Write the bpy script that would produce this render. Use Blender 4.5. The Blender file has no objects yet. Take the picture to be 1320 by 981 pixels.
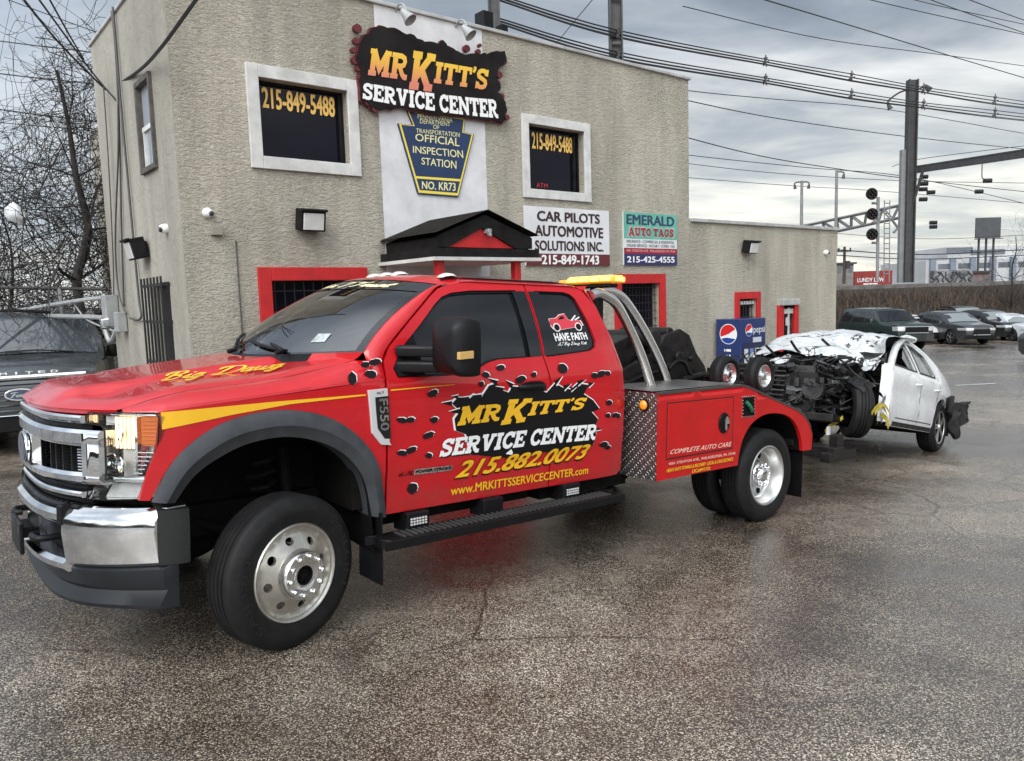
import bpy, bmesh, math, random
from math import sin, cos, pi, sqrt, radians
from mathutils import Vector, Matrix
from mathutils.geometry import delaunay_2d_cdt

random.seed(7)
SC = bpy.context.scene
COL = SC.collection
# ------------------------------------------------------------------ camera
CAMZ = 1.81                      # eye height above the ground below the lens
FPX, PITCH, ROLL = 984.687, 0.107103, -0.0311659
PW, PH = 1320.0, 981.0
fw = Vector((0, cos(PITCH), -sin(PITCH)))
up0 = Vector((0, sin(PITCH), cos(PITCH)))
rt0 = Vector((1, 0, 0))
rt = rt0 * cos(ROLL) + up0 * sin(ROLL)
up = up0 * cos(ROLL) - rt0 * sin(ROLL)
EYE = Vector((0, 0, CAMZ))
cam = bpy.data.cameras.new('camera')
camo = bpy.data.objects.new('camera', cam)
COL.objects.link(camo)
cam.sensor_fit = 'HORIZONTAL'
cam.sensor_width = 36.0
cam.lens = 36.0 * FPX / PW
cam.clip_start = 0.05
cam.clip_end = 3000
camo.matrix_world = Matrix(((rt.x, up.x, -fw.x, 0), (rt.y, up.y, -fw.y, 0), (rt.z, up.z, -fw.z, CAMZ), (0, 0, 0, 1)))
SC.camera = camo
SC.view_settings.view_transform = 'Standard'
SC.view_settings.look = 'None'
SC.view_settings.exposure = 0.84
SC.view_settings.gamma = 1.0
SC.view_settings.use_curve_mapping = False
SC.cycles.max_bounces = 7
SC.cycles.transparent_max_bounces = 12
SC.cycles.use_denoising = True
SC.cycles.sample_clamp_indirect = 6.0
# ------------------------------------------------------------------ overcast sky and a very soft sun
SUN_EL, SUN_AZ = radians(42), radians(205)          # azimuth clockwise from +Y: behind the photographer, to the left
sun = bpy.data.lights.new('sun', 'SUN')
sun.energy = 1.5
sun.angle = radians(40)
sun.color = (1.0, 0.965, 0.92)
suno = bpy.data.objects.new('sun', sun)
COL.objects.link(suno)
sd = Vector((sin(SUN_AZ) * cos(SUN_EL), cos(SUN_AZ) * cos(SUN_EL), sin(SUN_EL)))
suno.rotation_euler = sd.to_track_quat('Z', 'Y').to_euler()

wd = bpy.data.worlds.new('World')
SC.world = wd
wd.use_nodes = True
wt = wd.node_tree
wt.nodes.clear()


def nd(t, kind, **kw):
    n = t.nodes.new(kind)
    for k, v in kw.items():
        if k.startswith('i_'):
            n.inputs[k[2:].replace('_', ' ')].default_value = v
        else:
            setattr(n, k, v)
    return n


def math_n(t, op, a, b=None, c=None):
    n = t.nodes.new('ShaderNodeMath')
    n.operation = op
    for i, v in enumerate((a, b, c)):
        if v is None:
            continue
        if isinstance(v, (int, float)):
            n.inputs[i].default_value = v
        else:
            t.links.new(v, n.inputs[i])
    return n.outputs[0]


def ramp(t, fac, stops, interp='LINEAR'):
    n = t.nodes.new('ShaderNodeValToRGB')
    n.color_ramp.interpolation = interp
    e = n.color_ramp.elements
    while len(e) < len(stops):
        e.new(0.5)
    for i, (p, c) in enumerate(stops):
        e[i].position = p
        if isinstance(c, (int, float)):
            c = (c, c, c)
        e[i].color = (*c[:3], 1)
    t.links.new(fac, n.inputs[0])
    return n.outputs[0]


def mixc(t, fac, a, b, mode='MIX'):
    n = t.nodes.new('ShaderNodeMix')
    n.data_type = 'RGBA'
    n.blend_type = mode
    for s, v in ((0, fac), (6, a), (7, b)):
        if isinstance(v, (int, float)):
            n.inputs[s].default_value = v
        elif isinstance(v, tuple):
            n.inputs[s].default_value = (*v[:3], 1)
        else:
            t.links.new(v, n.inputs[s])
    return n.outputs[2]


def build_sky():
    t = wt
    out = nd(t, 'ShaderNodeOutputWorld')
    bg = nd(t, 'ShaderNodeBackground')
    bg.inputs['Strength'].default_value = 0.1
    sky = nd(t, 'ShaderNodeTexSky', sky_type='NISHITA')
    sky.sun_disc = False
    sky.sun_elevation = SUN_EL
    sky.sun_rotation = SUN_AZ
    tc = nd(t, 'ShaderNodeTexCoord')
    sep = nd(t, 'ShaderNodeSeparateXYZ')
    t.links.new(tc.outputs['Generated'], sep.inputs[0])
    x, y, z = sep.outputs
    za = math_n(t, 'MAXIMUM', z, 0.0)
    den = math_n(t, 'ADD', za, 0.13)
    cx_ = math_n(t, 'DIVIDE', x, den)
    cy_ = math_n(t, 'DIVIDE', y, den)
    cmb = nd(t, 'ShaderNodeCombineXYZ')
    t.links.new(cx_, cmb.inputs[0])
    t.links.new(cy_, cmb.inputs[1])
    mp = nd(t, 'ShaderNodeMapping')
    t.links.new(cmb.outputs[0], mp.inputs[0])
    mp.inputs['Location'].default_value = (3.1, 1.7, 0)
    mp.inputs['Scale'].default_value = (0.75, 1.35, 1)
    n1 = nd(t, 'ShaderNodeTexNoise', i_Scale=1.15, i_Detail=7.0, i_Roughness=0.56, i_Distortion=0.35)
    t.links.new(mp.outputs[0], n1.inputs['Vector'])
    n2 = nd(t, 'ShaderNodeTexNoise', i_Scale=0.42, i_Detail=3.0, i_Roughness=0.5)
    t.links.new(mp.outputs[0], n2.inputs['Vector'])
    f = math_n(t, 'ADD', math_n(t, 'MULTIPLY', n1.outputs[0], 0.6), math_n(t, 'MULTIPLY', n2.outputs[0], 0.4))
    hi = ramp(t, f, [(0.38, (1.25, 1.42, 1.62)), (0.46, (1.9, 2.12, 2.35)), (0.53, (3.0, 3.2, 3.4)), (0.63, (4.9, 5.0, 5.1))])
    lo = ramp(t, f, [(0.36, (2.7, 2.95, 3.1)), (0.45, (4.1, 4.15, 4.05)), (0.54, (6.8, 6.5, 5.6)), (0.64, (8.8, 8.3, 7.0))])
    el = ramp(t, za, [(0.02, 0.0), (0.30, 1.0)])
    cl = mixc(t, el, lo, hi)
    # brighter cloud deck behind and to the left of the photographer, where the veiled sun stands
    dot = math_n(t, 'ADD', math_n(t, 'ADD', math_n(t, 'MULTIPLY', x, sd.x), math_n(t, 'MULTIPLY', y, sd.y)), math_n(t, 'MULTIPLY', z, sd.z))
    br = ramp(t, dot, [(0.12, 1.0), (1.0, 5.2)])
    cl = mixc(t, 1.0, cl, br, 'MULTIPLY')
    # lighter, bluer gap in the cloud on the left
    lf = math_n(t, 'SUBTRACT', math_n(t, 'MULTIPLY', x, -1.0), math_n(t, 'MULTIPLY', y, 0.25))
    lr = ramp(t, lf, [(0.12, 0.0), (0.42, 1.0)])
    cl = mixc(t, math_n(t, 'MULTIPLY', lr, 0.55), cl, (4.2, 4.9, 5.9))
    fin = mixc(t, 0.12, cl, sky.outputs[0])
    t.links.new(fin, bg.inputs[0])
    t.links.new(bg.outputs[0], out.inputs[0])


build_sky()


# ------------------------------------------------------------------ pixel -> ray helpers (to read real places off the calibrated lens)
def ray(px, py):
    return ((px - PW / 2) / FPX * rt - (py - 490.5) / FPX * up + fw)


def W(px, py, Y):
    d = ray(px, py)
    return EYE + d * (Y / d.y)


def pix(p):
    v = Vector(p) - EYE
    d = v.dot(fw)
    return PW / 2 + FPX * v.dot(rt) / d, 490.5 - FPX * v.dot(up) / d


# ------------------------------------------------------------------ ground height
def gz(x, y):
    u = 0.759 * x + 0.652 * y
    u0 = 1.66
    u = max(u, -16.0)

    def I(q):
        if q < 11:
            return 0.0477 * q
        r = 0.0477 * 11
        if q < 23:
            k = q - 11
            return r + 0.0477 * k - 0.0277 * k * k / 24
        r += 0.03385 * 12
        return r + 0.02 * (min(q, 60) - 23)
    return CAMZ - 1.808 - (I(u) - I(u0))


# ------------------------------------------------------------------ materials
MATS = {}


def mat(name, color=(0.5, 0.5, 0.5), rough=0.5, metal=0.0, coat=0.0, spec=0.5, var=0.0, vscale=6.0, bump=0.0, bscale=40.0,
        emit=None, estr=0.0, rvar=0.0, color2=None, aniso=(1, 1, 1), alpha=None, crough=0.06):
    if name in MATS:
        return MATS[name]
    m = bpy.data.materials.new(name)
    m.use_nodes = True
    t = m.node_tree
    b = t.nodes['Principled BSDF']
    b.inputs['Base Color'].default_value = (*color, 1)
    b.inputs['Roughness'].default_value = rough
    b.inputs['Metallic'].default_value = metal
    b.inputs['Specular IOR Level'].default_value = spec
    b.inputs['Coat Weight'].default_value = coat
    b.inputs['Coat Roughness'].default_value = crough
    tc = mp = None

    def coord():
        nonlocal tc, mp
        if mp is None:
            tc = nd(t, 'ShaderNodeTexCoord')
            mp = nd(t, 'ShaderNodeMapping')
            mp.inputs['Scale'].default_value = aniso
            t.links.new(tc.outputs['Object'], mp.inputs[0])
        return mp.outputs[0]
    if var > 0 or rvar > 0:
        n = nd(t, 'ShaderNodeTexNoise', i_Scale=vscale, i_Detail=6.0, i_Roughness=0.62)
        t.links.new(coord(), n.inputs['Vector'])
        if var > 0:
            c2 = color2 or tuple(c * (1 - var) for c in color)
            t.links.new(mixc(t, ramp(t, n.outputs[0], [(0.36, 0.0), (0.66, 1.0)]), color, c2), b.inputs['Base Color'])
        if rvar > 0:
            t.links.new(ramp(t, n.outputs[0], [(0.3, max(0.02, rough - rvar)), (0.7, min(1, rough + rvar))]), b.inputs['Roughness'])
    if bump > 0:
        n = nd(t, 'ShaderNodeTexNoise', i_Scale=bscale, i_Detail=5.0, i_Roughness=0.6)
        t.links.new(coord(), n.inputs['Vector'])
        bp = nd(t, 'ShaderNodeBump', i_Strength=bump, i_Distance=0.01)
        t.links.new(n.outputs[0], bp.inputs['Height'])
        t.links.new(bp.outputs[0], b.inputs['Normal'])
    if emit:
        b.inputs['Emission Color'].default_value = (*emit, 1)
        b.inputs['Emission Strength'].default_value = estr
    MATS[name] = m
    return m


def glass_mat(name, tint=(0.25, 0.28, 0.27), rough=0.03, ior=1.5):
    if name in MATS:
        return MATS[name]
    m = bpy.data.materials.new(name)
    m.use_nodes = True
    t = m.node_tree
    t.nodes.clear()
    out = nd(t, 'ShaderNodeOutputMaterial')
    tr = nd(t, 'ShaderNodeBsdfTransparent')
    tr.inputs[0].default_value = (*tint, 1)
    gl = nd(t, 'ShaderNodeBsdfGlossy')
    gl.inputs['Roughness'].default_value = rough
    gl.inputs['Color'].default_value = (1, 1, 1, 1)
    fr = nd(t, 'ShaderNodeFresnel')
    fr.inputs['IOR'].default_value = ior
    mx = nd(t, 'ShaderNodeMixShader')
    t.links.new(fr.outputs[0], mx.inputs[0])
    t.links.new(tr.outputs[0], mx.inputs[1])
    t.links.new(gl.outputs[0], mx.inputs[2])
    t.links.new(mx.outputs[0], out.inputs[0])
    MATS[name] = m
    return m


RED = mat('tow_red_paint', (0.50, 0.005, 0.010), 0.36, coat=0.85, spec=0.3, rvar=0.05, vscale=9, var=0.12, crough=0.03)
SRED = mat('service_red_paint', (0.50, 0.008, 0.009), 0.42, coat=0.25, spec=0.3, rvar=0.08, vscale=7, var=0.15, crough=0.12)
CHROME = mat('chrome', (0.74, 0.75, 0.76), 0.05, metal=1.0)
ALU = mat('brushed_aluminium', (0.62, 0.62, 0.61), 0.34, metal=1.0, rvar=0.05, vscale=5)
DULLALU = mat('dirty_wheel_alloy', (0.66, 0.63, 0.57), 0.36, metal=0.9, var=0.28, vscale=14, rvar=0.12)
RUBBER = mat('tyre_rubber', (0.009, 0.009, 0.010), 0.6, spec=0.2, var=0.5, color2=(0.015, 0.0147, 0.0145), vscale=10, bump=0.25, bscale=60)
FLARE = mat('grey_flare_plastic', (0.052, 0.057, 0.064), 0.5, spec=0.4, var=0.35, vscale=9, bump=0.15, bscale=300)
BLACKP = mat('black_plastic', (0.006, 0.006, 0.007), 0.42, spec=0.22, rvar=0.15, vscale=12, bump=0.1, bscale=200)
BLACKG = mat('gloss_black', (0.008, 0.008, 0.009), 0.12, coat=0.5)
DARK = mat('underbody_black', (0.004, 0.004, 0.004), 0.8, spec=0.1, var=0.5, color2=(0.009, 0.008, 0.007), vscale=6)
TINT = mat('tinted_glass', (0.010, 0.011, 0.013), 0.03, spec=0.75)
WSGLASS = glass_mat('windshield_glass', (0.42, 0.47, 0.44), 0.02, 2.5)
CLEAR = glass_mat('clear_lens', (0.86, 0.88, 0.88), 0.02, 1.45)
YEL = mat('vinyl_yellow', (0.80, 0.44, 0.015), 0.35, coat=0.3)
_t = RED.node_tree
_b = _t.nodes['Principled BSDF']
_tc = nd(_t, 'ShaderNodeTexCoord')
_sp = nd(_t, 'ShaderNodeSeparateXYZ')
_t.links.new(_tc.outputs['Object'], _sp.inputs[0])
_n = nd(_t, 'ShaderNodeTexNoise', i_Scale=11.0, i_Detail=8.0, i_Roughness=0.72)
_t.links.new(_tc.outputs['Object'], _n.inputs['Vector'])
_zz = ramp(_t, _sp.outputs[2], [(0.60, 1.0), (0.98, 0.0)])
_sock = _b.inputs['Base Color'].links[0].from_socket
_f = math_n(_t, 'MULTIPLY', math_n(_t, 'MULTIPLY', ramp(_t, _n.outputs[0], [(0.44, 0.0), (0.66, 1.0)]), _zz), 0.42)
_t.links.new(mixc(_t, _f, _sock, (0.10, 0.055, 0.04)), _b.inputs['Base Color'])
_v = nd(_t, 'ShaderNodeTexVoronoi', i_Scale=55.0, i_Randomness=1.0)
_t.links.new(_tc.outputs['Object'], _v.inputs['Vector'])
_n3 = nd(_t, 'ShaderNodeTexNoise', i_Scale=3.0, i_Detail=3.0)
_t.links.new(_tc.outputs['Object'], _n3.inputs['Vector'])
_bp = nd(_t, 'ShaderNodeBump', i_Strength=0.10, i_Distance=0.004)
_t.links.new(math_n(_t, 'ADD', ramp(_t, _v.outputs['Distance'], [(0.0, 0.35), (0.26, 0.0)]), math_n(_t, 'MULTIPLY', _n3.outputs[0], 0.5)), _bp.inputs['Height'])
_t.links.new(_bp.outputs[0], _b.inputs['Coat Normal'])
WHT = mat('vinyl_white', (0.78, 0.78, 0.77), 0.4, coat=0.2)
BLK = mat('vinyl_black', (0.007, 0.007, 0.008), 0.4, spec=0.2)
HOLE = mat('vinyl_charcoal', (0.013, 0.011, 0.013), 0.45, spec=0.15)
AMBER = mat('amber_lens', (0.75, 0.2, 0.01), 0.12, coat=0.6, emit=(1.0, 0.35, 0.02), estr=0.25)


# ------------------------------------------------------------------ objects
def new_mesh_obj(name, bm, m, parent=None, smooth=40, bevel=0.0, bseg=2):
    if smooth:
        for f in bm.faces:
            f.smooth = True
    me = bpy.data.meshes.new(name)
    bm.to_mesh(me)
    bm.free()
    if smooth:
        me.set_sharp_from_angle(angle=radians(smooth))
    ms = m if isinstance(m, (list, tuple)) else [m]
    for q in ms:
        me.materials.append(q)
    o = bpy.data.objects.new(name, me)
    COL.objects.link(o)
    if parent is not None:
        o.parent = parent
    if bevel:
        b = o.modifiers.new('bevel', 'BEVEL')
        b.width = bevel
        b.segments = bseg
        b.limit_method = 'ANGLE'
        b.angle_limit = radians(40)
        b.harden_normals = False
    return o


def tag(o, label=None, cat=None, group=None, kind=None):
    for k, v in (('label', label), ('category', cat), ('group', group), ('kind', kind)):
        if v:
            o[k] = v
    return o


def thing(name, label, cat, mw=None, group=None):
    o = bpy.data.objects.new(name, None)
    COL.objects.link(o)
    o.empty_display_size = 0.2
    if mw is not None:
        o.matrix_world = mw
    return tag(o, label, cat, group)


def frame(O, X, Y, Z):
    return Matrix(((X[0], Y[0], Z[0], O[0]), (X[1], Y[1], Z[1], O[1]), (X[2], Y[2], Z[2], O[2]), (0, 0, 0, 1)))


def copy_tree(o, parent=None):
    c = o.copy()
    COL.objects.link(c)
    if parent is not None:
        c.parent = parent
    for ch in list(o.children):
        copy_tree(ch, c)
    return c


# ------------------------------------------------------------------ mesh pieces
def bx(bm, c, s, mi=0, M=None, taper=None):
    vs = []
    for k in (-1, 1):
        for j, i in ((-1, -1), (-1, 1), (1, 1), (1, -1)):
            f = taper if (taper and k > 0) else 1.0
            p = Vector((c[0] + i * s[0] / 2 * f, c[1] + j * s[1] / 2 * f, c[2] + k * s[2] / 2))
            vs.append(bm.verts.new(M @ p if M else p))
    for q in ((0, 1, 2, 3), (7, 6, 5, 4), (0, 4, 5, 1), (1, 5, 6, 2), (2, 6, 7, 3), (3, 7, 4, 0)):
        f = bm.faces.new([vs[i] for i in q])
        f.material_index = mi
    return vs


def tube(bm, pts, r, n=8, mi=0, caps=True):
    pts = [Vector(p) for p in pts]
    rs = r if isinstance(r, (list, tuple)) else [r] * len(pts)
    rings = []
    prev = None
    for i, p in enumerate(pts):
        a = pts[max(i - 1, 0)]
        b = pts[min(i + 1, len(pts) - 1)]
        d = (b - a)
        if d.length < 1e-9:
            d = Vector((0, 0, 1))
        d.normalize()
        if prev is None:
            h = Vector((0, 0, 1)) if abs(d.z) < 0.9 else Vector((1, 0, 0))
            u = d.cross(h).normalized()
        else:
            u = (prev - d * prev.dot(d))
            u = u.normalized() if u.length > 1e-6 else d.orthogonal().normalized()
        prev = u
        v = d.cross(u)
        rings.append([bm.verts.new(p + (u * cos(2 * pi * k / n) + v * sin(2 * pi * k / n)) * rs[i]) for k in range(n)])
    for a, b in zip(rings, rings[1:]):
        for k in range(n):
            f = bm.faces.new((a[k], a[(k + 1) % n], b[(k + 1) % n], b[k]))
            f.material_index = mi
    if caps and n > 2:
        bm.faces.new(rings[0][::-1]).material_index = mi
        bm.faces.new(rings[-1]).material_index = mi


def lathe(bm, prof, n=32, M=None, mi=0, close=False):
    """profile of (r, h) turned about local Z; M places it"""
    rings = []
    for r, h in prof:
        ring = []
        for k in range(n):
            p = Vector((r * cos(2 * pi * k / n), r * sin(2 * pi * k / n), h))
            ring.append(bm.verts.new(M @ p if M else p))
        rings.append(ring)
    L = list(zip(rings, rings[1:])) + ([(rings[-1], rings[0])] if close else [])
    for a, b in L:
        for k in range(n):
            bm.faces.new((a[k], a[(k + 1) % n], b[(k + 1) % n], b[k])).material_index = mi
    return rings


def grid(bm, nu, nv, f, mi=0, closed_u=False):
    V = [[bm.verts.new(f(i / (nu if closed_u else nu - 1), j / (nv - 1))) for j in range(nv)] for i in range(nu)]
    for i in range(nu if closed_u else nu - 1):
        for j in range(nv - 1):
            a, b = V[i], V[(i + 1) % nu]
            bm.faces.new((a[j], b[j], b[j + 1], a[j + 1])).material_index = mi
    return V


def loft(bm, curves, mi=0, closed=False, caps=False):
    V = [[bm.verts.new(Vector(p)) for p in c] for c in curves]
    n = len(V[0])
    for a, b in zip(V, V[1:]):
        for j in range(n if closed else n - 1):
            k = (j + 1) % n
            bm.faces.new((a[j], a[k], b[k], b[j])).material_index = mi
    if caps:
        bm.faces.new(V[0][::-1]).material_index = mi
        bm.faces.new(V[-1]).material_index = mi
    return V


def smooth_poly(pts, n=6, closed=False):
    """Catmull-Rom through the points"""
    P = [Vector((*p, 0)[:3]) if len(p) == 2 else Vector(p) for p in pts]
    m = len(P)
    out = []
    segs = m if closed else m - 1
    for i in range(segs):
        if closed:
            p0, p1, p2, p3 = P[(i - 1) % m], P[i], P[(i + 1) % m], P[(i + 2) % m]
        else:
            p0, p1, p2, p3 = P[max(i - 1, 0)], P[i], P[i + 1], P[min(i + 2, m - 1)]
        for k in range(n):
            t = k / n
            out.append(0.5 * ((2 * p1) + (p2 - p0) * t + (2 * p0 - 5 * p1 + 4 * p2 - p3) * t * t + (3 * p1 - p0 - 3 * p2 + p3) * t ** 3))
    if not closed:
        out.append(P[-1].copy())
    return [tuple(v)[:2] if len(pts[0]) == 2 else v for v in out]


def inpoly(x, y, P):
    c = False
    j = len(P) - 1
    for i in range(len(P)):
        xi, yi = P[i]
        xj, yj = P[j]
        if (yi > y) != (yj > y) and x < (xj - xi) * (y - yi) / (yj - yi) + xi:
            c = not c
        j = i
    return c


def dens(P, res):
    out = []
    for i, a in enumerate(P):
        b = P[(i + 1) % len(P)]
        L = math.hypot(b[0] - a[0], b[1] - a[1])
        k = max(1, int(math.ceil(L / res)))
        for s in range(k):
            out.append((a[0] + (b[0] - a[0]) * s / k, a[1] + (b[1] - a[1]) * s / k))
    return out


def tri2d(outline, holes=(), res=0.06):
    """triangles inside a 2-D outline with holes: (points, faces, loops)"""
    loops = [dens(outline, res)] + [dens(h, res) for h in holes]
    pts, edges = [], []
    lp = []
    for L in loops:
        s = len(pts)
        pts += [Vector(p) for p in L]
        n = len(L)
        edges += [(s + i, s + (i + 1) % n) for i in range(n)]
        lp.append([s + i for i in range(n)])
    xs = [p[0] for p in loops[0]]
    ys = [p[1] for p in loops[0]]
    nb = len(pts)
    bpts = [(p.x, p.y) for p in pts]
    yy = min(ys) + res * 0.5
    row = 0
    while yy < max(ys):
        xx = min(xs) + res * (0.25 + 0.5 * (row % 2))
        while xx < max(xs):
            if inpoly(xx, yy, loops[0]) and not any(inpoly(xx, yy, h) for h in loops[1:]):
                if all((xx - a) ** 2 + (yy - b) ** 2 > (0.45 * res) ** 2 for a, b in bpts):
                    pts.append(Vector((xx, yy)))
            xx += res
        yy += res * 0.87
        row += 1
    v, e, f, ov, oe, of = delaunay_2d_cdt(pts, edges, [], 0, 1e-6)
    back = {}
    for i, o in enumerate(ov):
        for k in o:
            back[k] = i
    F = []
    for q in f:
        cx_ = sum(v[i].x for i in q) / len(q)
        cy_ = sum(v[i].y for i in q) / len(q)
        if inpoly(cx_, cy_, loops[0]) and not any(inpoly(cx_, cy_, h) for h in loops[1:]):
            F.append(q)
    return [(p.x, p.y) for p in v], F, [[back[i] for i in L] for L in lp]


def panel(bm, outline, f, holes=(), res=0.06, thick=0.03, mi=0, lift=0.0, back=False):
    """sheet over a 2-D outline mapped by f(u, v, depth) with a returned rim"""
    P, F, L = tri2d(outline, holes, res)
    V = [bm.verts.new(f(p[0], p[1], -lift)) for p in P]
    for q in F:
        try:
            bm.faces.new([V[i] for i in q]).material_index = mi
        except ValueError:
            pass
    if thick > 0:
        for lp in L:
            R = [bm.verts.new(f(P[i][0], P[i][1], thick)) for i in lp]
            n = len(lp)
            for i in range(n):
                try:
                    bm.faces.new((V[lp[i]], V[lp[(i + 1) % n]], R[(i + 1) % n], R[i])).material_index = mi
                except ValueError:
                    pass
    if back:
        V2 = {}
        for q in F:
            bm.faces.new([V2.setdefault(i, bm.verts.new(f(P[i][0], P[i][1], thick))) if i in V2 else V2.setdefault(i, bm.verts.new(f(P[i][0], P[i][1], thick))) for i in q][::-1]).material_index = mi
    bmesh.ops.recalc_face_normals(bm, faces=bm.faces)


def slab(bm, outline, f, depth, mi=0, holes=(), res=5.0):
    """closed flat plate: outline in 2-D, f(u,v,d) maps, from d=0 to d=depth"""
    P, F, L = tri2d(outline, holes, res)
    A = [bm.verts.new(f(p[0], p[1], 0)) for p in P]
    B = [bm.verts.new(f(p[0], p[1], depth)) for p in P]
    for q in F:
        bm.faces.new([A[i] for i in q]).material_index = mi
        bm.faces.new([B[i] for i in q][::-1]).material_index = mi
    for lp in L:
        n = len(lp)
        for i in range(n):
            a, b = lp[i], lp[(i + 1) % n]
            bm.faces.new((A[a], B[a], B[b], A[b])).material_index = mi
    bmesh.ops.recalc_face_normals(bm, faces=bm.faces)


def rrect(x0, y0, x1, y1, r, n=4):
    out = []
    for cx_, cy_, a in ((x1 - r, y1 - r, 0), (x0 + r, y1 - r, pi / 2), (x0 + r, y0 + r, pi), (x1 - r, y0 + r, 1.5 * pi)):
        for k in range(n + 1):
            t = a + pi / 2 * k / n
            out.append((cx_ + r * cos(t), cy_ + r * sin(t)))
    return out


def ellipse(cx_, cy_, a, b, n=16, rot=0.0):
    return [(cx_ + a * cos(2 * pi * k / n) * cos(rot) - b * sin(2 * pi * k / n) * sin(rot), cy_ + a * cos(2 * pi * k / n) * sin(rot) + b * sin(2 * pi * k / n) * cos(rot)) for k in range(n)]


# ------------------------------------------------------------------ lettering
_TXT = {}


def text2d(s, bold=0.0, shear=0.0, space=1.0):
    """unit-box outline font text as (verts, faces)"""
    key = (s, bold, shear, space)
    if key in _TXT:
        return _TXT[key]
    cu = bpy.data.curves.new('lettering', 'FONT')
    cu.body = s
    cu.shear = shear
    cu.space_character = space
    cu.resolution_u = 3
    o = bpy.data.objects.new('lettering', cu)
    me = bpy.data.meshes.new_from_object(o)
    V0 = [(v.co.x, v.co.y) for v in me.vertices]
    F0 = [tuple(p.vertices) for p in me.polygons]
    V, F, Z = [], [], []
    sh = [(0, 0)] if bold <= 0 else [(-bold, -bold * .6), (0, 0), (bold, bold * .6), (-bold * .5, bold * .6), (bold * .5, -bold * .6)]
    for i, (dx, dy) in enumerate(sh):
        o_ = len(V)
        V += [(a + dx, b + dy) for a, b in V0]
        F += [tuple(k + o_ for k in q) for q in F0]
        Z += [i] * len(V0)
    bpy.data.objects.remove(o)
    bpy.data.curves.remove(cu)
    bpy.data.meshes.remove(me)
    x0, x1 = min(v[0] for v in V), max(v[0] for v in V)
    y0, y1 = min(v[1] for v in V), max(v[1] for v in V)
    V = [((v[0] - x0) / (x1 - x0), (v[1] - y0) / (y1 - y0)) for v in V]
    _TXT[key] = (V, F, Z)
    return _TXT[key]


# ------------------------------------------------------------------ slab-serif and script letters drawn as strokes
def ribbon(pts, w):
    n = len(pts)
    Lp, Rp = [], []
    for i in range(n):
        a, b = pts[max(i - 1, 0)], pts[min(i + 1, n - 1)]
        if 0 < i < n - 1:
            d1 = Vector((pts[i][0] - a[0], pts[i][1] - a[1])).normalized()
            d2 = Vector((b[0] - pts[i][0], b[1] - pts[i][1])).normalized()
            n1, n2 = Vector((-d1.y, d1.x)), Vector((-d2.y, d2.x))
            m = (n1 + n2)
            m = m / max(0.55, m.dot(n1)) if m.length > 1e-6 else n1
        else:
            d = Vector((b[0] - a[0], b[1] - a[1])).normalized()
            m = Vector((-d.y, d.x))
        ww = w[i] if isinstance(w, (list, tuple)) else w
        Lp.append((pts[i][0] + m.x * ww / 2, pts[i][1] + m.y * ww / 2))
        Rp.append((pts[i][0] - m.x * ww / 2, pts[i][1] - m.y * ww / 2))
    return Lp, Rp


_t, _s = 0.25, 0.17
_q = _s / 2


def _sf(x, y, L):
    return ([(x - L / 2, y), (x + L / 2, y)], _s)


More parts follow.
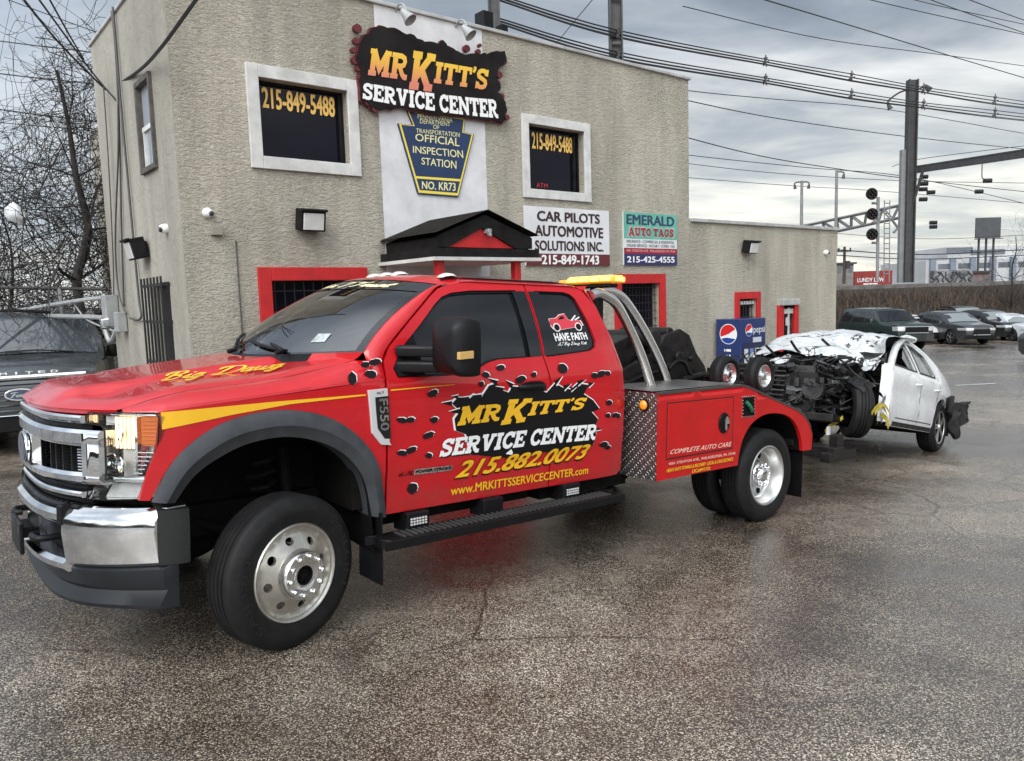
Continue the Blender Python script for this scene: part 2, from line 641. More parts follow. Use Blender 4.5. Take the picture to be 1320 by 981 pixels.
SLAB = {
    'M': (1.2, [([(.22, 0), (.22, 1)], _t), ([(.98, 0), (.98, 1)], _t), ([(.2, .98), (.6, .3), (1.0, .98)], _t), _sf(.22, _q, .44), _sf(.98, _q, .44), _sf(.16, 1 - _q, .32), _sf(1.04, 1 - _q, .32)]),
    'R': (1.0, [([(.22, 0), (.22, 1)], _t), ([(.2, 1 - .09), (.56, .91), (.74, .84), (.79, .71), (.74, .57), (.58, .5), (.2, .5)], .18), ([(.5, .5), (.68, .2), (.82, _q), (1.0, _q)], .19), _sf(.22, _q, .44), _sf(.16, 1 - _q, .32)]),
    'K': (1.08, [([(.22, 0), (.22, 1)], _t), ([(.3, .36), (.88, .96)], .2), ([(.46, .56), (.9, .04)], .22), _sf(.22, _q, .44), _sf(.22, 1 - _q, .44), _sf(.86, 1 - _q, .42), _sf(.88, _q, .4)]),
    'I': (.5, [([(.25, 0), (.25, 1)], _t), _sf(.25, _q, .48), _sf(.25, 1 - _q, .48)]),
    'T': (.9, [([(.45, 0), (.45, 1)], _t), _sf(.45, 1 - _q, .88), ([(.07, 1), (.07, .66)], .13), ([(.83, 1), (.83, .66)], .13), _sf(.45, _q, .48)]),
    'S': (.82, [([(.69, .7), (.64, .84), (.52, .91), (.32, .91), (.18, .84), (.13, .73), (.18, .61), (.34, .54), (.5, .48), (.65, .4), (.69, .27), (.64, .15), (.5, .09), (.3, .09), (.17, .16), (.12, .3)], .19), ([(.74, 1), (.74, .66)], .1), ([(.07, 0), (.07, .35)], .1)]),
    'E': (.86, [([(.22, 0), (.22, 1)], _t), _sf(.42, _q, .84), _sf(.41, 1 - _q, .82), ([(.2, .51), (.58, .51)], .14), ([(.77, 1), (.77, .7)], .13), ([(.79, 0), (.79, .32)], .13), ([(.56, .36), (.56, .66)], .11)]),
    'V': (1.05, [([(.2, 1), (.53, .02)], .22), ([(.85, 1), (.53, .02)], .2), _sf(.22, 1 - _q, .44), _sf(.84, 1 - _q, .42)]),
    'C': (.88, [([(.76, .68), (.7, .83), (.57, .91), (.42, .91), (.24, .82), (.13, .6), (.13, .4), (.24, .18), (.42, .09), (.58, .09), (.72, .17), (.78, .3)], .2), ([(.8, 1), (.8, .64)], .11)]),
    'N': (1.1, [([(.2, 0), (.2, 1)], .19), ([(.9, 0), (.9, 1)], .19), ([(.18, .96), (.92, .04)], .21), _sf(.2, _q, .4), _sf(.14, 1 - _q, .28), _sf(.9, 1 - _q, .4)]),
    "'": (.24, [([(.12, 1), (.14, .82), (.06, .62)], .15)]),
    'A': (1.08, [([(.18, 0), (.5, .98)], .19), ([(.9, 0), (.56, .98)], .22), ([(.25, .3), (.8, .3)], .14), _sf(.18, _q, .36), _sf(.9, _q, .36)]),
    'U': (1.05, [([(.22, 1), (.22, .3), (.32, .13), (.52, .08), (.72, .13), (.82, .3), (.82, 1)], .19), _sf(.22, 1 - _q, .44), _sf(.83, 1 - _q, .42)]),
    'O': (.95, [([(.47, .91), (.26, .83), (.13, .6), (.13, .4), (.26, .17), (.47, .09), (.68, .17), (.81, .4), (.81, .6), (.68, .83), (.47, .91), (.3, .86)], .19)]),
    'G': (.95, [([(.76, .7), (.68, .84), (.55, .91), (.42, .91), (.24, .82), (.13, .6), (.13, .4), (.24, .18), (.42, .09), (.58, .09), (.74, .18), (.78, .45)], .19), ([(.8, 1), (.8, .66)], .11), ([(.5, .43), (.94, .43)], .14)]),
}


def slab2d(s, gap=0.06, shear=0.0, heights=None):
    """slab-serif line as (verts, faces, layer) in a unit box; heights gives (base, top) per letter"""
    V, F, Z = [], [], []
    x = 0.0
    for i, ch in enumerate(s):
        if ch == ' ':
            x += 0.16 if s.startswith('MR') else 0.40
            continue
        w, st = SLAB[ch]
        b, tp = heights[i] if heights else (0, 1)
        k = (tp - b) if heights else 1.0
        sx = 1.0 if k <= 1 else 1.0 + 0.55 * (k - 1)
        for li, (pts, tw) in enumerate(st):
            Lp, Rp = ribbon(pts, tw * 1.12 + 0.01)
            o = len(V)
            for a, c in zip(Lp, Rp):
                for p in (a, c):
                    py = b + p[1] * k
                    V.append((x + p[0] * sx + shear * py, py))
                    Z.append(li)
            for q in range(len(pts) - 1):
                F.append((o + 2 * q, o + 2 * q + 1, o + 2 * q + 3, o + 2 * q + 2))
        x += w * sx + gap
    x0, x1 = min(v[0] for v in V), max(v[0] for v in V)
    y0, y1 = min(v[1] for v in V), max(v[1] for v in V)
    return [((v[0] - x0) / (x1 - x0), (v[1] - y0) / (y1 - y0)) for v in V], F, Z


SCRIPT = {
    'B': (.95, [[(.05, .62), (.02, .85), (.3, 1.0), (.7, 1.0), (.78, .8), (.6, .6), (.38, .55), (.62, .5), (.75, .3), (.6, .06), (.3, -.02), (.1, .08)], [(.42, .95), (.32, .5), (.2, .02)]]),
    'D': (1.15, [[(.02, .72), (.1, .95), (.5, 1.0), (.95, .9), (1.1, .55), (.9, .15), (.5, -.02), (.12, .0), (.05, .1), (.2, .14)], [(.5, .95), (.38, .5), (.26, .05)]]),
    'i': (.34, [[(.0, .1), (.18, .48), (.1, .1), (.18, .0), (.34, .14)], [(.22, .68), (.25, .76)]]),
    'g': (.52, [[(.42, .42), (.25, .5), (.06, .28), (.12, .03), (.3, .12), (.45, .48), (.34, -.2), (.15, -.36), (.0, -.26), (.2, -.05), (.52, .14)]]),
    'a': (.52, [[(.42, .42), (.25, .5), (.06, .28), (.12, .03), (.3, .12), (.45, .48), (.38, .1), (.44, .0), (.56, .14)]]),
    'w': (.72, [[(.0, .3), (.1, .48), (.1, .12), (.2, .0), (.36, .16), (.42, .48), (.42, .12), (.5, .0), (.66, .18), (.68, .48), (.76, .4)]]),
    'T': (.8, [[(.0, .8), (.1, 1.0), (.5, .94), (.9, 1.02)], [(.5, .95), (.4, .5), (.24, .02), (.08, .06)]]),
    'r': (.42, [[(.0, .1), (.16, .5), (.2, .4), (.36, .44), (.26, .1), (.32, .0), (.44, .14)]]),
    'u': (.55, [[(.0, .2), (.14, .48), (.1, .1), (.2, .0), (.38, .2), (.44, .48), (.4, .1), (.46, .0), (.58, .14)]]),
    's': (.42, [[(.0, .1), (.22, .52), (.34, .2), (.24, .0), (.06, .04), (.3, .02), (.44, .14)]]),
    't': (.36, [[(.0, .15), (.24, .9), (.12, .1), (.22, .0), (.38, .14)], [(.05, .55), (.36, .6)]]),
    'H': (1.0, [[(.05, .8), (.25, 1.0), (.22, .5), (.06, .0)], [(.8, 1.0), (.66, .5), (.62, .05), (.76, .0), (.9, .12)], [(.1, .45), (.8, .52)]]),
    'm': (.85, [[(.0, .1), (.12, .48), (.06, .02)], [(.08, .2), (.26, .48), (.34, .4), (.28, .02)], [(.32, .2), (.5, .48), (.58, .38), (.54, .06), (.62, .0), (.8, .14)]]),
    'n': (.62, [[(.0, .1), (.12, .48), (.06, .02)], [(.08, .2), (.28, .48), (.38, .38), (.34, .06), (.42, .0), (.6, .14)]]),
    'I': (.6, [[(.05, .75), (.2, 1.0), (.5, .95), (.36, .5), (.28, .05), (.1, .0), (.02, .12)]]),
    'K': (.9, [[(.05, .8), (.25, 1.0), (.22, .5), (.06, .0)], [(.85, 1.0), (.25, .45), (.6, .05), (.85, .0)]]),
    'A': (.9, [[(.0, .05), (.15, .0), (.6, 1.0), (.62, .05), (.75, .0), (.85, .12)], [(.2, .38), (.72, .42)]]),
    'F': (.75, [[(.0, .75), (.2, 1.0), (.8, .95)], [(.45, .95), (.3, .05), (.08, .0)], [(.2, .5), (.62, .53)]]),
    'o': (.5, [[(.3, .48), (.08, .36), (.08, .08), (.3, .02), (.44, .24), (.3, .48), (.55, .4)]]),
    'd': (.56, [[(.42, .42), (.25, .5), (.06, .28), (.12, .03), (.3, .12), (.56, 1.0), (.4, .1), (.46, .0), (.58, .14)]]),
    'J': (.7, [[(.2, .85), (.45, 1.0), (.6, .9), (.45, .2), (.25, -.1), (.05, .0)]]),
}


def script2d(s, width=0.12, shear=0.35, gap=0.0):
    V, F, Z = [], [], []
    x = 0.0
    for ch in s:
        if ch == ' ':
            x += 0.38
            continue
        w, st = SCRIPT[ch]
        for li, pts in enumerate(st):
            P = smooth_poly([(x + p[0] + shear * p[1], p[1]) for p in pts], 5)
            n = len(P)
            ws = [width * (0.55 + 0.75 * abs(sin(pi * i / (n - 1) * (len(pts) - 1) / 3.0 + 0.6))) for i in range(n)]
            Lp, Rp = ribbon(P, ws)
            o = len(V)
            for a, c in zip(Lp, Rp):
                V += [a, c]
                Z += [li, li]
            for q in range(n - 1):
                F.append((o + 2 * q, o + 2 * q + 1, o + 2 * q + 3, o + 2 * q + 2))
        x += w + gap
    x0, x1 = min(v[0] for v in V), max(v[0] for v in V)
    y0, y1 = min(v[1] for v in V), max(v[1] for v in V)
    return [((v[0] - x0) / (x1 - x0), (v[1] - y0) / (y1 - y0)) for v in V], F, Z


def put(bm, glyphs, quad, f, lift=0.004, mi=0, curve=0.0, split=True):
    """lay unit-box glyphs on a surface: quad = uv of BL, BR, TR, TL"""
    V, F = glyphs[0], glyphs[1]
    Z = glyphs[2] if len(glyphs) > 2 and isinstance(glyphs[2], list) else None
    BL, BR, TR, TL = [Vector(p) for p in quad]
    vs = []
    for i, (a, b) in enumerate(V):
        b2 = b + curve * (4 * a * (1 - a) - 0.0)
        p = (BL * (1 - a) + BR * a) * (1 - b2) + (TL * (1 - a) + TR * a) * b2
        vs.append(bm.verts.new(f(p.x, p.y, -(lift + (Z[i] * 0.00035 if Z else 0)))))
    for q in F:
        try:
            bm.faces.new([vs[k] for k in q]).material_index = mi
        except ValueError:
            pass


def poly_on(bm, P, f, lift=0.003, mi=0, res=0.08):
    pts, F, L = tri2d(P, (), res)
    vs = [bm.verts.new(f(p[0], p[1], -lift)) for p in pts]
    for q in F:
        bm.faces.new([vs[k] for k in q]).material_index = mi


def rectq(x0, y0, x1, y1):
    return [(x0, y0), (x1, y0), (x1, y1), (x0, y1)]


# ------------------------------------------------------------------ ground
def asphalt_mat():
    m = bpy.data.materials.new('wet_asphalt')
    m.use_nodes = True
    t = m.node_tree
    b = t.nodes['Principled BSDF']
    tc = nd(t, 'ShaderNodeTexCoord')
    P = tc.outputs['Object']
    v1 = nd(t, 'ShaderNodeTexVoronoi', i_Scale=175.0, i_Randomness=1.0)
    t.links.new(P, v1.inputs['Vector'])
    v2 = nd(t, 'ShaderNodeTexVoronoi', i_Scale=70.0, i_Randomness=1.0)
    t.links.new(P, v2.inputs['Vector'])
    nb = nd(t, 'ShaderNodeTexNoise', i_Scale=0.33, i_Detail=6.0, i_Roughness=0.55, i_Distortion=0.5)
    t.links.new(P, nb.inputs['Vector'])
    nm = nd(t, 'ShaderNodeTexNoise', i_Scale=2.6, i_Detail=7.0, i_Roughness=0.65)
    t.links.new(P, nm.inputs['Vector'])
    nf = nd(t, 'ShaderNodeTexNoise', i_Scale=120.0, i_Detail=4.0, i_Roughness=0.7)
    t.links.new(P, nf.inputs['Vector'])
    # stones: cell colour picks pale aggregate out of the dark binder
    sepc = nd(t, 'ShaderNodeSeparateColor')
    t.links.new(v1.outputs['Color'], sepc.inputs[0])
    stone = ramp(t, sepc.outputs[0], [(0.0, (0.046, 0.038, 0.031)), (0.42, (0.098, 0.084, 0.069)), (0.64, (0.21, 0.18, 0.147)), (0.88, (0.54, 0.475, 0.39)), (1.0, (0.78, 0.72, 0.63))])
    gap = ramp(t, v1.outputs['Distance'], [(0.42, 1.0), (0.78, 0.35)])
    c = mixc(t, 1.0, stone, gap, 'MULTIPLY')
    big = ramp(t, nb.outputs[0], [(0.36, (0.44, 0.39, 0.35)), (0.50, (0.88, 0.85, 0.82)), (0.64, (1.5, 1.48, 1.46))])
    c = mixc(t, 1.0, c, big, 'MULTIPLY')
    med = ramp(t, nm.outputs[0], [(0.3, (0.72, 0.7, 0.68)), (0.7, (1.25, 1.25, 1.25))])
    c = mixc(t, 1.0, c, med, 'MULTIPLY')
    # hairline cracks and darker oil patches
    nw = nd(t, 'ShaderNodeTexNoise', i_Scale=1.7, i_Detail=4.0)
    t.links.new(P, nw.inputs['Vector'])
    wv = mixc(t, 0.22, P, nw.outputs['Color'], 'ADD')
    vc = nd(t, 'ShaderNodeTexVoronoi', i_Scale=0.42, feature='DISTANCE_TO_EDGE')
    t.links.new(wv, vc.inputs['Vector'])
    crk = math_n(t, 'MULTIPLY', ramp(t, vc.outputs['Distance'], [(0.0012, 1.0), (0.0045, 0.0)]), ramp(t, nb.outputs[0], [(0.48, 0.0), (0.54, 0.85)]))
    c = mixc(t, crk, c, (0.012, 0.010, 0.009))
    no = nd(t, 'ShaderNodeTexNoise', i_Scale=0.8, i_Detail=3.0, i_Distortion=0.8)
    t.links.new(P, no.inputs['Vector'])
    c = mixc(t, ramp(t, no.outputs[0], [(0.60, 0.0), (0.70, 0.38)]), c, (0.022, 0.017, 0.014))
    t.links.new(c, b.inputs['Base Color'])
    # wet film: smoother where water sits
    wet = math_n(t, 'ADD', math_n(t, 'MULTIPLY', nb.outputs[0], 0.6), math_n(t, 'MULTIPLY', nm.outputs[0], 0.4))
    t.links.new(ramp(t, wet, [(0.36, 0.11), (0.48, 0.22), (0.62, 0.40)]), b.inputs['Roughness'])
    b.inputs['Specular IOR Level'].default_value = 0.25
    t.links.new(ramp(t, wet, [(0.38, 1.0), (0.60, 0.30)]), b.inputs['Coat Weight'])
    b.inputs['Coat Roughness'].default_value = 0.11
    h = math_n(t, 'ADD', math_n(t, 'MULTIPLY', math_n(t, 'SUBTRACT', 1.0, v1.outputs['Distance']), 0.8), math_n(t, 'MULTIPLY', nf.outputs[0], 0.5))
    h = math_n(t, 'ADD', h, math_n(t, 'MULTIPLY', math_n(t, 'SUBTRACT', 1.0, v2.outputs['Distance']), 0.5))
    h = math_n(t, 'ADD', h, math_n(t, 'MULTIPLY', nm.outputs[0], 1.2))
    bp = nd(t, 'ShaderNodeBump', i_Distance=0.006)
    t.links.new(ramp(t, wet, [(0.36, 0.22), (0.62, 0.6)]), bp.inputs['Strength'])
    t.links.new(h, bp.inputs['Height'])
    t.links.new(bp.outputs[0], b.inputs['Normal'])
    bp2 = nd(t, 'ShaderNodeBump', i_Distance=0.006, i_Strength=0.20)
    t.links.new(h, bp2.inputs['Height'])
    t.links.new(bp2.outputs[0], b.inputs['Coat Normal'])
    return m


def build_ground():
    bm = bmesh.new()
    xs = [-420, -240, -140, -90, -60, -42] + [-30 + 1.5 * i for i in range(61)] + [70, 85, 105, 140, 200, 300, 420]
    ys = [-300, -150, -80, -40, -20] + [-10 + 1.5 * i for i in range(60)] + [90, 105, 130, 180, 260, 400, 700]
    V = [[bm.verts.new((x, y, gz(x, y))) for y in ys] for x in xs]
    for i in range(len(xs) - 1):
        for j in range(len(ys) - 1):
            bm.faces.new((V[i][j], V[i + 1][j], V[i + 1][j + 1], V[i][j + 1]))
    o = new_mesh_obj('ground', bm, asphalt_mat(), smooth=60)
    tag(o, 'wet dark asphalt lot with pale aggregate', 'ground', kind='structure')
    # painted bay line far across the lot
    bm = bmesh.new()
    for (a, b, w) in (((1232, 497), (1283, 494.5), 0.12),):
        p, q = gpt(*a), gpt(*b)
        d = (q - p)
        d.z = 0
        n = Vector((-d.y, d.x, 0)).normalized() * w / 2
        L = []
        for k in range(9):
            c = p + (q - p) * k / 8
            L.append([c + n, c - n])
        for r in L:
            for i in range(2):
                r[i] = Vector((r[i].x, r[i].y, gz(r[i].x, r[i].y) + 0.006))
        loft(bm, L)
    o = new_mesh_obj('road_marking', bm, mat('worn_line_paint', (0.62, 0.61, 0.58), 0.6, var=0.6, vscale=3))
    tag(o, 'worn white painted bay line on the wet lot', 'marking', kind='structure')


def gpt(px, py):
    d = ray(px, py)
    t = 1.0
    for _ in range(4000):
        p = EYE + d * t
        if p.z <= gz(p.x, p.y):
            break
        t += 0.02 if t < 60 else 0.2
    return EYE + d * t


build_ground()

# ------------------------------------------------------------------ building frame: s along the front, d inward, z world height
BY = 0.678397
FX = Vector((cos(BY), sin(BY), 0))
FN = Vector((sin(BY), -cos(BY), 0))
_r = ray(1010, 390)
BA = EYE + _r * (15.0 / _r.y)
BO = Vector((BA.x, BA.y, 0)) + FX * (-11.17)            # foot of the front left corner
BMAT = frame(BO, FX, -FN, Vector((0, 0, 1)))


def fac(px, py, off=0.0):
    """pixel -> (s, z) on the front plane moved outward by off"""
    d = ray(px, py)
    A = BO + FN * off
    t = (A - EYE).dot(FN) / d.dot(FN)
    X = EYE + d * t
    return ((X - BO).dot(FX), X.z)


def fq(*pts, off=0.0):
    return [fac(*p, off) for p in pts]


def FS(s, z, d):
    """front surface, local building coordinates; d grows inward"""
    return Vector((s, d, z))


def bw(s, d, z):
    return BMAT @ Vector((s, d, z))


def stucco_mat(name, col, aniso, strength, scale):
    m = bpy.data.materials.new(name)
    m.use_nodes = True
    t = m.node_tree
    b = t.nodes['Principled BSDF']
    b.inputs['Roughness'].default_value = 0.9
    b.inputs['Specular IOR Level'].default_value = 0.2
    tc = nd(t, 'ShaderNodeTexCoord')
    mp = nd(t, 'ShaderNodeMapping')
    mp.inputs['Scale'].default_value = aniso
    t.links.new(tc.outputs['Object'], mp.inputs[0])
    n = nd(t, 'ShaderNodeTexNoise', i_Scale=scale, i_Detail=5.0, i_Roughness=0.6, i_Distortion=1.3)
    t.links.new(mp.outputs[0], n.inputs['Vector'])
    rid = ramp(t, n.outputs[0], [(0.36, 0.0), (0.47, 0.55), (0.53, 0.6), (0.60, 1.0)])
    bp = nd(t, 'ShaderNodeBump', i_Strength=strength, i_Distance=0.02)
    t.links.new(rid, bp.inputs['Height'])
    t.links.new(bp.outputs[0], b.inputs['Normal'])
    n2 = nd(t, 'ShaderNodeTexNoise', i_Scale=0.7, i_Detail=6.0, i_Roughness=0.65)
    mp2 = nd(t, 'ShaderNodeMapping')
    mp2.inputs['Scale'].default_value = (1.3, 1.3, 0.45)
    t.links.new(tc.outputs['Object'], mp2.inputs[0])
    t.links.new(mp2.outputs[0], n2.inputs['Vector'])
    c = mixc(t, ramp(t, n2.outputs[0], [(0.34, 0.0), (0.68, 1.0)]), tuple(x * 0.70 for x in col), tuple(min(1, x * 1.1) for x in col))
    n3 = nd(t, 'ShaderNodeTexNoise', i_Scale=26.0, i_Detail=4.0, i_Roughness=0.7)
    t.links.new(mp.outputs[0], n3.inputs['Vector'])
    c = mixc(t, ramp(t, n3.outputs[0], [(0.4, 0.0), (0.75, 0.35)]), c, tuple(x * 0.45 for x in col))
    n4 = nd(t, 'ShaderNodeTexNoise', i_Scale=2.2, i_Detail=5.0, i_Roughness=0.7)
    mp4 = nd(t, 'ShaderNodeMapping')
    mp4.inputs['Scale'].default_value = (1.6, 1.6, 0.12)
    t.links.new(tc.outputs['Object'], mp4.inputs[0])
    t.links.new(mp4.outputs[0], n4.inputs['Vector'])
    c = mixc(t, ramp(t, n4.outputs[0], [(0.46, 0.0), (0.70, 0.48)]), c, tuple(x * 0.55 for x in col))
    t.links.new(c, b.inputs['Base Color'])
    return m
# ------------------------------------------------------------------ the service building
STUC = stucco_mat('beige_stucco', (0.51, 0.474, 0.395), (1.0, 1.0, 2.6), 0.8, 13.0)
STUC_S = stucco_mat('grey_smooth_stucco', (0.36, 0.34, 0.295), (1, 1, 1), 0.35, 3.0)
REDTRIM = mat('red_trim_paint', (0.50, 0.012, 0.014), 0.5, var=0.25, vscale=5)
WHITETRIM = mat('white_trim', (0.62, 0.62, 0.60), 0.65, var=0.3, vscale=4, bump=0.2, bscale=50)
WHITEWALL = mat('white_painted_wall', (0.66, 0.66, 0.67), 0.7, var=0.22, vscale=2.5, bump=0.3, bscale=14)
COPING = mat('coping_metal', (0.5, 0.5, 0.49), 0.5, metal=0.3, var=0.3, vscale=5)
SHINGLE = mat('roof_shingle', (0.020, 0.017, 0.015), 0.9, spec=0.1, var=0.5, color2=(0.009, 0.008, 0.0075), vscale=14, bump=0.8, bscale=22)
BLACKTRIM = mat('black_trim_paint', (0.008, 0.0075, 0.008), 0.6, spec=0.12, var=0.4, color2=(0.016, 0.015, 0.015), vscale=8)
DARKROOM = mat('dark_room', (0.01, 0.01, 0.012), 0.9)
WINGLASS = mat('dark_window_glass', (0.006, 0.006, 0.012), 0.06, spec=0.22)
BARMAT = mat('window_bar_iron', (0.012, 0.012, 0.012), 0.5)
GREYBOX = mat('electrical_grey', (0.36, 0.37, 0.37), 0.5, metal=0.2, var=0.25, vscale=8)
CABLE = mat('cable_black', (0.012, 0.012, 0.012), 0.6)

ZR = CAMZ + 3.52           # main roof
ZW = CAMZ + 1.205          # wing roof
SL, SM, SW = 0.0, 8.26, 13.18
DEPTH = 3.42
ZB = -1.0                  # walls start under the sloping ground

bld = thing('service_building', 'two storey beige stucco garage office with red trimmed windows and low side wing', 'building', BMAT)


def rect_ps(a, b):
    """two pixel corners (TL, BR) on the front -> s0, z0, s1, z1"""
    p, q = fac(*a), fac(*b)
    return min(p[0], q[0]), min(p[1], q[1]), max(p[0], q[0]), max(p[1], q[1])


# openings in (s, z)
def R(s0, z0, s1, z1):
    return [(s0, z0), (s1, z0), (s1, z1), (s0, z1)]


W1 = (0.76, CAMZ + 1.49, 2.08, CAMZ + 2.59)
W2 = (4.585, CAMZ + 1.395, 5.91, CAMZ + 2.535)
G1 = (0.75, CAMZ - 0.80, 2.09, CAMZ + 0.425)
G2 = (6.39, CAMZ - 0.86, 7.60, CAMZ + 0.325)
WW = (9.55, CAMZ - 0.95, 10.35, CAMZ - 0.015)
DD = (10.93, ZB + 0.5, 11.63, CAMZ - 0.30)
DOOR = (2.95, ZB, 4.15, CAMZ + 0.25)


def inset(r, k):
    return (r[0] + k, r[1] + k, r[2] - k, r[3] - k)


fr1, fr2 = 0.135, 0.125
holes_main = [R(*inset(W1, fr1)), R(*inset(W2, fr2)), R(*inset(G1, 0.15)), R(*inset(G2, 0.15)), R(DOOR[0], ZB + 0.05, DOOR[2], DOOR[3])]
bm = bmesh.new()
panel(bm, R(SL, ZB, SM, ZR), FS, holes_main, res=0.6, thick=0.2)
new_mesh_obj('wall', bm, STUC, bld, smooth=0)
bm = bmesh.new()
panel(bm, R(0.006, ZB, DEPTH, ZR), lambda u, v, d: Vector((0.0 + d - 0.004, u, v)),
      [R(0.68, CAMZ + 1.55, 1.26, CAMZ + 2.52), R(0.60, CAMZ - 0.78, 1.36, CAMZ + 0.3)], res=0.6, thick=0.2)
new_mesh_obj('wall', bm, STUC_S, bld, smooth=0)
bm = bmesh.new()   # right return above the wing, back wall
loft(bm, [[(SM, 0.001, ZB), (SM, 0.001, ZR)], [(SM, 9.0, ZB), (SM, 9.0, ZR)]])
loft(bm, [[(0.0, DEPTH, ZB), (0.0, DEPTH, ZR)], [(1.0, DEPTH + 0.001, ZB), (1.0, DEPTH + 0.001, ZR)], [(1.0, 9.0, ZB), (1.0, 9.0, ZR)], [(SM, 9.0, ZB), (SM, 9.0, ZR)]])
new_mesh_obj('wall', bm, STUC, bld, smooth=0)
bm = bmesh.new()
panel(bm, R(SM + 0.003, ZB, SW, ZW), FS, [R(*inset(WW, 0.13)), R(DD[0] + 0.12, ZB + 0.1, DD[2] - 0.10, DD[3] - 0.01)], res=0.6, thick=0.2)
loft(bm, [[(SW, 0.0, ZB), (SW, 0.0, ZW)], [(SW, 7.0, ZB), (SW, 7.0, ZW)]])
new_mesh_obj('wing_wall', bm, STUC, bld, smooth=0)
bm = bmesh.new()
bx(bm, (SM / 2, 1.73, ZR - 0.25), (SM - 0.1, 3.3, 0.1))
bx(bm, ((SM + 1.0) / 2, 6.15, ZR - 0.25), (SM - 1.1, 5.5, 0.1))
new_mesh_obj('roof', bm, SHINGLE, bld, smooth=0)
bm = bmesh.new()
bx(bm, ((SM + SW) / 2, 3.6, ZW - 0.15), (SW - SM - 0.1, 6.8, 0.1))
new_mesh_obj('wing_roof', bm, SHINGLE, bld, smooth=0)
bm = bmesh.new()
bx(bm, (SM / 2, 0.06, ZR + 0.02), (SM + 0.06, 0.2, 0.045))
bx(bm, (0.055, DEPTH / 2 + 0.1, ZR + 0.021), (0.17, DEPTH - 0.1, 0.045))
bx(bm, (SM - 0.04, 4.6, ZR + 0.021), (0.14, 8.8, 0.045))
new_mesh_obj('coping', bm, COPING, bld, smooth=0, bevel=0.008)
bm = bmesh.new()
bx(bm, ((SM + SW) / 2 + 0.03, 0.08, ZW + 0.025), (SW - SM, 0.26, 0.06))
bx(bm, (SW - 0.02, 3.6, ZW + 0.026), (0.16, 6.7, 0.06))
new_mesh_obj('wing_coping', bm, COPING, bld, smooth=0, bevel=0.008)
bm = bmesh.new()
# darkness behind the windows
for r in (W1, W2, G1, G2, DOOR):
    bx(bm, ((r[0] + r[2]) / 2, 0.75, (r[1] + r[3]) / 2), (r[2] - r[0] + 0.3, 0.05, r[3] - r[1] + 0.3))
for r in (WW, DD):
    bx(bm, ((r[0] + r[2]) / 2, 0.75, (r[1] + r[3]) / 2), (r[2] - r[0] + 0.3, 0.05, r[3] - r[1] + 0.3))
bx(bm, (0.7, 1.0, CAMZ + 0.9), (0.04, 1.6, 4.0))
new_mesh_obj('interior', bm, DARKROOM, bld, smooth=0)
# white painted band over the porch
bm = bmesh.new()
sL, sR = 2.36, 3.96
poly_on(bm, R(sL, CAMZ + 0.3, sR, ZR - 0.005), FS, 0.006, res=0.5)
new_mesh_obj('painted_band', bm, WHITEWALL, bld, smooth=0)


def ring_frame(bm, r, w, d0, d1, mi=0):
    s0, z0, s1, z1 = r
    for (c, sz) in (((s0 + w / 2, (z0 + z1) / 2), (w, z1 - z0)), ((s1 - w / 2, (z0 + z1) / 2), (w, z1 - z0)),
                    (((s0 + s1) / 2, z0 + w / 2), (s1 - s0 - 2 * w, w)), (((s0 + s1) / 2, z1 - w / 2), (s1 - s0 - 2 * w, w))):
        bx(bm, (c[0], (d0 + d1) / 2, c[1]), (sz[0], abs(d1 - d0), sz[1]), mi)


def win(r, w, frame_m, glassy, name='window'):
    bm = bmesh.new()
    i = inset(r, w)
    poly_on(bm, R(*i), lambda s, z, d: Vector((s, 0.13, z)), 0, res=0.5)
    win_o = new_mesh_obj(name, bm, glassy, bld, smooth=0)
    bm = bmesh.new()
    ring_frame(bm, r, w, -0.035, 0.0)
    new_mesh_obj('frame', bm, frame_m, win_o, smooth=0, bevel=0.006)
    return win_o, i


def fnum(s, r, x0, x1, z0, z1, m, parent, dep=0.118, bold=0.03, name='lettering'):
    bm = bmesh.new()
    s0, b0, s1, b1 = r
    put(bm, text2d(s, bold), rectq(s0 + (s1 - s0) * x0, b0 + (b1 - b0) * z0, s0 + (s1 - s0) * x1, b0 + (b1 - b0) * z1), lambda a, z, d: Vector((a, dep + d, z)), 0.0)
    return new_mesh_obj(name, bm, m, parent, smooth=0)


GOLD = mat('sign_gold', (0.80, 0.50, 0.13), 0.45)
w1o, i1 = win(W1, fr1, WHITETRIM, WINGLASS)
fnum('215-849-5488', i1, 0.08, 0.91, 0.66, 0.93, GOLD, w1o, bold=0.032)
bm = bmesh.new()
ring_frame(bm, i1, 0.03, 0.10, 0.128)
bx(bm, (i1[2] - 0.05, 0.10, (i1[1] + i1[3]) / 2), (0.03, 0.03, i1[3] - i1[1] - 0.08))
new_mesh_obj('sash', bm, BLACKTRIM, w1o, smooth=0)
w2o, i2 = win(W2, fr2, WHITETRIM, WINGLASS)
fnum('215-849-5488', i2, 0.16, 0.90, 0.66, 0.92, GOLD, w2o, bold=0.032)
fnum('ATM', i2, 0.22, 0.42, 0.06, 0.13, mat('neon_red', (0.3, 0.02, 0.03), 0.5, emit=(1, 0.06, 0.1), estr=0.10), w2o, bold=0.0)
bm = bmesh.new()
ring_frame(bm, i2, 0.03, 0.10, 0.128)
bx(bm, (i2[2] - 0.10, 0.10, (i2[1] + i2[3]) / 2), (0.035, 0.03, i2[3] - i2[1] - 0.08))
new_mesh_obj('sash', bm, BLACKTRIM, w2o, smooth=0)


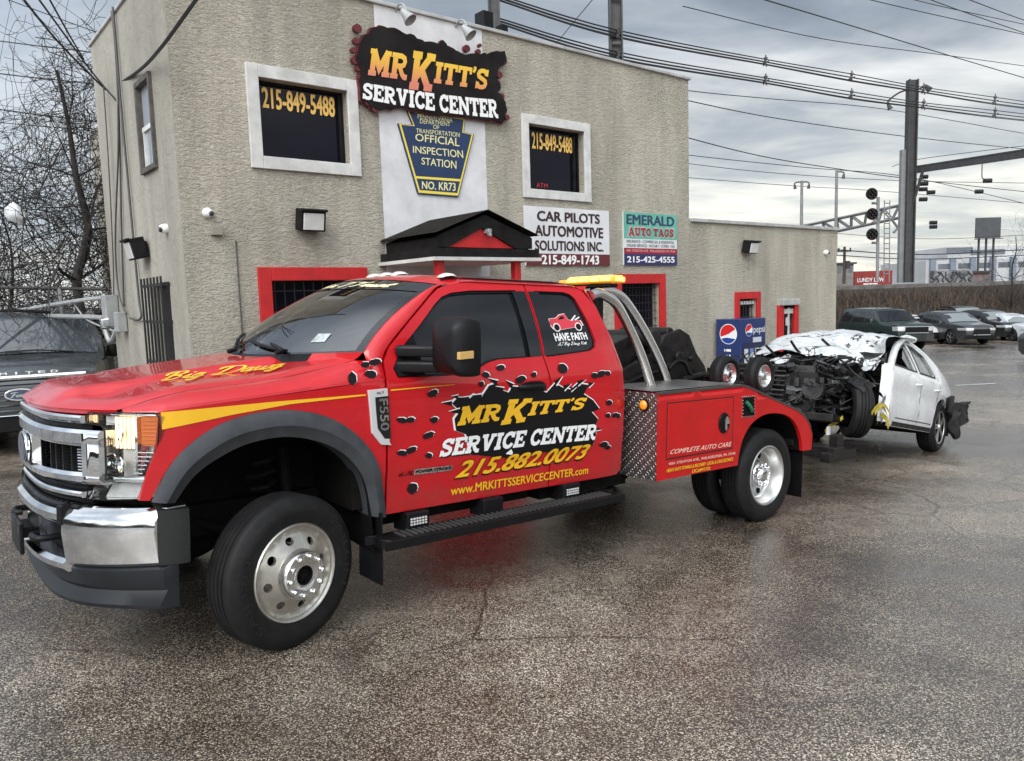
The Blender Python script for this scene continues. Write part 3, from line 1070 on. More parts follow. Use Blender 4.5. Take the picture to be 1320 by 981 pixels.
def bars(parent, r, d, nv, nh, rad=0.006, name='window_bars'):
    bm = bmesh.new()
    s0, z0, s1, z1 = r
    for k in range(nv):
        s = s0 + (s1 - s0) * (k + 0.5) / nv
        tube(bm, [(s, d, z0), (s, d, z1)], rad, 5)
    for k in range(nh):
        z = z0 + (z1 - z0) * (k + 0.5) / nh
        tube(bm, [(s0, d - 0.008, z), (s1, d - 0.008, z)], rad * 1.2, 5)
    return new_mesh_obj(name, bm, BARMAT, parent, smooth=40)


g1o, j1 = win(G1, 0.15, REDTRIM, WINGLASS)
bars(g1o, j1, 0.05, 9, 4)
g2o, j2 = win(G2, 0.15, REDTRIM, WINGLASS)
bars(g2o, j2, 0.05, 12, 7, 0.004)
wwo, j3 = win(WW, 0.13, REDTRIM, WINGLASS)
bars(wwo, j3, 0.05, 6, 3, 0.007)
bm = bmesh.new()
for k in range(6):
    s = j3[0] + (j3[2] - j3[0]) * (k + 0.5) / 6
    bx(bm, (s, 0.03, j3[3] - 0.07), (0.055, 0.02, 0.06))
new_mesh_obj('bar_spacers', bm, WHITETRIM, wwo, smooth=0)
# wing door with a barred gate
bm = bmesh.new()
bx(bm, (DD[0] + 0.085, -0.03, (DD[1] + DD[3]) / 2), (0.17, 0.06, DD[3] - DD[1]))
bx(bm, (DD[2] - 0.075, -0.03, (DD[1] + DD[3]) / 2), (0.15, 0.06, DD[3] - DD[1] + 0.02))
dro = new_mesh_obj('door', bm, REDTRIM, bld, smooth=0, bevel=0.006)
bm = bmesh.new()
bx(bm, ((DD[0] + DD[2]) / 2, 0.12, (DD[1] + DD[3]) / 2), (DD[2] - DD[0] - 0.2, 0.04, DD[3] - DD[1] - 0.04))
new_mesh_obj('door_leaf', bm, WINGLASS, dro, smooth=0)
bars(dro, (DD[0] + 0.17, DD[1], DD[2] - 0.16, DD[3] - 0.05), 0.0, 6, 7, 0.007, 'door_gate')
bm = bmesh.new()
for k in range(6):
    s = DD[0] + 0.17 + (DD[2] - DD[0] - 0.33) * (k + 0.5) / 6
    bx(bm, (s, -0.02, DD[3] - 0.12), (0.05, 0.02, 0.09))
bx(bm, (DD[0] + 0.34, -0.015, CAMZ - 0.62), (0.07, 0.02, 0.16))
bx(bm, (DD[2] - 0.30, -0.012, (DD[1] + DD[3]) / 2), (0.045, 0.02, DD[3] - DD[1] - 0.1))
new_mesh_obj('gate_trim', bm, WHITETRIM, dro, smooth=0)
bm = bmesh.new()
bx(bm, ((DD[0] + DD[2]) / 2 - 0.02, -0.06, DD[3] + 0.06), (0.62, 0.14, 0.12))
new_mesh_obj('door_hood', bm, COPING, dro, smooth=0, bevel=0.01)

# side wall window and grille
sw_g = mat('sky_painted_glass', (0.42, 0.47, 0.53), 0.06, metal=0.3, spec=1.0)  # bright reflection on the pane is put into its pale base colour
LS = lambda u, v, d: Vector((d, u, v))
bm = bmesh.new()
poly_on(bm, R(0.70, CAMZ + 1.57, 1.24, CAMZ + 2.5), lambda u, v, d: Vector((0.022, u, v)), 0, res=0.5)
swo = new_mesh_obj('window', bm, sw_g, bld, smooth=0)
bm = bmesh.new()
z0, z1 = CAMZ + 1.53, CAMZ + 2.54
oldwood = mat('weathered_window_wood', (0.10, 0.09, 0.08), 0.8, var=0.5, vscale=12)
for (u, v, a, b) in ((0.69, (z0 + z1) / 2, 0.045, z1 - z0), (1.25, (z0 + z1) / 2, 0.05, z1 - z0), (0.97, z1 - 0.03, 0.51, 0.06), (0.97, z0 + 0.03, 0.48, 0.06)):
    bx(bm, (-0.01, u, v), (0.07, a, b))
new_mesh_obj('frame', bm, oldwood, swo, smooth=0, bevel=0.005)
bm = bmesh.new()
bx(bm, (0.012, 0.97, CAMZ + 2.02), (0.03, 0.50, 0.05))
for u in (0.74, 1.19):
    bx(bm, (0.014, u, CAMZ + 1.8), (0.028, 0.035, 0.40))
bx(bm, (0.014, 0.97, CAMZ + 1.585), (0.028, 0.44, 0.04))
new_mesh_obj('sash', bm, [WHITETRIM, DARKROOM], swo, smooth=0)
bm = bmesh.new()
poly_on(bm, R(0.62, CAMZ - 0.76, 1.34, CAMZ + 0.28), lambda u, v, d: Vector((0.1, u, v)), 0, res=0.5)
sgo = new_mesh_obj('window', bm, WINGLASS, bld, smooth=0)
bm = bmesh.new()
for k in range(7):
    u = 0.60 + 0.84 * k / 6
    tube(bm, [(-0.09, u, CAMZ - 0.95), (-0.09, u, CAMZ + 0.36)], 0.013, 5)
for v in (CAMZ + 0.27, CAMZ - 0.14, CAMZ - 0.6):
    bx(bm, (-0.085, 1.02, v), (0.02, 0.9, 0.035))
for u in (0.58, 1.46):
    for v in (CAMZ + 0.27, CAMZ - 0.14):
        bx(bm, (-0.045, u, v), (0.09, 0.02, 0.03))
new_mesh_obj('window_bars', bm, BARMAT, sgo, smooth=40)

# porch over the entrance: gabled black roof, red pediment, red posts
s_wl = fac(497, 333, 0.0)[0]
PO = 0.3
while fac(565, 328, PO)[0] > s_wl and PO < 2.2:
    PO += 0.01
pD = -PO                                            # how far the porch projects
def pf(px, py):
    return fac(px, py, PO)
sA, sB = s_wl, pf(686, 330)[0]
zE0, zE1 = pf(565, 333)[1], pf(565, 319)[1]
zb = zE1
zF = pf(565, 303)[1]
sP, zP = pf(625, 276)
pw = sB - sA
bm = bmesh.new()
ov = 0.07
for dz, o_ in ((0.0, 0.0), (0.045, 0.002)):
    loft(bm, [[(sA - ov * (dz > 0), pD - ov * (dz > 0), zF + dz - 0.02), (sA - ov * (dz > 0), -0.002, zF + dz - 0.02)], [(sP, pD - ov * (dz > 0), zP + dz), (sP, -0.003, zP + dz)], [(sB + ov * (dz > 0), pD - ov * (dz > 0), zF + dz - 0.02), (sB + ov * (dz > 0), -0.002, zF + dz - 0.02)]])
pro = new_mesh_obj('porch', bm, SHINGLE, bld, smooth=0)
bm = bmesh.new()
# soffit box with a stepped fascia, side cheeks and rake boards
bx(bm, ((sA + sB) / 2, pD / 2 - 0.03, (zE0 + zE1) / 2 + 0.01), (pw + 0.16, PO + 0.02, zE1 - zE0 - 0.03))
bx(bm, ((sA + sB) / 2, pD / 2 + 0.02, (zE1 + zF) / 2 - 0.01), (pw - 0.02, PO - 0.06, zF - zE1 - 0.01))
slab(bm, [(sA, zE1 + 0.006), (sB, zE1 + 0.006), (sB, zF), (sP, zP - 0.005), (sA, zF)], lambda s, z, d: Vector((s, pD - 0.005 + d, z)), 0.04,
     holes=[[pf(578, 318), pf(666, 321), pf(621, 294)]])
new_mesh_obj('fascia', bm, BLACKTRIM, pro, smooth=0)
bm = bmesh.new()
poly_on(bm, [pf(574, 320), pf(671, 323), pf(621, 290)], lambda s, z, d: Vector((s, pD + 0.025, z)), 0.0, res=0.5)
new_mesh_obj('pediment', bm, REDTRIM, pro, smooth=0)
bm = bmesh.new()
bx(bm, ((sA + sB) / 2, pD / 2 - 0.03, zE0 - 0.004), (pw + 0.20, PO + 0.06, 0.04))
new_mesh_obj('gutter', bm, WHITETRIM, pro, smooth=0)
for s in (pf(570, 345)[0], pf(669, 345)[0]):
    bm = bmesh.new()
    bx(bm, (s, pD + 0.06, (ZB + zE0) / 2), (0.09, 0.09, zE0 - ZB))
    new_mesh_obj('post', bm, REDTRIM, pro, smooth=0, bevel=0.006)
bm = bmesh.new()
bx(bm, ((DOOR[0] + DOOR[2]) / 2, 0.02, (ZB + DOOR[3]) / 2), (1.5, 0.06, DOOR[3] - ZB))
new_mesh_obj('door', bm, REDTRIM, bld, smooth=0)
bm = bmesh.new()
bx(bm, (0, 0, 0), (0.05, 0.09, 0.05))
tube(bm, [(0, 0.0, -0.03), (0, -0.06, -0.05)], 0.02, 8)
o = new_mesh_obj('porch_lamp', bm, [GREYBOX], None, smooth=40, bevel=0.005)
o.matrix_world = BMAT @ Matrix.Translation((sP + 0.02, pD - 0.02, (zE1 + zP) / 2))
tag(o, 'small white lamp fixed to the red porch gable', 'lamp')


# ------------------------------------------------------------------ signs on the front
def sign_root(name, label, depth=0.0):
    r = thing(name, label, 'sign', BMAT)
    return r


def srect(pa, pb, off):
    a, b = fac(*pa, off), fac(*pb, off)
    return a[0], b[1], b[0], a[1]


# ragged main sign
o_s = 0.10
SGF = lambda s, z, d: Vector((s, -o_s + d, z))
out_px = [(463, 62), (470, 45), (486, 35), (490, 33), (506, 36), (520, 42), (534, 45), (548, 54), (566, 57), (572, 52), (580, 60), (591, 66), (600, 71), (620, 70), (632, 68), (651, 66), (653, 78), (645, 86), (640, 100), (646, 112), (641, 118), (652, 132), (654, 142), (648, 158), (632, 155), (610, 152), (590, 149), (565, 147), (540, 142), (520, 138), (500, 139), (486, 141), (476, 134), (466, 128), (466, 112), (464, 100), (465, 88), (459, 76)]
ragged = []
rr = random.Random(3)
base = [fac(*p, o_s) for p in out_px]
for i, p in enumerate(base):
    q = base[(i + 1) % len(base)]
    ragged.append(p)
    for k in (0.33, 0.66):
        ragged.append((p[0] + (q[0] - p[0]) * k + rr.uniform(-.018, .018), p[1] + (q[1] - p[1]) * k + rr.uniform(-.018, .018)))
kitt = sign_root('shop_sign', 'large ragged black and red sign board in gold and white letters above the porch')
bm = bmesh.new()
slab(bm, ragged, SGF, 0.06)
new_mesh_obj('board', bm, mat('sign_black', (0.008, 0.007, 0.0075), 0.5, spec=0.12, var=0.3, color2=(0.02, 0.016, 0.016), vscale=3), kitt, smooth=0)
cxs = sum(p[0] for p in ragged) / len(ragged)
czs = sum(p[1] for p in ragged) / len(ragged)
bm = bmesh.new()
big = [(cxs + (p[0] - cxs) * 1.012, czs + (p[1] - czs) * 1.026) for p in ragged]
slab(bm, big, lambda s, z, d: Vector((s, -o_s + 0.02 + d, z)), 0.045)
for (px, py, r) in ((462, 36, .055), (460, 52, .04), (457, 64, .035), (459, 77, .05), (463, 88, .035), (466, 100, .04), (603, 62, .05), (620, 58, .025), (618, 66, .035), (645, 96, .05), (642, 108, .06), (650, 78, .06), (648, 124, .045), (655, 151, .04), (476, 130, .06), (485, 139, .05)):
    s, z = fac(px, py, o_s)
    slab(bm, ellipse(s, z, r, r * 0.9, 12), lambda s, z, d: Vector((s, -o_s + 0.012 + d, z)), 0.05)
new_mesh_obj('red_border', bm, mat('sign_red_edge', (0.10, 0.010, 0.013), 0.5), kitt, smooth=0)
# gradient gold to salmon lettering
GRAD = bpy.data.materials.new('sign_gold_to_salmon')
GRAD.use_nodes = True
_t_ = GRAD.node_tree
_tc = nd(_t_, 'ShaderNodeTexCoord')
_sp = nd(_t_, 'ShaderNodeSeparateXYZ')
_t_.links.new(_tc.outputs['Generated'], _sp.inputs[0])
_t_.links.new(ramp(_t_, _sp.outputs[2], [(0.18, (0.62, 0.20, 0.13)), (0.5, (0.72, 0.36, 0.06)), (0.8, (0.80, 0.50, 0.05))]), _t_.nodes['Principled BSDF'].inputs['Base Color'])
bm = bmesh.new()
hts = [(0, 1), (0, 1), (-.0, 1), (-.30, 1.22)] + [(0, 1)] * 6
g = slab2d("MR KITT'S", 0.05, 0.0, [(0, 1), (0, 1), (0, 1), (-.34, 1.2), (.04, .92), (.04, .92), (.04, .92), (.3, 1.0), (.04, .95)])
q = fq((472, 110), (625, 128), (631, 82), (479, 54), off=o_s)
put(bm, g, q, SGF, 0.008)
new_mesh_obj('lettering', bm, GRAD, kitt, smooth=0)
bm = bmesh.new()
put(bm, slab2d('SERVICE CENTER', 0.05), fq((467, 128), (642, 153), (640, 128), (468, 106), off=o_s), SGF, 0.008, curve=-0.10)
new_mesh_obj('lettering', bm, WHT, kitt, smooth=0)

# keystone inspection sign
o_k = 0.03
KF = lambda s, z, d: Vector((s, -o_k + d, z))
key = sign_root('inspection_sign', 'blue keystone shaped inspection sign with yellow border on the white band')
kp = fq((524, 141), (600, 152), (598, 170), (611, 173), (591, 254), (539, 250), (513, 159), (532, 161), off=o_k)
kc = (sum(p[0] for p in kp) / 8, sum(p[1] for p in kp) / 8)


def shrink(P, k):
    c = (sum(p[0] for p in P) / len(P), sum(p[1] for p in P) / len(P))
    return [(c[0] + (p[0] - c[0]) * k, c[1] + (p[1] - c[1]) * k) for p in P]


NAVY = mat('sign_navy', (0.012, 0.035, 0.10), 0.5, var=0.2, vscale=4)
SYEL = mat('sign_yellow', (0.78, 0.62, 0.08), 0.5)
bm = bmesh.new()
slab(bm, kp, KF, 0.028)
new_mesh_obj('board', bm, NAVY, key, smooth=0)
bm = bmesh.new()
poly_on(bm, shrink(kp, 0.975), KF, 0.002, res=1)
poly_on(bm, shrink(kp, 0.925), KF, 0.004, 1, res=1)
poly_on(bm, fq((535, 227), (593, 231), (592.5, 234), (535.8, 230), off=o_k), KF, 0.0055, res=1)
new_mesh_obj('border', bm, [SYEL, NAVY], key, smooth=0)
bm = bmesh.new()
for s, a, b, c, d, bo in (('PENNSYLVANIA', (538, 153), (583, 158), (583, 152), (538, 147), 0.0), ('DEPARTMENT', (541, 159), (580, 163), (580, 157.5), (541, 153.5), 0.0), ('OF', (558, 166), (566, 167), (566, 162), (558, 161), 0.0),
                          ('TRANSPORTATION', (536, 171), (592, 177), (592, 171), (536, 165.5), 0.0), ('OFFICIAL', (535, 181.5), (592, 189), (592, 178.5), (535, 172), 0.008), ('INSPECTION', (532, 197), (597, 204), (596, 194), (532, 188), 0.008),
                          ('STATION', (543, 212), (588, 218), (588, 207.5), (543, 203), 0.008), ('NO. KR73', (543.5, 243.5), (587, 246.5), (587, 236), (543.5, 233.5), 0.02)):
    put(bm, text2d(s, bo), fq(a, b, c, d, off=o_k), KF, 0.006)
new_mesh_obj('lettering', bm, mat('sign_cream', (0.72, 0.68, 0.35), 0.5), key, smooth=0)

# car pilots sign
o_c = 0.03
CF = lambda s, z, d: Vector((s, -o_c + d, z))
cps = sign_root('business_sign', 'white and maroon sign board with black lettering to the right of the porch')
s0, z0, s1, z1 = srect((676.2, 264.9), (786.1, 342.6), o_c)
bm = bmesh.new()
slab(bm, R(s0, z0, s1, z1), CF, 0.028)
new_mesh_obj('board', bm, mat('sign_white', (0.66, 0.66, 0.68), 0.45, var=0.12, vscale=3), cps, smooth=0)
zt = z0 + (z1 - z0) * 0.205
MAROON = mat('sign_maroon', (0.11, 0.016, 0.018), 0.5)
bm = bmesh.new()
poly_on(bm, R(s0, z0, s1, zt), CF, 0.002, res=1)
new_mesh_obj('footer_band', bm, MAROON, cps, smooth=0)


def band(r, x0, x1, a, b):
    return rectq(r[0] + (r[2] - r[0]) * x0, r[1] + (r[3] - r[1]) * a, r[0] + (r[2] - r[0]) * x1, r[1] + (r[3] - r[1]) * b)


cr = (s0, z0, s1, z1)
bm = bmesh.new()
put(bm, text2d('CAR PILOTS', 0.038), band(cr, .13, .88, .755, .93), CF, 0.003)
put(bm, text2d('AUTOMOTIVE', 0.038), band(cr, .10, .92, .50, .69), CF, 0.003)
put(bm, text2d('SOLUTIONS INC.', 0.036), band(cr, .10, .92, .255, .43), CF, 0.003)
new_mesh_obj('lettering', bm, mat('sign_dark_text', (0.03, 0.012, 0.016), 0.5), cps, smooth=0)
bm = bmesh.new()
put(bm, text2d('215-849-1743', 0.036), band(cr, .17, .86, .02, .185), CF, 0.004)
new_mesh_obj('lettering', bm, WHT, cps, smooth=0)

# auto tags sign
o_e = 0.03
eme = sign_root('tag_office_sign', 'teal, white and navy tag office sign near the right edge of the tall wall')
er = srect((803.6, 272.8), (872.7, 342), o_e)
bm = bmesh.new()
slab(bm, R(*er), CF, 0.028)
new_mesh_obj('board', bm, mat('sign_pale', (0.55, 0.62, 0.6), 0.5), eme, smooth=0)
bm = bmesh.new()
poly_on(bm, band(er, 0, 1, .50, 1), CF, 0.002, 0, res=1)
poly_on(bm, band(er, 0, 1, .325, .50), CF, 0.002, 1, res=1)
poly_on(bm, band(er, 0, 1, .215, .325), CF, 0.002, 2, res=1)
poly_on(bm, band(er, 0, 1, .0, .215), CF, 0.002, 3, res=1)
new_mesh_obj('colour_bands', bm, [mat('sign_teal', (0.13, 0.42, 0.33), 0.5, var=0.2, vscale=5), mat('sign_white2', (0.62, 0.63, 0.63), 0.5), mat('sign_crimson', (0.25, 0.01, 0.03), 0.5), mat('sign_blue', (0.02, 0.022, 0.10), 0.5)], eme, smooth=0)
bm = bmesh.new()
put(bm, text2d('EMERALD', 0.036), band(er, .05, .95, .77, .96), CF, 0.003, 0)
put(bm, slab2d('AUTO TAGS', 0.12), band(er, .065, .945, .535, .735), CF, 0.003, 1)
put(bm, slab2d('AUTO TAGS', 0.12), band(er, .08, .93, .555, .715), CF, 0.0075, 2)
put(bm, text2d('INSURANCE \u2022 COMMERCIAL & RESIDENTIAL', 0.01), band(er, .05, .95, .425, .48), CF, 0.003, 0)
put(bm, text2d('ONLINE SERVICES \u2022 NOTARY \u2022 COPIES \u2022 FAX', 0.01), band(er, .05, .96, .345, .4), CF, 0.003, 0)
put(bm, text2d('4501 STENTON AVE.  PHILADELPHIA, PA 19144', 0.01), band(er, .04, .96, .245, .30), CF, 0.003, 3)
put(bm, text2d('215-425-4555', 0.03), band(er, .05, .95, .05, .17), CF, 0.003, 4)
new_mesh_obj('lettering', bm, [mat('sign_ink', (0.02, 0.04, 0.09), 0.5), mat('sign_pinkwhite', (0.62, 0.45, 0.45), 0.5), mat('sign_darkred', (0.28, 0.012, 0.03), 0.5), mat('sign_pink', (0.75, 0.35, 0.33), 0.5), WHT], eme, smooth=0)


# ------------------------------------------------------------------ fittings on the walls
def wall_light(px, py, side, label, sc=1.0, off=0.1):
    r = thing('wall_light', label, 'wall light', None, 'flood lights on the building')
    bm = bmesh.new()
    bx(bm, (0, 0.05, 0), (0.30 * sc, 0.16, 0.24 * sc))
    bx(bm, (0, 0.14, 0), (0.14 * sc, 0.06, 0.14 * sc))
    bx(bm, (0, -0.045, 0.115 * sc), (0.31 * sc, 0.05, 0.03 * sc))
    new_mesh_obj('housing', bm, BLACKTRIM, r, smooth=0, bevel=0.012)
    bm = bmesh.new()
    bx(bm, (0, -0.035, -0.01), (0.24 * sc, 0.02, 0.185 * sc))
    new_mesh_obj('lens', bm, mat('lamp_lens', (0.62, 0.62, 0.6), 0.25, var=0.15, vscale=8), r, smooth=0, bevel=0.006)
    tilt = Matrix.Rotation(radians(12), 4, 'X')
    if side == 'front':
        s, z = fac(px, py, off)
        r.matrix_world = BMAT @ Matrix.Translation((s, -0.17, z)) @ tilt
    else:
        u, z = sidept(px, py)
        r.matrix_world = BMAT @ Matrix.Translation((-0.17, u, z)) @ Matrix.Rotation(-pi / 2, 4, 'Z') @ tilt
    return r


def sidept(px, py):
    d = ray(px, py)
    t = (BO - EYE).dot(FX) / d.dot(FX)
    X = EYE + d * t
    return (X - BO).dot(-FN), X.z


wall_light(399.5, 285, 'front', 'square flood light above the red window left of the porch')
wall_light(966, 319, 'front', 'square flood light high on the low side wing', 0.95)
wall_light(190, 322, 'side', 'dark wedge shaped wall light on the grey side wall', 1.0)


def camera_dome(px, py, side, label):
    r = thing('security_camera', label, 'camera', None, 'white security cameras on the walls')
    bm = bmesh.new()
    lathe(bm, [(0.0, 0.0), (0.05, 0.0), (0.055, 0.02), (0.05, 0.05), (0.035, 0.075), (0.0, 0.085)], 14, Matrix.Rotation(pi / 2, 4, 'X'))
    new_mesh_obj('housing', bm, WHT, r)
    bm = bmesh.new()
    lathe(bm, [(0.0, 0.03), (0.024, 0.026), (0.03, 0.0)], 12, Matrix.Translation((0.022, -0.066, -0.012)) @ Matrix.Rotation(pi / 2, 4, 'X'))
    new_mesh_obj('lens', bm, BLACKG, r)
    if side == 'front':
        s, z = fac(px, py, 0.05)
        r.matrix_world = BMAT @ Matrix.Translation((s, 0, z))
    else:
        u, z = sidept(px, py)
        r.matrix_world = BMAT @ Matrix.Translation((-0.004, u, z)) @ Matrix.Rotation(-pi / 2, 4, 'Z')


camera_dome(268.5, 274, 'front', 'white dome camera on the front wall near its left corner')
camera_dome(216, 295, 'side', 'white dome camera on the grey side wall')
camera_dome(1066, 325.5, 'front', 'white dome camera at the right end of the low wing')
bm = bmesh.new()
bx(bm, (0, -0.03, 0), (0.12, 0.06, 0.09))
o = new_mesh_obj('junction_box', bm, mat('junction_grey', (0.25, 0.235, 0.2), 0.7), smooth=0, bevel=0.006)
s, z = fac(278, 298)
o.matrix_world = BMAT @ Matrix.Translation((s, 0, z))
tag(o, 'small grey junction box under the front dome camera', 'box')


def sign_lamp(px, py, label):
    r = thing('sign_lamp', label, 'lamp', None, 'gooseneck sign lamps on the parapet')
    s, z = fac(px, py, 0.28)
    bm = bmesh.new()
    tube(bm, smooth_poly([(0, 0.3, 0.12), (0, 0.2, 0.2), (0, 0.08, 0.16), (0, 0.02, 0.05)], 4), 0.012, 6)
    new_mesh_obj('arm', bm, GREYBOX, r)
    bm = bmesh.new()
    lathe(bm, [(0.0, 0.12), (0.035, 0.11), (0.045, 0.06), (0.085, -0.05), (0.08, -0.055), (0.03, 0.0), (0, 0.01)], 14, Matrix.Rotation(radians(-35), 4, 'X') @ Matrix.Rotation(radians(-20), 4, 'Y'))
    new_mesh_obj('lamp_head', bm, GREYBOX, r)
    r.matrix_world = BMAT @ Matrix.Translation((s, -0.28, z))


sign_lamp(526, 22, 'left one of the two small parapet lamps above the ragged sign')
sign_lamp(604, 42, 'right one of the two small parapet lamps above the ragged sign')

# speaker box and vent on the roofs
bm = bmesh.new()
bx(bm, (0, 0, 0), (0.17, 0.2, 0.28))
bx(bm, (0.18, 0.0, -0.12), (0.2, 0.04, 0.03))
bx(bm, (0.3, 0.0, -0.05), (0.12, 0.14, 0.16))
o = new_mesh_obj('roof_floodlight', bm, BLACKP, smooth=0, bevel=0.01)
s, z = fac(624, 29, -0.2)
o.matrix_world = BMAT @ Matrix.Translation((s, 0.2, ZR + 0.17))
tag(o, 'black box floodlight standing on the tall parapet', 'floodlight')
vent = thing('roof_unit', 'dark louvred unit on the low wing roof beside the tall wall', 'vent')
bm = bmesh.new()
slab(bm, [(-.42, 0), (.42, 0), (.42, .42), (-.1, .62), (-.42, .62)], lambda u, v, d: Vector((u, d, v)), 0.8)
new_mesh_obj('casing', bm, BLACKTRIM, vent, smooth=0)
bm = bmesh.new()
for k in range(7):
    bx(bm, (0.05, -0.012, 0.07 + 0.055 * k), (0.6, 0.02, 0.02))
new_mesh_obj('louvre', bm, mat('louvre_grey', (0.05, 0.05, 0.052), 0.6), vent, smooth=0)
s, z = fac(897, 272, -0.9)
vent.matrix_world = BMAT @ Matrix.Translation((SM + 0.42, 0.9, ZW - 0.08))

# electric meter group and service conduit on the side wall
mt = thing('electric_meter', 'grey electric meter and box on the side wall', 'meter', BMAT)
um, zm = sidept(152, 405)
bm = bmesh.new()
bx(bm, (-0.09, um, zm + 0.05), (0.16, 0.26, 0.42))
new_mesh_obj('meter_box', bm, GREYBOX, mt, smooth=0, bevel=0.01)
bm = bmesh.new()
bx(bm, (-0.07, um - 0.45, zm - 0.1), (0.12, 0.2, 0.26))
new_mesh_obj('switch_box', bm, GREYBOX, mt, smooth=0, bevel=0.01)
bm = bmesh.new()
lathe(bm, [(0.0, 0.1), (0.07, 0.09), (0.085, 0.0)], 16, Matrix.Translation((-0.15, um - 0.12, zm - 0.12)) @ Matrix.Rotation(-pi / 2, 4, 'Y'))
new_mesh_obj('dial', bm, CLEAR, mt)

ci = 0
for pts, r, lab in (
        ([(147, 15), (152, 60), (157, 160), (160, 300), (163, 395)], 0.012, 'leftmost thin cable running down the grey side wall'),
        ([(150, 10), (160, 130), (170, 240), (183, 380), (186, 410), (172, 410)], 0.014, 'black cable looping down the grey side wall to the meter'),
        ([(158, 135), (158, 200), (154, 310), (158, 375), (168, 405)], 0.011, 'slack cable beside the meter on the side wall'),
        ([(140, 110), (147, 220), (152, 330), (153, 380)], 0.008, 'thin cable near the rear edge of the side wall')):
    bm = bmesh.new()
    P = [sidept(*p) for p in pts]
    P = smooth_poly([(-0.03 - 0.01 * ci, u, z) for u, z in P], 6)
    tube(bm, P, r, 5)
    o = new_mesh_obj('wall_cable', bm, mat('cable_grey', (0.06, 0.06, 0.06), 0.6))
    o.matrix_world = BMAT
    tag(o, lab, 'cable')
    ci += 1
bm = bmesh.new()
a, b = fac(305, 335), fac(305, 470)
tube(bm, [(a[0], -0.015, fac(305, 310)[1]), (a[0], -0.015, 0.3)], 0.008, 5)
o = new_mesh_obj('wall_cable', bm, mat('cable_grey', (0.06, 0.06, 0.06), 0.6))
o.matrix_world = BMAT
tag(o, 'single cable dropping down the front wall left of the red window', 'cable')
# galvanised arms reaching from the meter over the fence
bm = bmesh.new()
for pts, r in (([(153, 412), (146, 398), (132, 384), (20, 401)], 0.03), ([(152, 420), (142, 440), (132, 414), (124, 409), (40, 407)], 0.035), ([(64, 406), (90, 389), (112, 412), (150, 428)], 0.012)):
    u0, z0 = sidept(152, 405)
    P = []
    for i, (px, py) in enumerate(pts):
        p0 = bw(-0.1, um, 0)
        d = ray(px, py)
        k = min(1.0, max(0.0, (152 - px) / 115.0))
        Y = (BO - FN * um).y + 0.3 + 1.2 * k
        P.append(W(px, py, Y))
    tube(bm, smooth_poly(P, 5), r, 7)
o = new_mesh_obj('conduit', bm, GREYBOX)
tag(o, 'bent galvanised conduit arms reaching left from the electric meter', 'conduit')

# soft drink machine by the wing door
pm = thing('vending_machine', 'blue soft drink vending machine standing against the low wing wall', 'vending machine')
PB = mat('vending_blue', (0.012, 0.03, 0.13), 0.3, coat=0.4, var=0.15, vscale=3)
PBD = mat('vending_dark_blue', (0.01, 0.016, 0.06), 0.3, coat=0.4)
s_m = fac(923, 440, 0.06)[0]
offm = 0.1
while fac(955, 440, offm)[0] > s_m and offm < 2:
    offm += 0.01
wm = fac(987, 440, offm)[0] - s_m
zt_m = fac(955, 411.5, offm)[1]
pmid = BO + FX * (s_m + wm / 2) + FN * offm
zb_m = gz(pmid.x, pmid.y)
pm.matrix_world = BMAT @ Matrix.Translation((s_m, -offm, zb_m))
hm = zt_m - zb_m
dm = offm - 0.06
bm = bmesh.new()
bx(bm, (wm / 2, dm / 2, hm / 2 + 0.03), (wm, dm, hm - 0.06))
new_mesh_obj('cabinet', bm, PB, pm, smooth=0, bevel=0.015)
SIDE = lambda u, v, d: Vector((-0.002 + d, u, v))
FRO = lambda u, v, d: Vector((u, -0.002 + d, v))
GW = mat('globe_white', (0.75, 0.75, 0.76), 0.35)
GR = mat('globe_red', (0.55, 0.012, 0.02), 0.35)
GB = mat('globe_blue', (0.01, 0.05, 0.28), 0.35)


def globe(bm, cx_, cz_, r, f, mirror=1):
    poly_on(bm, ellipse(cx_, cz_, r * 1.08, r * 1.08, 28), f, 0.003, 0, res=1)
    def wave(a0, a1, c):
        return [(cx_ + mirror * r * cos(a), cz_ + r * sin(a)) for a in [a0 + (a1 - a0) * k / 16 for k in range(17)]] + [(cx_ + mirror * p[0] * r, cz_ + p[1] * r) for p in c]
    poly_on(bm, wave(radians(30), radians(196), [(-.7, -.22), (-.3, -.1), (.1, .05), (.5, .3)]), f, 0.005, 1, res=1)
    poly_on(bm, wave(radians(-30), radians(-150), [(-.6, -.44), (-.2, -.38), (.2, -.42), (.6, -.46)]), f, 0.005, 2, res=1)


bm = bmesh.new()
globe(bm, dm * 0.5, hm - 0.26, 0.165, SIDE, -1)
globe(bm, wm * 0.30, hm - 0.2, 0.10, FRO)
new_mesh_obj('emblem', bm, [GW, GR, GB], pm, smooth=0)
bm = bmesh.new()
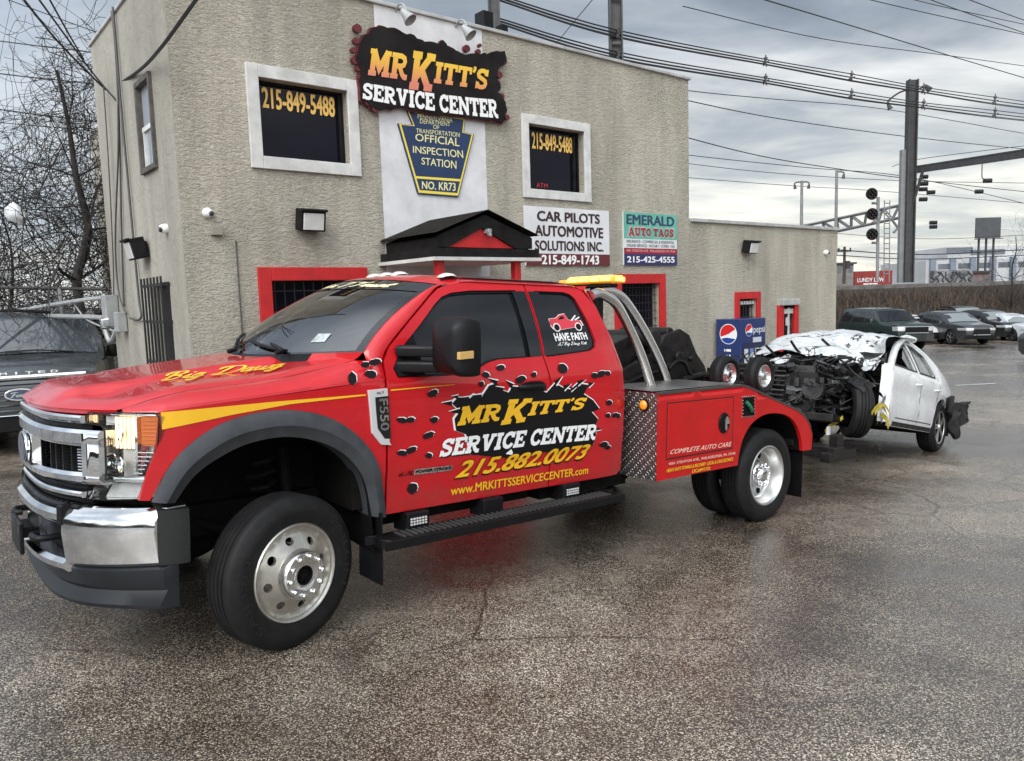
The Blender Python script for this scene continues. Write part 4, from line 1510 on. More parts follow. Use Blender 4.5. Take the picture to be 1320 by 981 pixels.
# word reading upwards on the side face, small word on the front
put(bm, text2d('pepsi', 0.0), [(dm * 0.30, hm - 1.45), (dm * 0.30, hm - 0.52), (dm * 0.66, hm - 0.52), (dm * 0.66, hm - 1.45)], SIDE, 0.004)
put(bm, text2d('pepsi', 0.0), rectq(wm * 0.48, hm - 0.29, wm * 0.95, hm - 0.14), FRO, 0.004)
new_mesh_obj('lettering', bm, GW, pm, smooth=0)
bm = bmesh.new()
poly_on(bm, R(wm * .05, 0.2, wm * .97, hm - 0.42), FRO, 0.003, 0, res=1)
for r in range(3):
    for c in range(4):
        poly_on(bm, R(wm * (.1 + .22 * c), hm - 0.78 - .34 * r, wm * (.26 + .22 * c), hm - 0.52 - .34 * r), FRO, 0.008, 1 + (r + c) % 2, res=1)
poly_on(bm, R(wm * .45, hm - 0.42, wm * .8, hm - 0.33), FRO, 0.006, 1, res=1)
new_mesh_obj('selection_panel', bm, [PBD, mat('can_pale', (0.5, 0.53, 0.56), 0.3), mat('can_blue', (0.12, 0.2, 0.4), 0.3)], pm, smooth=0)

# ------------------------------------------------------------------ TOW TRUCK  (local: +X forward, +Y its left = our side, Z up)
TX = Vector((-0.770741854, -0.635357884, 0.0477216325))
TY = Vector((0.636118564, -0.771590697, 0.000984231806))
TZ = Vector((0.0361962283, 0.0311152050, 0.998860189))
TO = Vector((-1.84355748, 4.68853686, -1.8083357 + CAMZ))
TM = frame(TO, TX, TY, TZ)
TI = TM.inverted()
EL = TI @ EYE
R3 = TI.to_3x3()


def tl(axis, val, px, py):
    d = R3 @ ray(px, py)
    t = (val - EL[axis]) / d[axis]
    return EL + d * t


def tyz(px, py, y=1.0):
    p = tl(1, y, px, py)
    return (p.x, p.z)


truck = thing('tow_truck', 'red tow truck with gold and white lettering and a wheel lift at the rear', 'tow truck', TM)


def tp(name, bm, m, parent=truck, **kw):
    return new_mesh_obj(name, bm, m, parent, **kw)


def S(x, z):
    y = 1.0
    if z < 0.86:
        k = (0.86 - z) / 0.26
        y = 1.0 - 0.012 * min(1, (0.86 - z) / 0.05) - 0.018 * k * k
    elif z < 1.34:
        y = 1.0 + 0.004 * sin(pi * (z - 0.86) / 0.48)
    if z > 1.34:
        k = min((z - 1.34) / 0.13, 1)
        y = 1.0 - 0.032 * k * k
    if z > 1.47:
        t = (z - 1.47) / 0.53
        y = 0.968 - 0.085 * t - 0.115 * t * t
    if x > 0.48:
        y -= 0.55 * (x - 0.48) ** 2
    if x < -2.38:
        y -= 0.55 * (x + 2.38) ** 2 * (1 + max(0, z - 1.4))
    return y


def TSL(x, z, d):
    return Vector((x, S(x, z) - d, z))


def TSR(x, z, d):
    return Vector((x, -S(x, z) + d, z))


SIDES = ((TSL, 1), (TSR, -1))
flo = [(0.69, 0.88), (0.59, 1.06), (0.44, 1.185), (0.27, 1.25), (0.06, 1.27), (-0.15, 1.235), (-0.32, 1.15), (-0.46, 1.01), (-0.53, 0.86), (-0.575, 0.60)]
fli = [(0.585, 0.86), (0.49, 0.98), (0.36, 1.06), (0.22, 1.11), (0.04, 1.125), (-0.13, 1.09), (-0.27, 1.02), (-0.375, 0.92), (-0.44, 0.80), (-0.475, 0.62)]
flo_s = smooth_poly(flo, 4)
fli_s = smooth_poly(fli, 4)
# front fenders
fen_out = [(0.735, 0.885), (0.70, 1.0), (0.66, 1.12), (0.64, 1.30), (0.2, 1.335), (-0.2, 1.365), (-0.566, 1.40), (-0.566, 0.62)] + flo_s[::-1]
fender_bms = []
for f, sg in SIDES:
    bm = bmesh.new()
    panel(bm, fen_out, f, res=0.07, thick=0.03)
    fender_bms.append((bm, sg))
    # plastic flare
    bm = bmesh.new()
    rows = []
    n = len(flo_s)
    for i in range(n):
        o, q = Vector(flo_s[i]), Vector(fli_s[i])
        row = []
        for t, dy in ((0.0, -0.004), (0.02, 0.018), (0.30, 0.034), (0.55, 0.036), (0.60, 0.030), (0.98, 0.006), (1.0, -0.02), (1.0, -0.14)):
            p = o.lerp(q, t)
            row.append((p.x, sg * (S(min(p.x, 0.5), min(p.y, 1.3)) + dy), p.y))
        rows.append(row)
    loft(bm, rows)
    tp('wheel_flare', bm, FLARE, smooth=28)
    # inner well
    bm = bmesh.new()
    rows = [[(p[0] * 1.0, sg * 0.99, p[1] + 0.0), (p[0], sg * 0.40, p[1] + 0.02)] for p in [(0.60, 0.55)] + fli_s + [(-0.5, 0.4)]]
    loft(bm, rows)
    bm.faces.new([bm.verts.new((p[0], sg * 0.40, p[1] + 0.02)) for p in [(0.60, 0.55)] + fli_s + [(-0.5, 0.4)]])
    tp('wheel_well', bm, DARK, smooth=0)

# doors
door_out = [(-0.580, 0.612), (-0.580, 1.50), (-0.63, 1.585), (-0.80, 1.735), (-0.98, 1.88), (-1.06, 1.935), (-1.16, 1.965), (-1.32, 1.985), (-1.78, 1.995), (-1.80, 1.50), (-1.843, 1.30), (-1.85, 0.605)]
win_out = [(-0.655, 1.405), (-0.635, 1.46), (-0.70, 1.57), (-0.86, 1.71), (-1.0, 1.835), (-1.07, 1.885), (-1.15, 1.912), (-1.3, 1.93), (-1.695, 1.945), (-1.70, 1.90), (-1.72, 1.498), (-1.60, 1.493), (-1.42, 1.488), (-1.34, 1.472), (-1.22, 1.425), (-1.14, 1.408), (-1.0, 1.402)]
rdo_out = [(-1.862, 0.605), (-1.855, 1.30), (-1.812, 1.50), (-1.792, 1.995), (-2.18, 1.995), (-2.27, 1.985), (-2.335, 1.955), (-2.41, 1.85), (-2.50, 1.62), (-2.575, 1.40), (-2.605, 1.20), (-2.60, 0.62), (-2.56, 0.60)]
rwi_out = [(-1.835, 1.495), (-1.86, 1.945), (-2.14, 1.945), (-2.20, 1.93), (-2.235, 1.90), (-2.30, 1.73), (-2.335, 1.60), (-2.325, 1.555), (-2.27, 1.528), (-2.0, 1.505)]
for f, sg in SIDES:
    bm = bmesh.new()
    panel(bm, door_out, f, [win_out], res=0.07, thick=0.035)
    dob = tp('door', bm, RED, smooth=32)
    bm = bmesh.new()
    panel(bm, rdo_out, f, [rwi_out], res=0.07, thick=0.035)
    rdb = tp('rear_door', bm, RED, smooth=32)
    for prt, wo in ((dob, win_out), (rdb, rwi_out)):
        bm = bmesh.new()
        poly_on(bm, wo, f, -0.022, res=0.09)
        wnd = tp('window', bm, TINT, prt, smooth=30)
        bm = bmesh.new()
        c = (sum(p[0] for p in wo) / len(wo), sum(p[1] for p in wo) / len(wo))
        wi = [(c[0] + (p[0] - c[0]) * 0.965, c[1] + (p[1] - c[1]) * 0.94) for p in wo]
        panel(bm, wo, f, [wi], res=0.1, thick=0.0, lift=-0.012)
        tp('window_seal', bm, BLACKP, wnd, smooth=30)
    # black B pillar applique and mirror sail
    bm = bmesh.new()
    panel(bm, [(-1.69, 1.50), (-1.66, 1.938), (-1.775, 1.94), (-1.795, 1.505)], f, res=0.1, thick=0.0, lift=0.003)
    panel(bm, [(-1.82, 1.505), (-1.80, 1.94), (-1.90, 1.94), (-1.935, 1.51)], f, res=0.1, thick=0.0, lift=0.003)
    tp('pillar_trim', bm, BLACKG, dob, smooth=30)
    bm = bmesh.new()
    slab(bm, [(-0.66, 1.41), (-0.64, 1.46), (-0.70, 1.565), (-0.80, 1.65), (-0.80, 1.42)], lambda x, z, d: f(x, z, d - 0.006), 0.02, res=0.1)
    tp('mirror_sail', bm, BLACKP, dob, smooth=30)
    # handle
    bm = bmesh.new()
    slab(bm, smooth_poly([(-1.555, 1.30), (-1.62, 1.335), (-1.75, 1.338), (-1.80, 1.305), (-1.77, 1.265), (-1.64, 1.258)], 4, True), lambda x, z, d: f(x, z, d - 0.004), 0.01, res=0.06)
    rows = []
    for i in range(9):
        x = -1.555 - 0.235 * i / 8
        b = 0.04 * sin(pi * i / 8) ** 0.5
        c = f(x, 1.305, -b)
        rows.append([c + Vector((0, 0.012 * sg * sin(a), 0.017 * cos(a))) for a in [2 * pi * k / 8 for k in range(8)]])
    loft(bm, rows, closed=True, caps=True)
    tp('handle', bm, BLACKP, dob, smooth=45)

# A pillars, roof, rear of cab
Wb = lambda t: Vector((-0.14 - 0.33 * abs(t) ** 2.2, 0.925 * t, 1.515 + 0.035 * abs(t) ** 1.5))
Wt = lambda t: Vector((-0.90 - 0.22 * abs(t) ** 2.0, 0.735 * t, 2.005 - 0.045 * abs(t) ** 2.5))
def WS(t, v, lift=0.0):
    a, b = Wb(t), Wt(t)
    p = a.lerp(b, v)
    bow = 4 * v * (1 - v)
    return p + Vector((0.045, 0, 0.035)) * bow + Vector((0.5, 0, 0.8)) * lift


bm = bmesh.new()
grid(bm, 21, 9, lambda u, v: WS(2 * u - 1, v))
wso = tp('windshield', bm, WSGLASS, smooth=60)
bm = bmesh.new()
grid(bm, 21, 3, lambda u, v: WS(2 * u - 1, 0.83 + 0.17 * v, 0.003))
tp('sun_band', bm, mat('sun_band', (0.02, 0.022, 0.024), 0.05, spec=0.7), wso, smooth=60)
bm = bmesh.new()
grid(bm, 21, 2, lambda u, v: WS(2 * u - 1, 0.025 * v, 0.002))
for e in (-1, 1):
    grid(bm, 2, 9, lambda u, v: WS(e * (1 - 0.05 * u), v, 0.002))
tp('glass_border', bm, BLACKG, wso, smooth=60)
for f, sg in SIDES:
    bm = bmesh.new()
    dl = [(-0.575, 1.39), (-0.575, 1.50), (-0.63, 1.59), (-0.80, 1.74), (-0.98, 1.885), (-1.06, 1.94), (-1.16, 1.97)]
    dl = smooth_poly(dl, 4)
    n = len(dl)
    rows = []
    for i, p in enumerate(dl):
        v = max(0.0, (i / (n - 1) - 0.12) / 0.88)
        a = f(p[0], p[1], 0.0) + Vector((0.006, 0, 0.006))
        b = WS(sg * 1.0, v)
        if i / (n - 1) < 0.12:
            b = Vector((-0.50, sg * 0.955, 1.45)).lerp(WS(sg, 0), i / (n - 1) / 0.12)
        m1 = a.lerp(b, 0.5) + Vector((0.012, sg * 0.012, 0.012))
        rows.append([a + Vector((0, -sg * 0.03, 0)), a, a.lerp(b, 0.2) + Vector((0.008, sg * 0.008, 0.006)), m1, a.lerp(b, 0.85) + Vector((0.006, sg * 0.006, 0.008)), b, b + Vector((-0.02, -sg * 0.01, -0.02))])
    loft(bm, rows)
    tp('pillar', bm, RED, smooth=50)


def roof_p(u, v):
    t = 2 * v - 1
    xf = Wt(t)
    xr = -2.40 + 0.04 * t * t
    x = xf.x + (xr - xf.x) * u
    ze = 1.995
    yy = 0.775 * t
    z = 2.05 - 0.055 * abs(t) ** 3.5
    if u < 0.2:
        k = 1 - u / 0.2
        z = z * (1 - k * k) + (xf.z + 0.006) * k * k
        yy = yy * (1 - k * k) + xf.y * k * k
    if u > 0.9:
        z -= 0.05 * ((u - 0.9) / 0.1) ** 2
    return Vector((x, yy, z))


bm = bmesh.new()
V = grid(bm, 30, 21, roof_p)
for s in (-1, 1):
    # gutter strip down to the door tops
    rows = []
    for i in range(30):
        p = roof_p(i / 29, 0 if s < 0 else 1)
        rows.append([p, Vector((p.x, p.y + s * 0.012, p.z - 0.004)), Vector((p.x - 0.0, s * (S(p.x, 1.985) - 0.002), min(p.z - 0.012, 1.993)))])
    loft(bm, rows)
rof = tp('roof', bm, RED, smooth=40)
bm = bmesh.new()
for s in (-1, 1):
    P = [roof_p(u, 0.955 if s > 0 else 0.045) + Vector((0, 0, 0.004)) for u in (0.06, 0.2, 0.4, 0.6, 0.8, 0.95)]
    tube(bm, P, 0.007, 5)
tp('roof_molding', bm, BLACKP, rof)
bm = bmesh.new()
# back of the cab
bk = [(-2.60, 0.62), (-2.60, 1.20), (-2.57, 1.40), (-2.495, 1.62), (-2.41, 1.85), (-2.36, 1.97), (-2.40, 2.0)]
rows = [[(x - 0.03, -(S(x, z)) * 0.97, z), (x - 0.06, -0.5, z), (x - 0.06, 0.5, z), (x - 0.03, S(x, z) * 0.97, z)] for x, z in bk]
loft(bm, rows)
for s in (-1, 1):
    loft(bm, [[(x + 0.002, s * S(x, z), z), (x - 0.02, s * S(x, z) * 0.995, z), (x - 0.035, s * S(x, z) * 0.97, z)] for x, z in bk[:-1]])
bkp = tp('cab_back', bm, RED, smooth=50)
bm = bmesh.new()
poly_on(bm, R(-0.55, 1.52, 0.55, 1.88), lambda y, z, d: Vector((-2.565 + (z - 1.52) * 0.33 - 0.02, y, z)), 0, res=0.3)
tp('rear_window', bm, TINT, bkp, smooth=0)
bm = bmesh.new()
bx(bm, (-1.55, 0, 0.66), (2.0, 1.9, 0.1))
bx(bm, (-0.45, 0, 1.0), (0.1, 1.8, 0.7))
tp('cab_floor', bm, DARK, smooth=0)
# interior seen through the windshield
bm = bmesh.new()
SEAT = mat('seat_grey', (0.06, 0.06, 0.062), 0.8)
for y in (-0.45, 0.45):
    bx(bm, (-1.45, y, 1.15), (0.5, 0.5, 0.16))
    bx(bm, (-1.72, y, 1.45), (0.16, 0.48, 0.6))
    bx(bm, (-1.73, y, 1.82), (0.1, 0.26, 0.16))
seat = tp('seats', bm, SEAT, smooth=0, bevel=0.04, bseg=3)
bm = bmesh.new()
rows = [[(-0.28 - 0.2 * t * t, 0.88 * t, 1.50), (-0.55, 0.9 * t, 1.47), (-0.72, 0.88 * t, 1.38), (-0.75, 0.88 * t, 1.1)] for t in [k / 6 - 1 for k in range(13)]]
loft(bm, rows)
tp('dashboard', bm, mat('dash_grey', (0.035, 0.035, 0.037), 0.7), smooth=50)
bm = bmesh.new()
Mst = Matrix.Translation((-0.92, 0.42, 1.44)) @ Matrix.Rotation(radians(65), 4, 'Y')
lathe(bm, [(0.17, -0.012), (0.185, 0.0), (0.17, 0.012), (0.16, 0.0)], 24, Mst, close=True)
bx(bm, (0, 0, 0), (0.06, 0.33, 0.02), 0, Mst)
tp('steering_wheel', bm, BLACKP, smooth=50)


# hood
def Fx(y, off=0.0):
    return 1.03 - 0.395 * abs(y) ** 3.0 + off


def zside(x):
    q = max(0.0, min(1.0, (0.84 - x) / 0.42))
    return 1.335 + 0.068 * q * q * (3 - 2 * q) + 0.078 * max(0, (0.45 - x) / 1.0) + 0.05 * max(0, (0.1 - x) / 0.5) ** 1.5


def hood(u, v):
    t = 2 * v - 1
    hw = 0.845
    y = t * hw
    xf = Fx(y) - 0.0 + 0.012 * (1 - abs(t))
    xb = -0.105 - 0.33 * abs(t) ** 2.2
    uu = u ** 1.5
    x = xf + (xb - xf) * uu
    d = xf - x
    hw_x = 0.845 + 0.0 * x
    yy = t * (0.838 + 0.012 * min(1, d / 0.3) + 0.045 * max(0, min(1, (-0.2 - x) / 0.36)))
    zs = zside(x)
    zc = 1.372 + 0.05 * max(0, min(1, d / 0.5)) + 0.095 * max(0.0, min(1, (0.6 - x) / 0.75))
    a = abs(t)
    k = 1.0 if a < 0.44 else max(0.0, 1 - (a - 0.44) / 0.10)
    k = k * k * (3 - 2 * k)
    outer = zs + 0.012 * (1 - ((a - 0.5) / 0.5 if a > 0.5 else 0))
    z = outer + (max(zc, outer + 0.018) - outer) * k * min(1, d / 0.12)
    z -= 0.10 * max(0.0, (a - 0.90) / 0.10) ** 2 * 0.2
    nose = 1 - min(1, d / 0.16)
    z -= (z - (1.292 + 0.012 * a)) * nose ** 2.2
    return Vector((x, yy, z))


bm = bmesh.new()
V = grid(bm, 44, 61, hood)
rows = []
for j in range(61):
    p = hood(0, j / 60)
    rows.append([p, p + Vector((-0.012, 0, -0.022)), p + Vector((-0.06, 0, -0.03))])
loft(bm, rows)
hdo = tp('hood', bm, RED, smooth=24)

# fenders finish at the hood shut line and run forward over the lamp
HEDGE = [hood(k / 120, 1.0) for k in range(121)]


def hedge(x):
    p = min(HEDGE, key=lambda q: abs(q.x - x))
    return p.y, p.z


for bmf, sg in fender_bms:
    rows = []
    for i in range(33):
        x = 0.77 - 1.332 * i / 32
        if x > 0.64:
            ye = min(0.993, ((1.03 - x) / 0.395) ** (1 / 3.0))
            zs = 1.296
        else:
            zs = 1.30 + (0.64 - x) / 1.206 * 0.10
            ye = S(x, zs)
        yh, zh = hedge(x)
        yh += 0.009
        k = min(1, max(0, (ye - yh) / 0.12))
        rows.append([(x, sg * ye, zs), (x, sg * (ye - 0.006 * k), zs + (zh - zs) * 0.22), (x, sg * (ye * 0.62 + yh * 0.38 + 0.008 * k), zs + (zh - zs) * 0.62), (x, sg * (ye * 0.24 + yh * 0.76), zs + (zh - zs) * 0.94), (x, sg * yh, zh), (x, sg * (yh - 0.002), zh - 0.03)])
    loft(bmf, rows)
    tp('fender', bmf, RED, smooth=32)
bm = bmesh.new()
put(bm, script2d('Big Dawg', 0.13), [(0.0, 0.0), (1.0, 0.0), (1.0, 1.0), (0.0, 1.0)], lambda a, b, d: Vector((a, b, d)))
# place script on the hood: map unit box to hood parameters
def hoodxy(x, y):
    v = 0.5 + y / (2 * 0.85)
    lo, hi = 0.0, 1.0
    for _ in range(30):
        m_ = (lo + hi) / 2
        if hood(m_, v).x > x:
            lo = m_
        else:
            hi = m_
    return hood((lo + hi) / 2, v)


def hood_px(px, py):
    d = R3 @ ray(px, py)
    lo, prev = None, None
    for k in range(220):
        t = 3.2 + 0.02 * k
        p = EL + d * t
        if abs(p.y) > 0.84 or not (-0.4 < p.x < 1.0):
            continue
        if p.z <= hoodxy(p.x, p.y).z:
            hi = t
            lo = t - 0.02
            for _ in range(12):
                m_ = (lo + hi) / 2
                q = EL + d * m_
                if q.z <= hoodxy(q.x, q.y).z:
                    hi = m_
                else:
                    lo = m_
            q = EL + d * hi
            return hoodxy(q.x, q.y)
    return Vector((0.2, 0.6, 1.40))


for v in bm.verts:
    a, b, d = v.co
    px = (205 * (1 - a) + 364 * a) * (1 - b) + (212 * (1 - a) + 371 * a) * b
    py = (496.5 * (1 - a) + 478.5 * a) * (1 - b) + (482.5 * (1 - a) + 465.5 * a) * b
    v.co = hood_px(px, py) + Vector((0, 0, 0.004 - d * 1.0))
tp('lettering', bm, YEL, hdo, smooth=0)
# dark louvre by the far hood edge, cowl and wipers
def cowl_row(i):
    t = 2 * i / 40 - 1
    p = hood(1.0, i / 40)
    q = Wb(t)
    dz = -0.012 * (1 - max(0, abs(t) - 0.7) / 0.3)
    return [p + Vector((0, 0, dz)), p.lerp(q, 0.5) + Vector((0, 0, dz)), q + Vector((0.0, 0, 0.006))]


for nm, i0, i1, m_ in (('cowl', 6, 34, BLACKP), ('cowl_panel', 0, 6, RED), ('cowl_panel', 34, 40, RED)):
    bm = bmesh.new()
    loft(bm, [cowl_row(i) for i in range(i0, i1 + 1)])
    tp(nm, bm, m_, smooth=50)
for (t0, t1, v1) in ((0.50, -0.06, 0.10), (-0.16, -0.72, 0.13)):
    bm = bmesh.new()
    a = WS(t0, 0.0, 0.03)
    m_ = WS((t0 + t1) / 2 + 0.1, v1 * 0.7, 0.035)
    tube(bm, [a + Vector((0.05, 0, -0.01)), a, m_], [0.016, 0.014, 0.009], 6)
    P = [WS(t1 + (t0 - t1) * k / 8, v1 + 0.02 - 0.10 * k / 8, 0.016) for k in range(9)]
    tube(bm, P, 0.011, 6)
    tp('wiper', bm, BLACKP, smooth=50)


# ---- front end on the curved plan
def FR(y, z, d=0.0):
    return Vector((Fx(y) - d, y, z))


def FRB(y, z, d=0.0):
    return Vector((Fx(y, 0.052 + 0.006 * abs(y) ** 4) - d, y, z))


# black core behind everything
bm = bmesh.new()
loft(bm, [[FR(-0.93 + 1.86 * k / 20, z, 0.15) for k in range(21)] for z in (0.70, 1.0, 1.27)])
loft(bm, [[FR(-0.93 + 1.86 * k / 20, 1.27, 0.15 - 0.1 * q) for k in range(21)] for q in (0, 1)])
tp('radiator_support', bm, DARK, smooth=50)


def bar_front(bm, y0, y1, z0, z1, d0, d1, n=24, f=FR, r=0.012, mi=0, zf=None):
    """horizontal bar that follows the nose; d0 front, d1 back"""
    rows = []
    for i in range(n + 1):
        y = y0 + (y1 - y0) * i / n
        a, b = (z0, z1) if zf is None else zf(y)
        rows.append([f(y, a, d1), f(y, a, d0 + r), f(y, a + r, d0), f(y, b - r, d0), f(y, b, d0 + r), f(y, b, d1)])
    loft(bm, rows, mi, caps=True)


gr = None
bm = bmesh.new()
# main nostril frame: upper and lower bands that meet the sides
GH = 0.79
def up_band(y):
    a = abs(y) / GH
    return (1.125 - 0.0 * a, 1.205)
def lo_band(y):
    a = abs(y) / GH
    return (0.925 + 0.02 * a, 0.985 + 0.015 * a)
bar_front(bm, -GH, GH, 0, 0, -0.03, 0.10, 36, r=0.016, zf=up_band)
bar_front(bm, -GH, GH, 0, 0, -0.03, 0.10, 36, r=0.016, zf=lo_band)
for s in (-1, 1):
    bar_front(bm, s * (GH - 0.085), s * GH, 0.955, 1.17, -0.028, 0.10, 4, r=0.014)
# bar across the middle, swelling round the emblem
bar_front(bm, -0.155, 0.155, 0.975, 1.135, -0.022, 0.06, 10, r=0.012)
gro = tp('grille', bm, CHROME, smooth=40)
bm = bmesh.new()
bar_front(bm, -0.69, 0.69, 1.235, 1.272, -0.02, 0.06, 30, r=0.01)
bar_front(bm, -0.68, 0.68, 0.872, 0.902, -0.02, 0.06, 30, r=0.008)
tp('grille_bar', bm, CHROME, gro, smooth=40)
bm = bmesh.new()
bar_front(bm, -0.67, 0.67, 1.20, 1.238, 0.0, 0.05, 30)
bar_front(bm, -0.66, 0.66, 0.84, 0.872, 0.0, 0.05, 30)
bar_front(bm, -0.66, 0.66, 0.90, 0.926, 0.02, 0.06, 30)
for s in (-1, 1):
    for k in range(9):
        z = 0.99 + 0.016 * k
        bar_front(bm, s * 0.26, s * 0.70, z, z + 0.006, 0.05, 0.08, 8, r=0.001)
    for k in range(5):
        bar_front(bm, s * (0.30 + 0.08 * k), s * (0.31 + 0.08 * k), 0.98, 1.13, 0.03, 0.08, 1, r=0.003)
tp('grille_mesh', bm, BLACKP, gro, smooth=40)
bm = bmesh.new()
for s in (-1, 1):
    for k in range(8):
        z = 1.0 + 0.0145 * k
        bar_front(bm, s * 0.64, s * 0.695, z, z + 0.008, 0.0, 0.03, 2, r=0.002)
tp('grille_light', bm, CHROME, gro, smooth=40)
bm = bmesh.new()
slab(bm, ellipse(0, 1.05, 0.135, 0.085, 32), lambda y, z, d: Vector((1.075 + d, y, z)), -0.02)
oval = tp('emblem', bm, CHROME, gro, smooth=0, bevel=0.006)
bm = bmesh.new()
poly_on(bm, ellipse(0, 1.05, 0.12, 0.071, 32), lambda y, z, d: Vector((1.0755 - d, y, z)), 0.002, 0, res=1)
tp('emblem_face', bm, mat('emblem_blue_grey', (0.04, 0.06, 0.10), 0.25, coat=0.5), oval, smooth=0)
bm = bmesh.new()
put(bm, script2d('Ford', 0.13, 0.3), rectq(-0.085, 1.018, 0.085, 1.085), lambda y, z, d: Vector((1.0775 - d, y, z)), 0.001)
tp('emblem_script', bm, CHROME, oval, smooth=0)

# headlamps
for s in (-1, 1):
    def HL(y, z, d=0.0, s=s):
        return FR(s * y, z, d)
    bm = bmesh.new()
    prof = [(0.715, 1.288), (0.86, 1.293), (0.98, 1.295), (0.994, 1.275), (0.990, 1.16), (0.955, 1.0), (0.915, 0.882), (0.80, 0.872), (0.70, 0.868), (0.735, 0.93), (0.795, 0.985), (0.795, 1.20), (0.78, 1.23), (0.715, 1.235)]
    panel(bm, prof, lambda y, z, d: HL(y, z, 0.075 + d), res=0.06, thick=0.03)
    hlo = tp('headlight', bm, [mat('lamp_reflector', (0.74, 0.74, 0.73), 0.3, metal=0.1, rvar=0.1, vscale=20)], smooth=40)
    bm = bmesh.new()
    panel(bm, prof, lambda y, z, d: HL(y, z, -0.006 + d), res=0.06, thick=0.07)
    tp('lens', bm, CLEAR, hlo, smooth=40)
    bm = bmesh.new()
    edge = dens(prof, 0.03)
    tube(bm, [HL(p[0], p[1], -0.002) for p in edge] + [HL(*edge[0], -0.002)], 0.0032, 5)
    tp('lens_rim', bm, BLACKP, hlo, smooth=50)
    bm = bmesh.new()
    panel(bm, rrect(0.918, 1.135, 0.978, 1.275, 0.012), lambda y, z, d: HL(y, z, 0.02 + d), res=0.05, thick=0.03)
    for k in range(7):
        bar_front(bm, s * 0.923, s * 0.973, 1.145 + 0.018 * k, 1.152 + 0.018 * k, 0.012, 0.02, 3, r=0.001)
    tp('indicator', bm, mat('indicator_orange', (0.62, 0.13, 0.005), 0.2, coat=0.5, emit=(1, 0.3, 0.02), estr=0.12), hlo, smooth=40)
    bm = bmesh.new()
    # warm lit main beam, projector bowls and chrome ribs
    panel(bm, rrect(0.812, 1.115, 0.895, 1.275, 0.015), lambda y, z, d: HL(y, z, 0.05 + d), res=0.05, thick=0.02)
    tp('main_beam', bm, mat('warm_reflector', (0.62, 0.50, 0.33), 0.25, metal=0.4, var=0.5, color2=(0.75, 0.7, 0.6), vscale=30), hlo, smooth=40)
    bm = bmesh.new()
    for (y, z, r) in ((0.852, 1.19, 0.04), (0.85, 1.04, 0.04)):
        c = HL(y, z, 0.03)
        lathe(bm, [(0, 0.0), (r * 0.5, 0.006), (r * 0.9, 0.022), (r, 0.03), (r * 1.08, 0.026)], 18, frame(c, Vector((0, 1, 0)), Vector((0, 0, 1)), Vector((1, 0, 0))))
    for k in range(6):
        bar_front(bm, s * 0.895, s * (0.965 - 0.008 * k), 1.10 - 0.02 * k, 1.106 - 0.02 * k, 0.01, 0.05, 4, r=0.001)
    bar_front(bm, s * 0.81, s * 0.945, 0.955, 0.985, 0.012, 0.06, 6, r=0.004)
    bar_front(bm, s * 0.902, s * 0.911, 0.99, 1.285, 0.01, 0.06, 2, r=0.003)
    bar_front(bm, s * 0.81, s * 0.98, 1.275, 1.287, 0.01, 0.06, 6, r=0.003)
    tp('lamp_bowl', bm, CHROME, hlo, smooth=40)
    bm = bmesh.new()
    c = HL(0.852, 1.19, 0.012)
    lathe(bm, [(0, -0.004), (0.014, 0.0), (0.020, 0.012), (0.0, 0.016)], 12, frame(c, Vector((0, 1, 0)), Vector((0, 0, 1)), Vector((1, 0, 0))))
    for k in range(5):
        bar_front(bm, s * (0.818 + 0.016 * k), s * (0.8205 + 0.016 * k), 1.12, 1.27, 0.02, 0.03, 1, r=0.0005)
    tp('bulb', bm, mat('lit_halogen', (0.8, 0.6, 0.3), 0.3, emit=(1.0, 0.76, 0.45), estr=1.3), hlo, smooth=40)

# bumper
bm = bmesh.new()
def bz(y):
    a = abs(y)
    return (0.515 + 0.055 * a ** 2 if a > 0.55 else 0.50 + 0.02 * a, 0.80 + 0.03 * a)
rows = []
for s in (-1, 1):
    rows = []
    for i in range(17):
        y = s * (0.60 + 0.41 * i / 16)
        a, b = bz(y)
        rows.append([FRB(y, a, 0.14), FRB(y, a, 0.03), FRB(y, a + 0.015, 0.012), FRB(y, a + 0.16, -0.004), FRB(y, b - 0.05, 0.0), FRB(y, b - 0.012, 0.022), FRB(y, b + 0.012, 0.06), FRB(y, b + 0.015, 0.14)])
    loft(bm, rows, caps=True)
# centre bars above and below the opening
bar_front(bm, -0.60, 0.60, 0.735, 0.805, 0.0, 0.14, 24, f=FRB, r=0.02)
bar_front(bm, -0.60, 0.60, 0.50, 0.565, 0.0, 0.14, 24, f=FRB, r=0.02)
bmo = tp('bumper', bm, mat('bumper_chrome', (0.66, 0.665, 0.67), 0.10, metal=1.0, var=0.2, color2=(0.5, 0.5, 0.49), vscale=9, rvar=0.06), smooth=32)
bm = bmesh.new()
bar_front(bm, -0.66, 0.66, 0.805, 0.835, 0.03, 0.20, 24, f=FRB, r=0.012)
for k in range(30):
    y = -0.6 + 1.2 * k / 29
    bar_front(bm, y, y + 0.014, 0.83, 0.842, 0.04, 0.18, 1, f=FRB, r=0.003)
tp('step_pad', bm, BLACKP, bmo, smooth=40)
bm = bmesh.new()
bar_front(bm, -0.60, 0.60, 0.56, 0.74, 0.10, 0.16, 16, f=FRB)
for s in (-1, 1):
    bar_front(bm, s * 0.575, s * 0.61, 0.73, 0.835, -0.006, 0.1, 2, f=FRB, r=0.01)
tp('opening', bm, BLACKP, bmo, smooth=40)
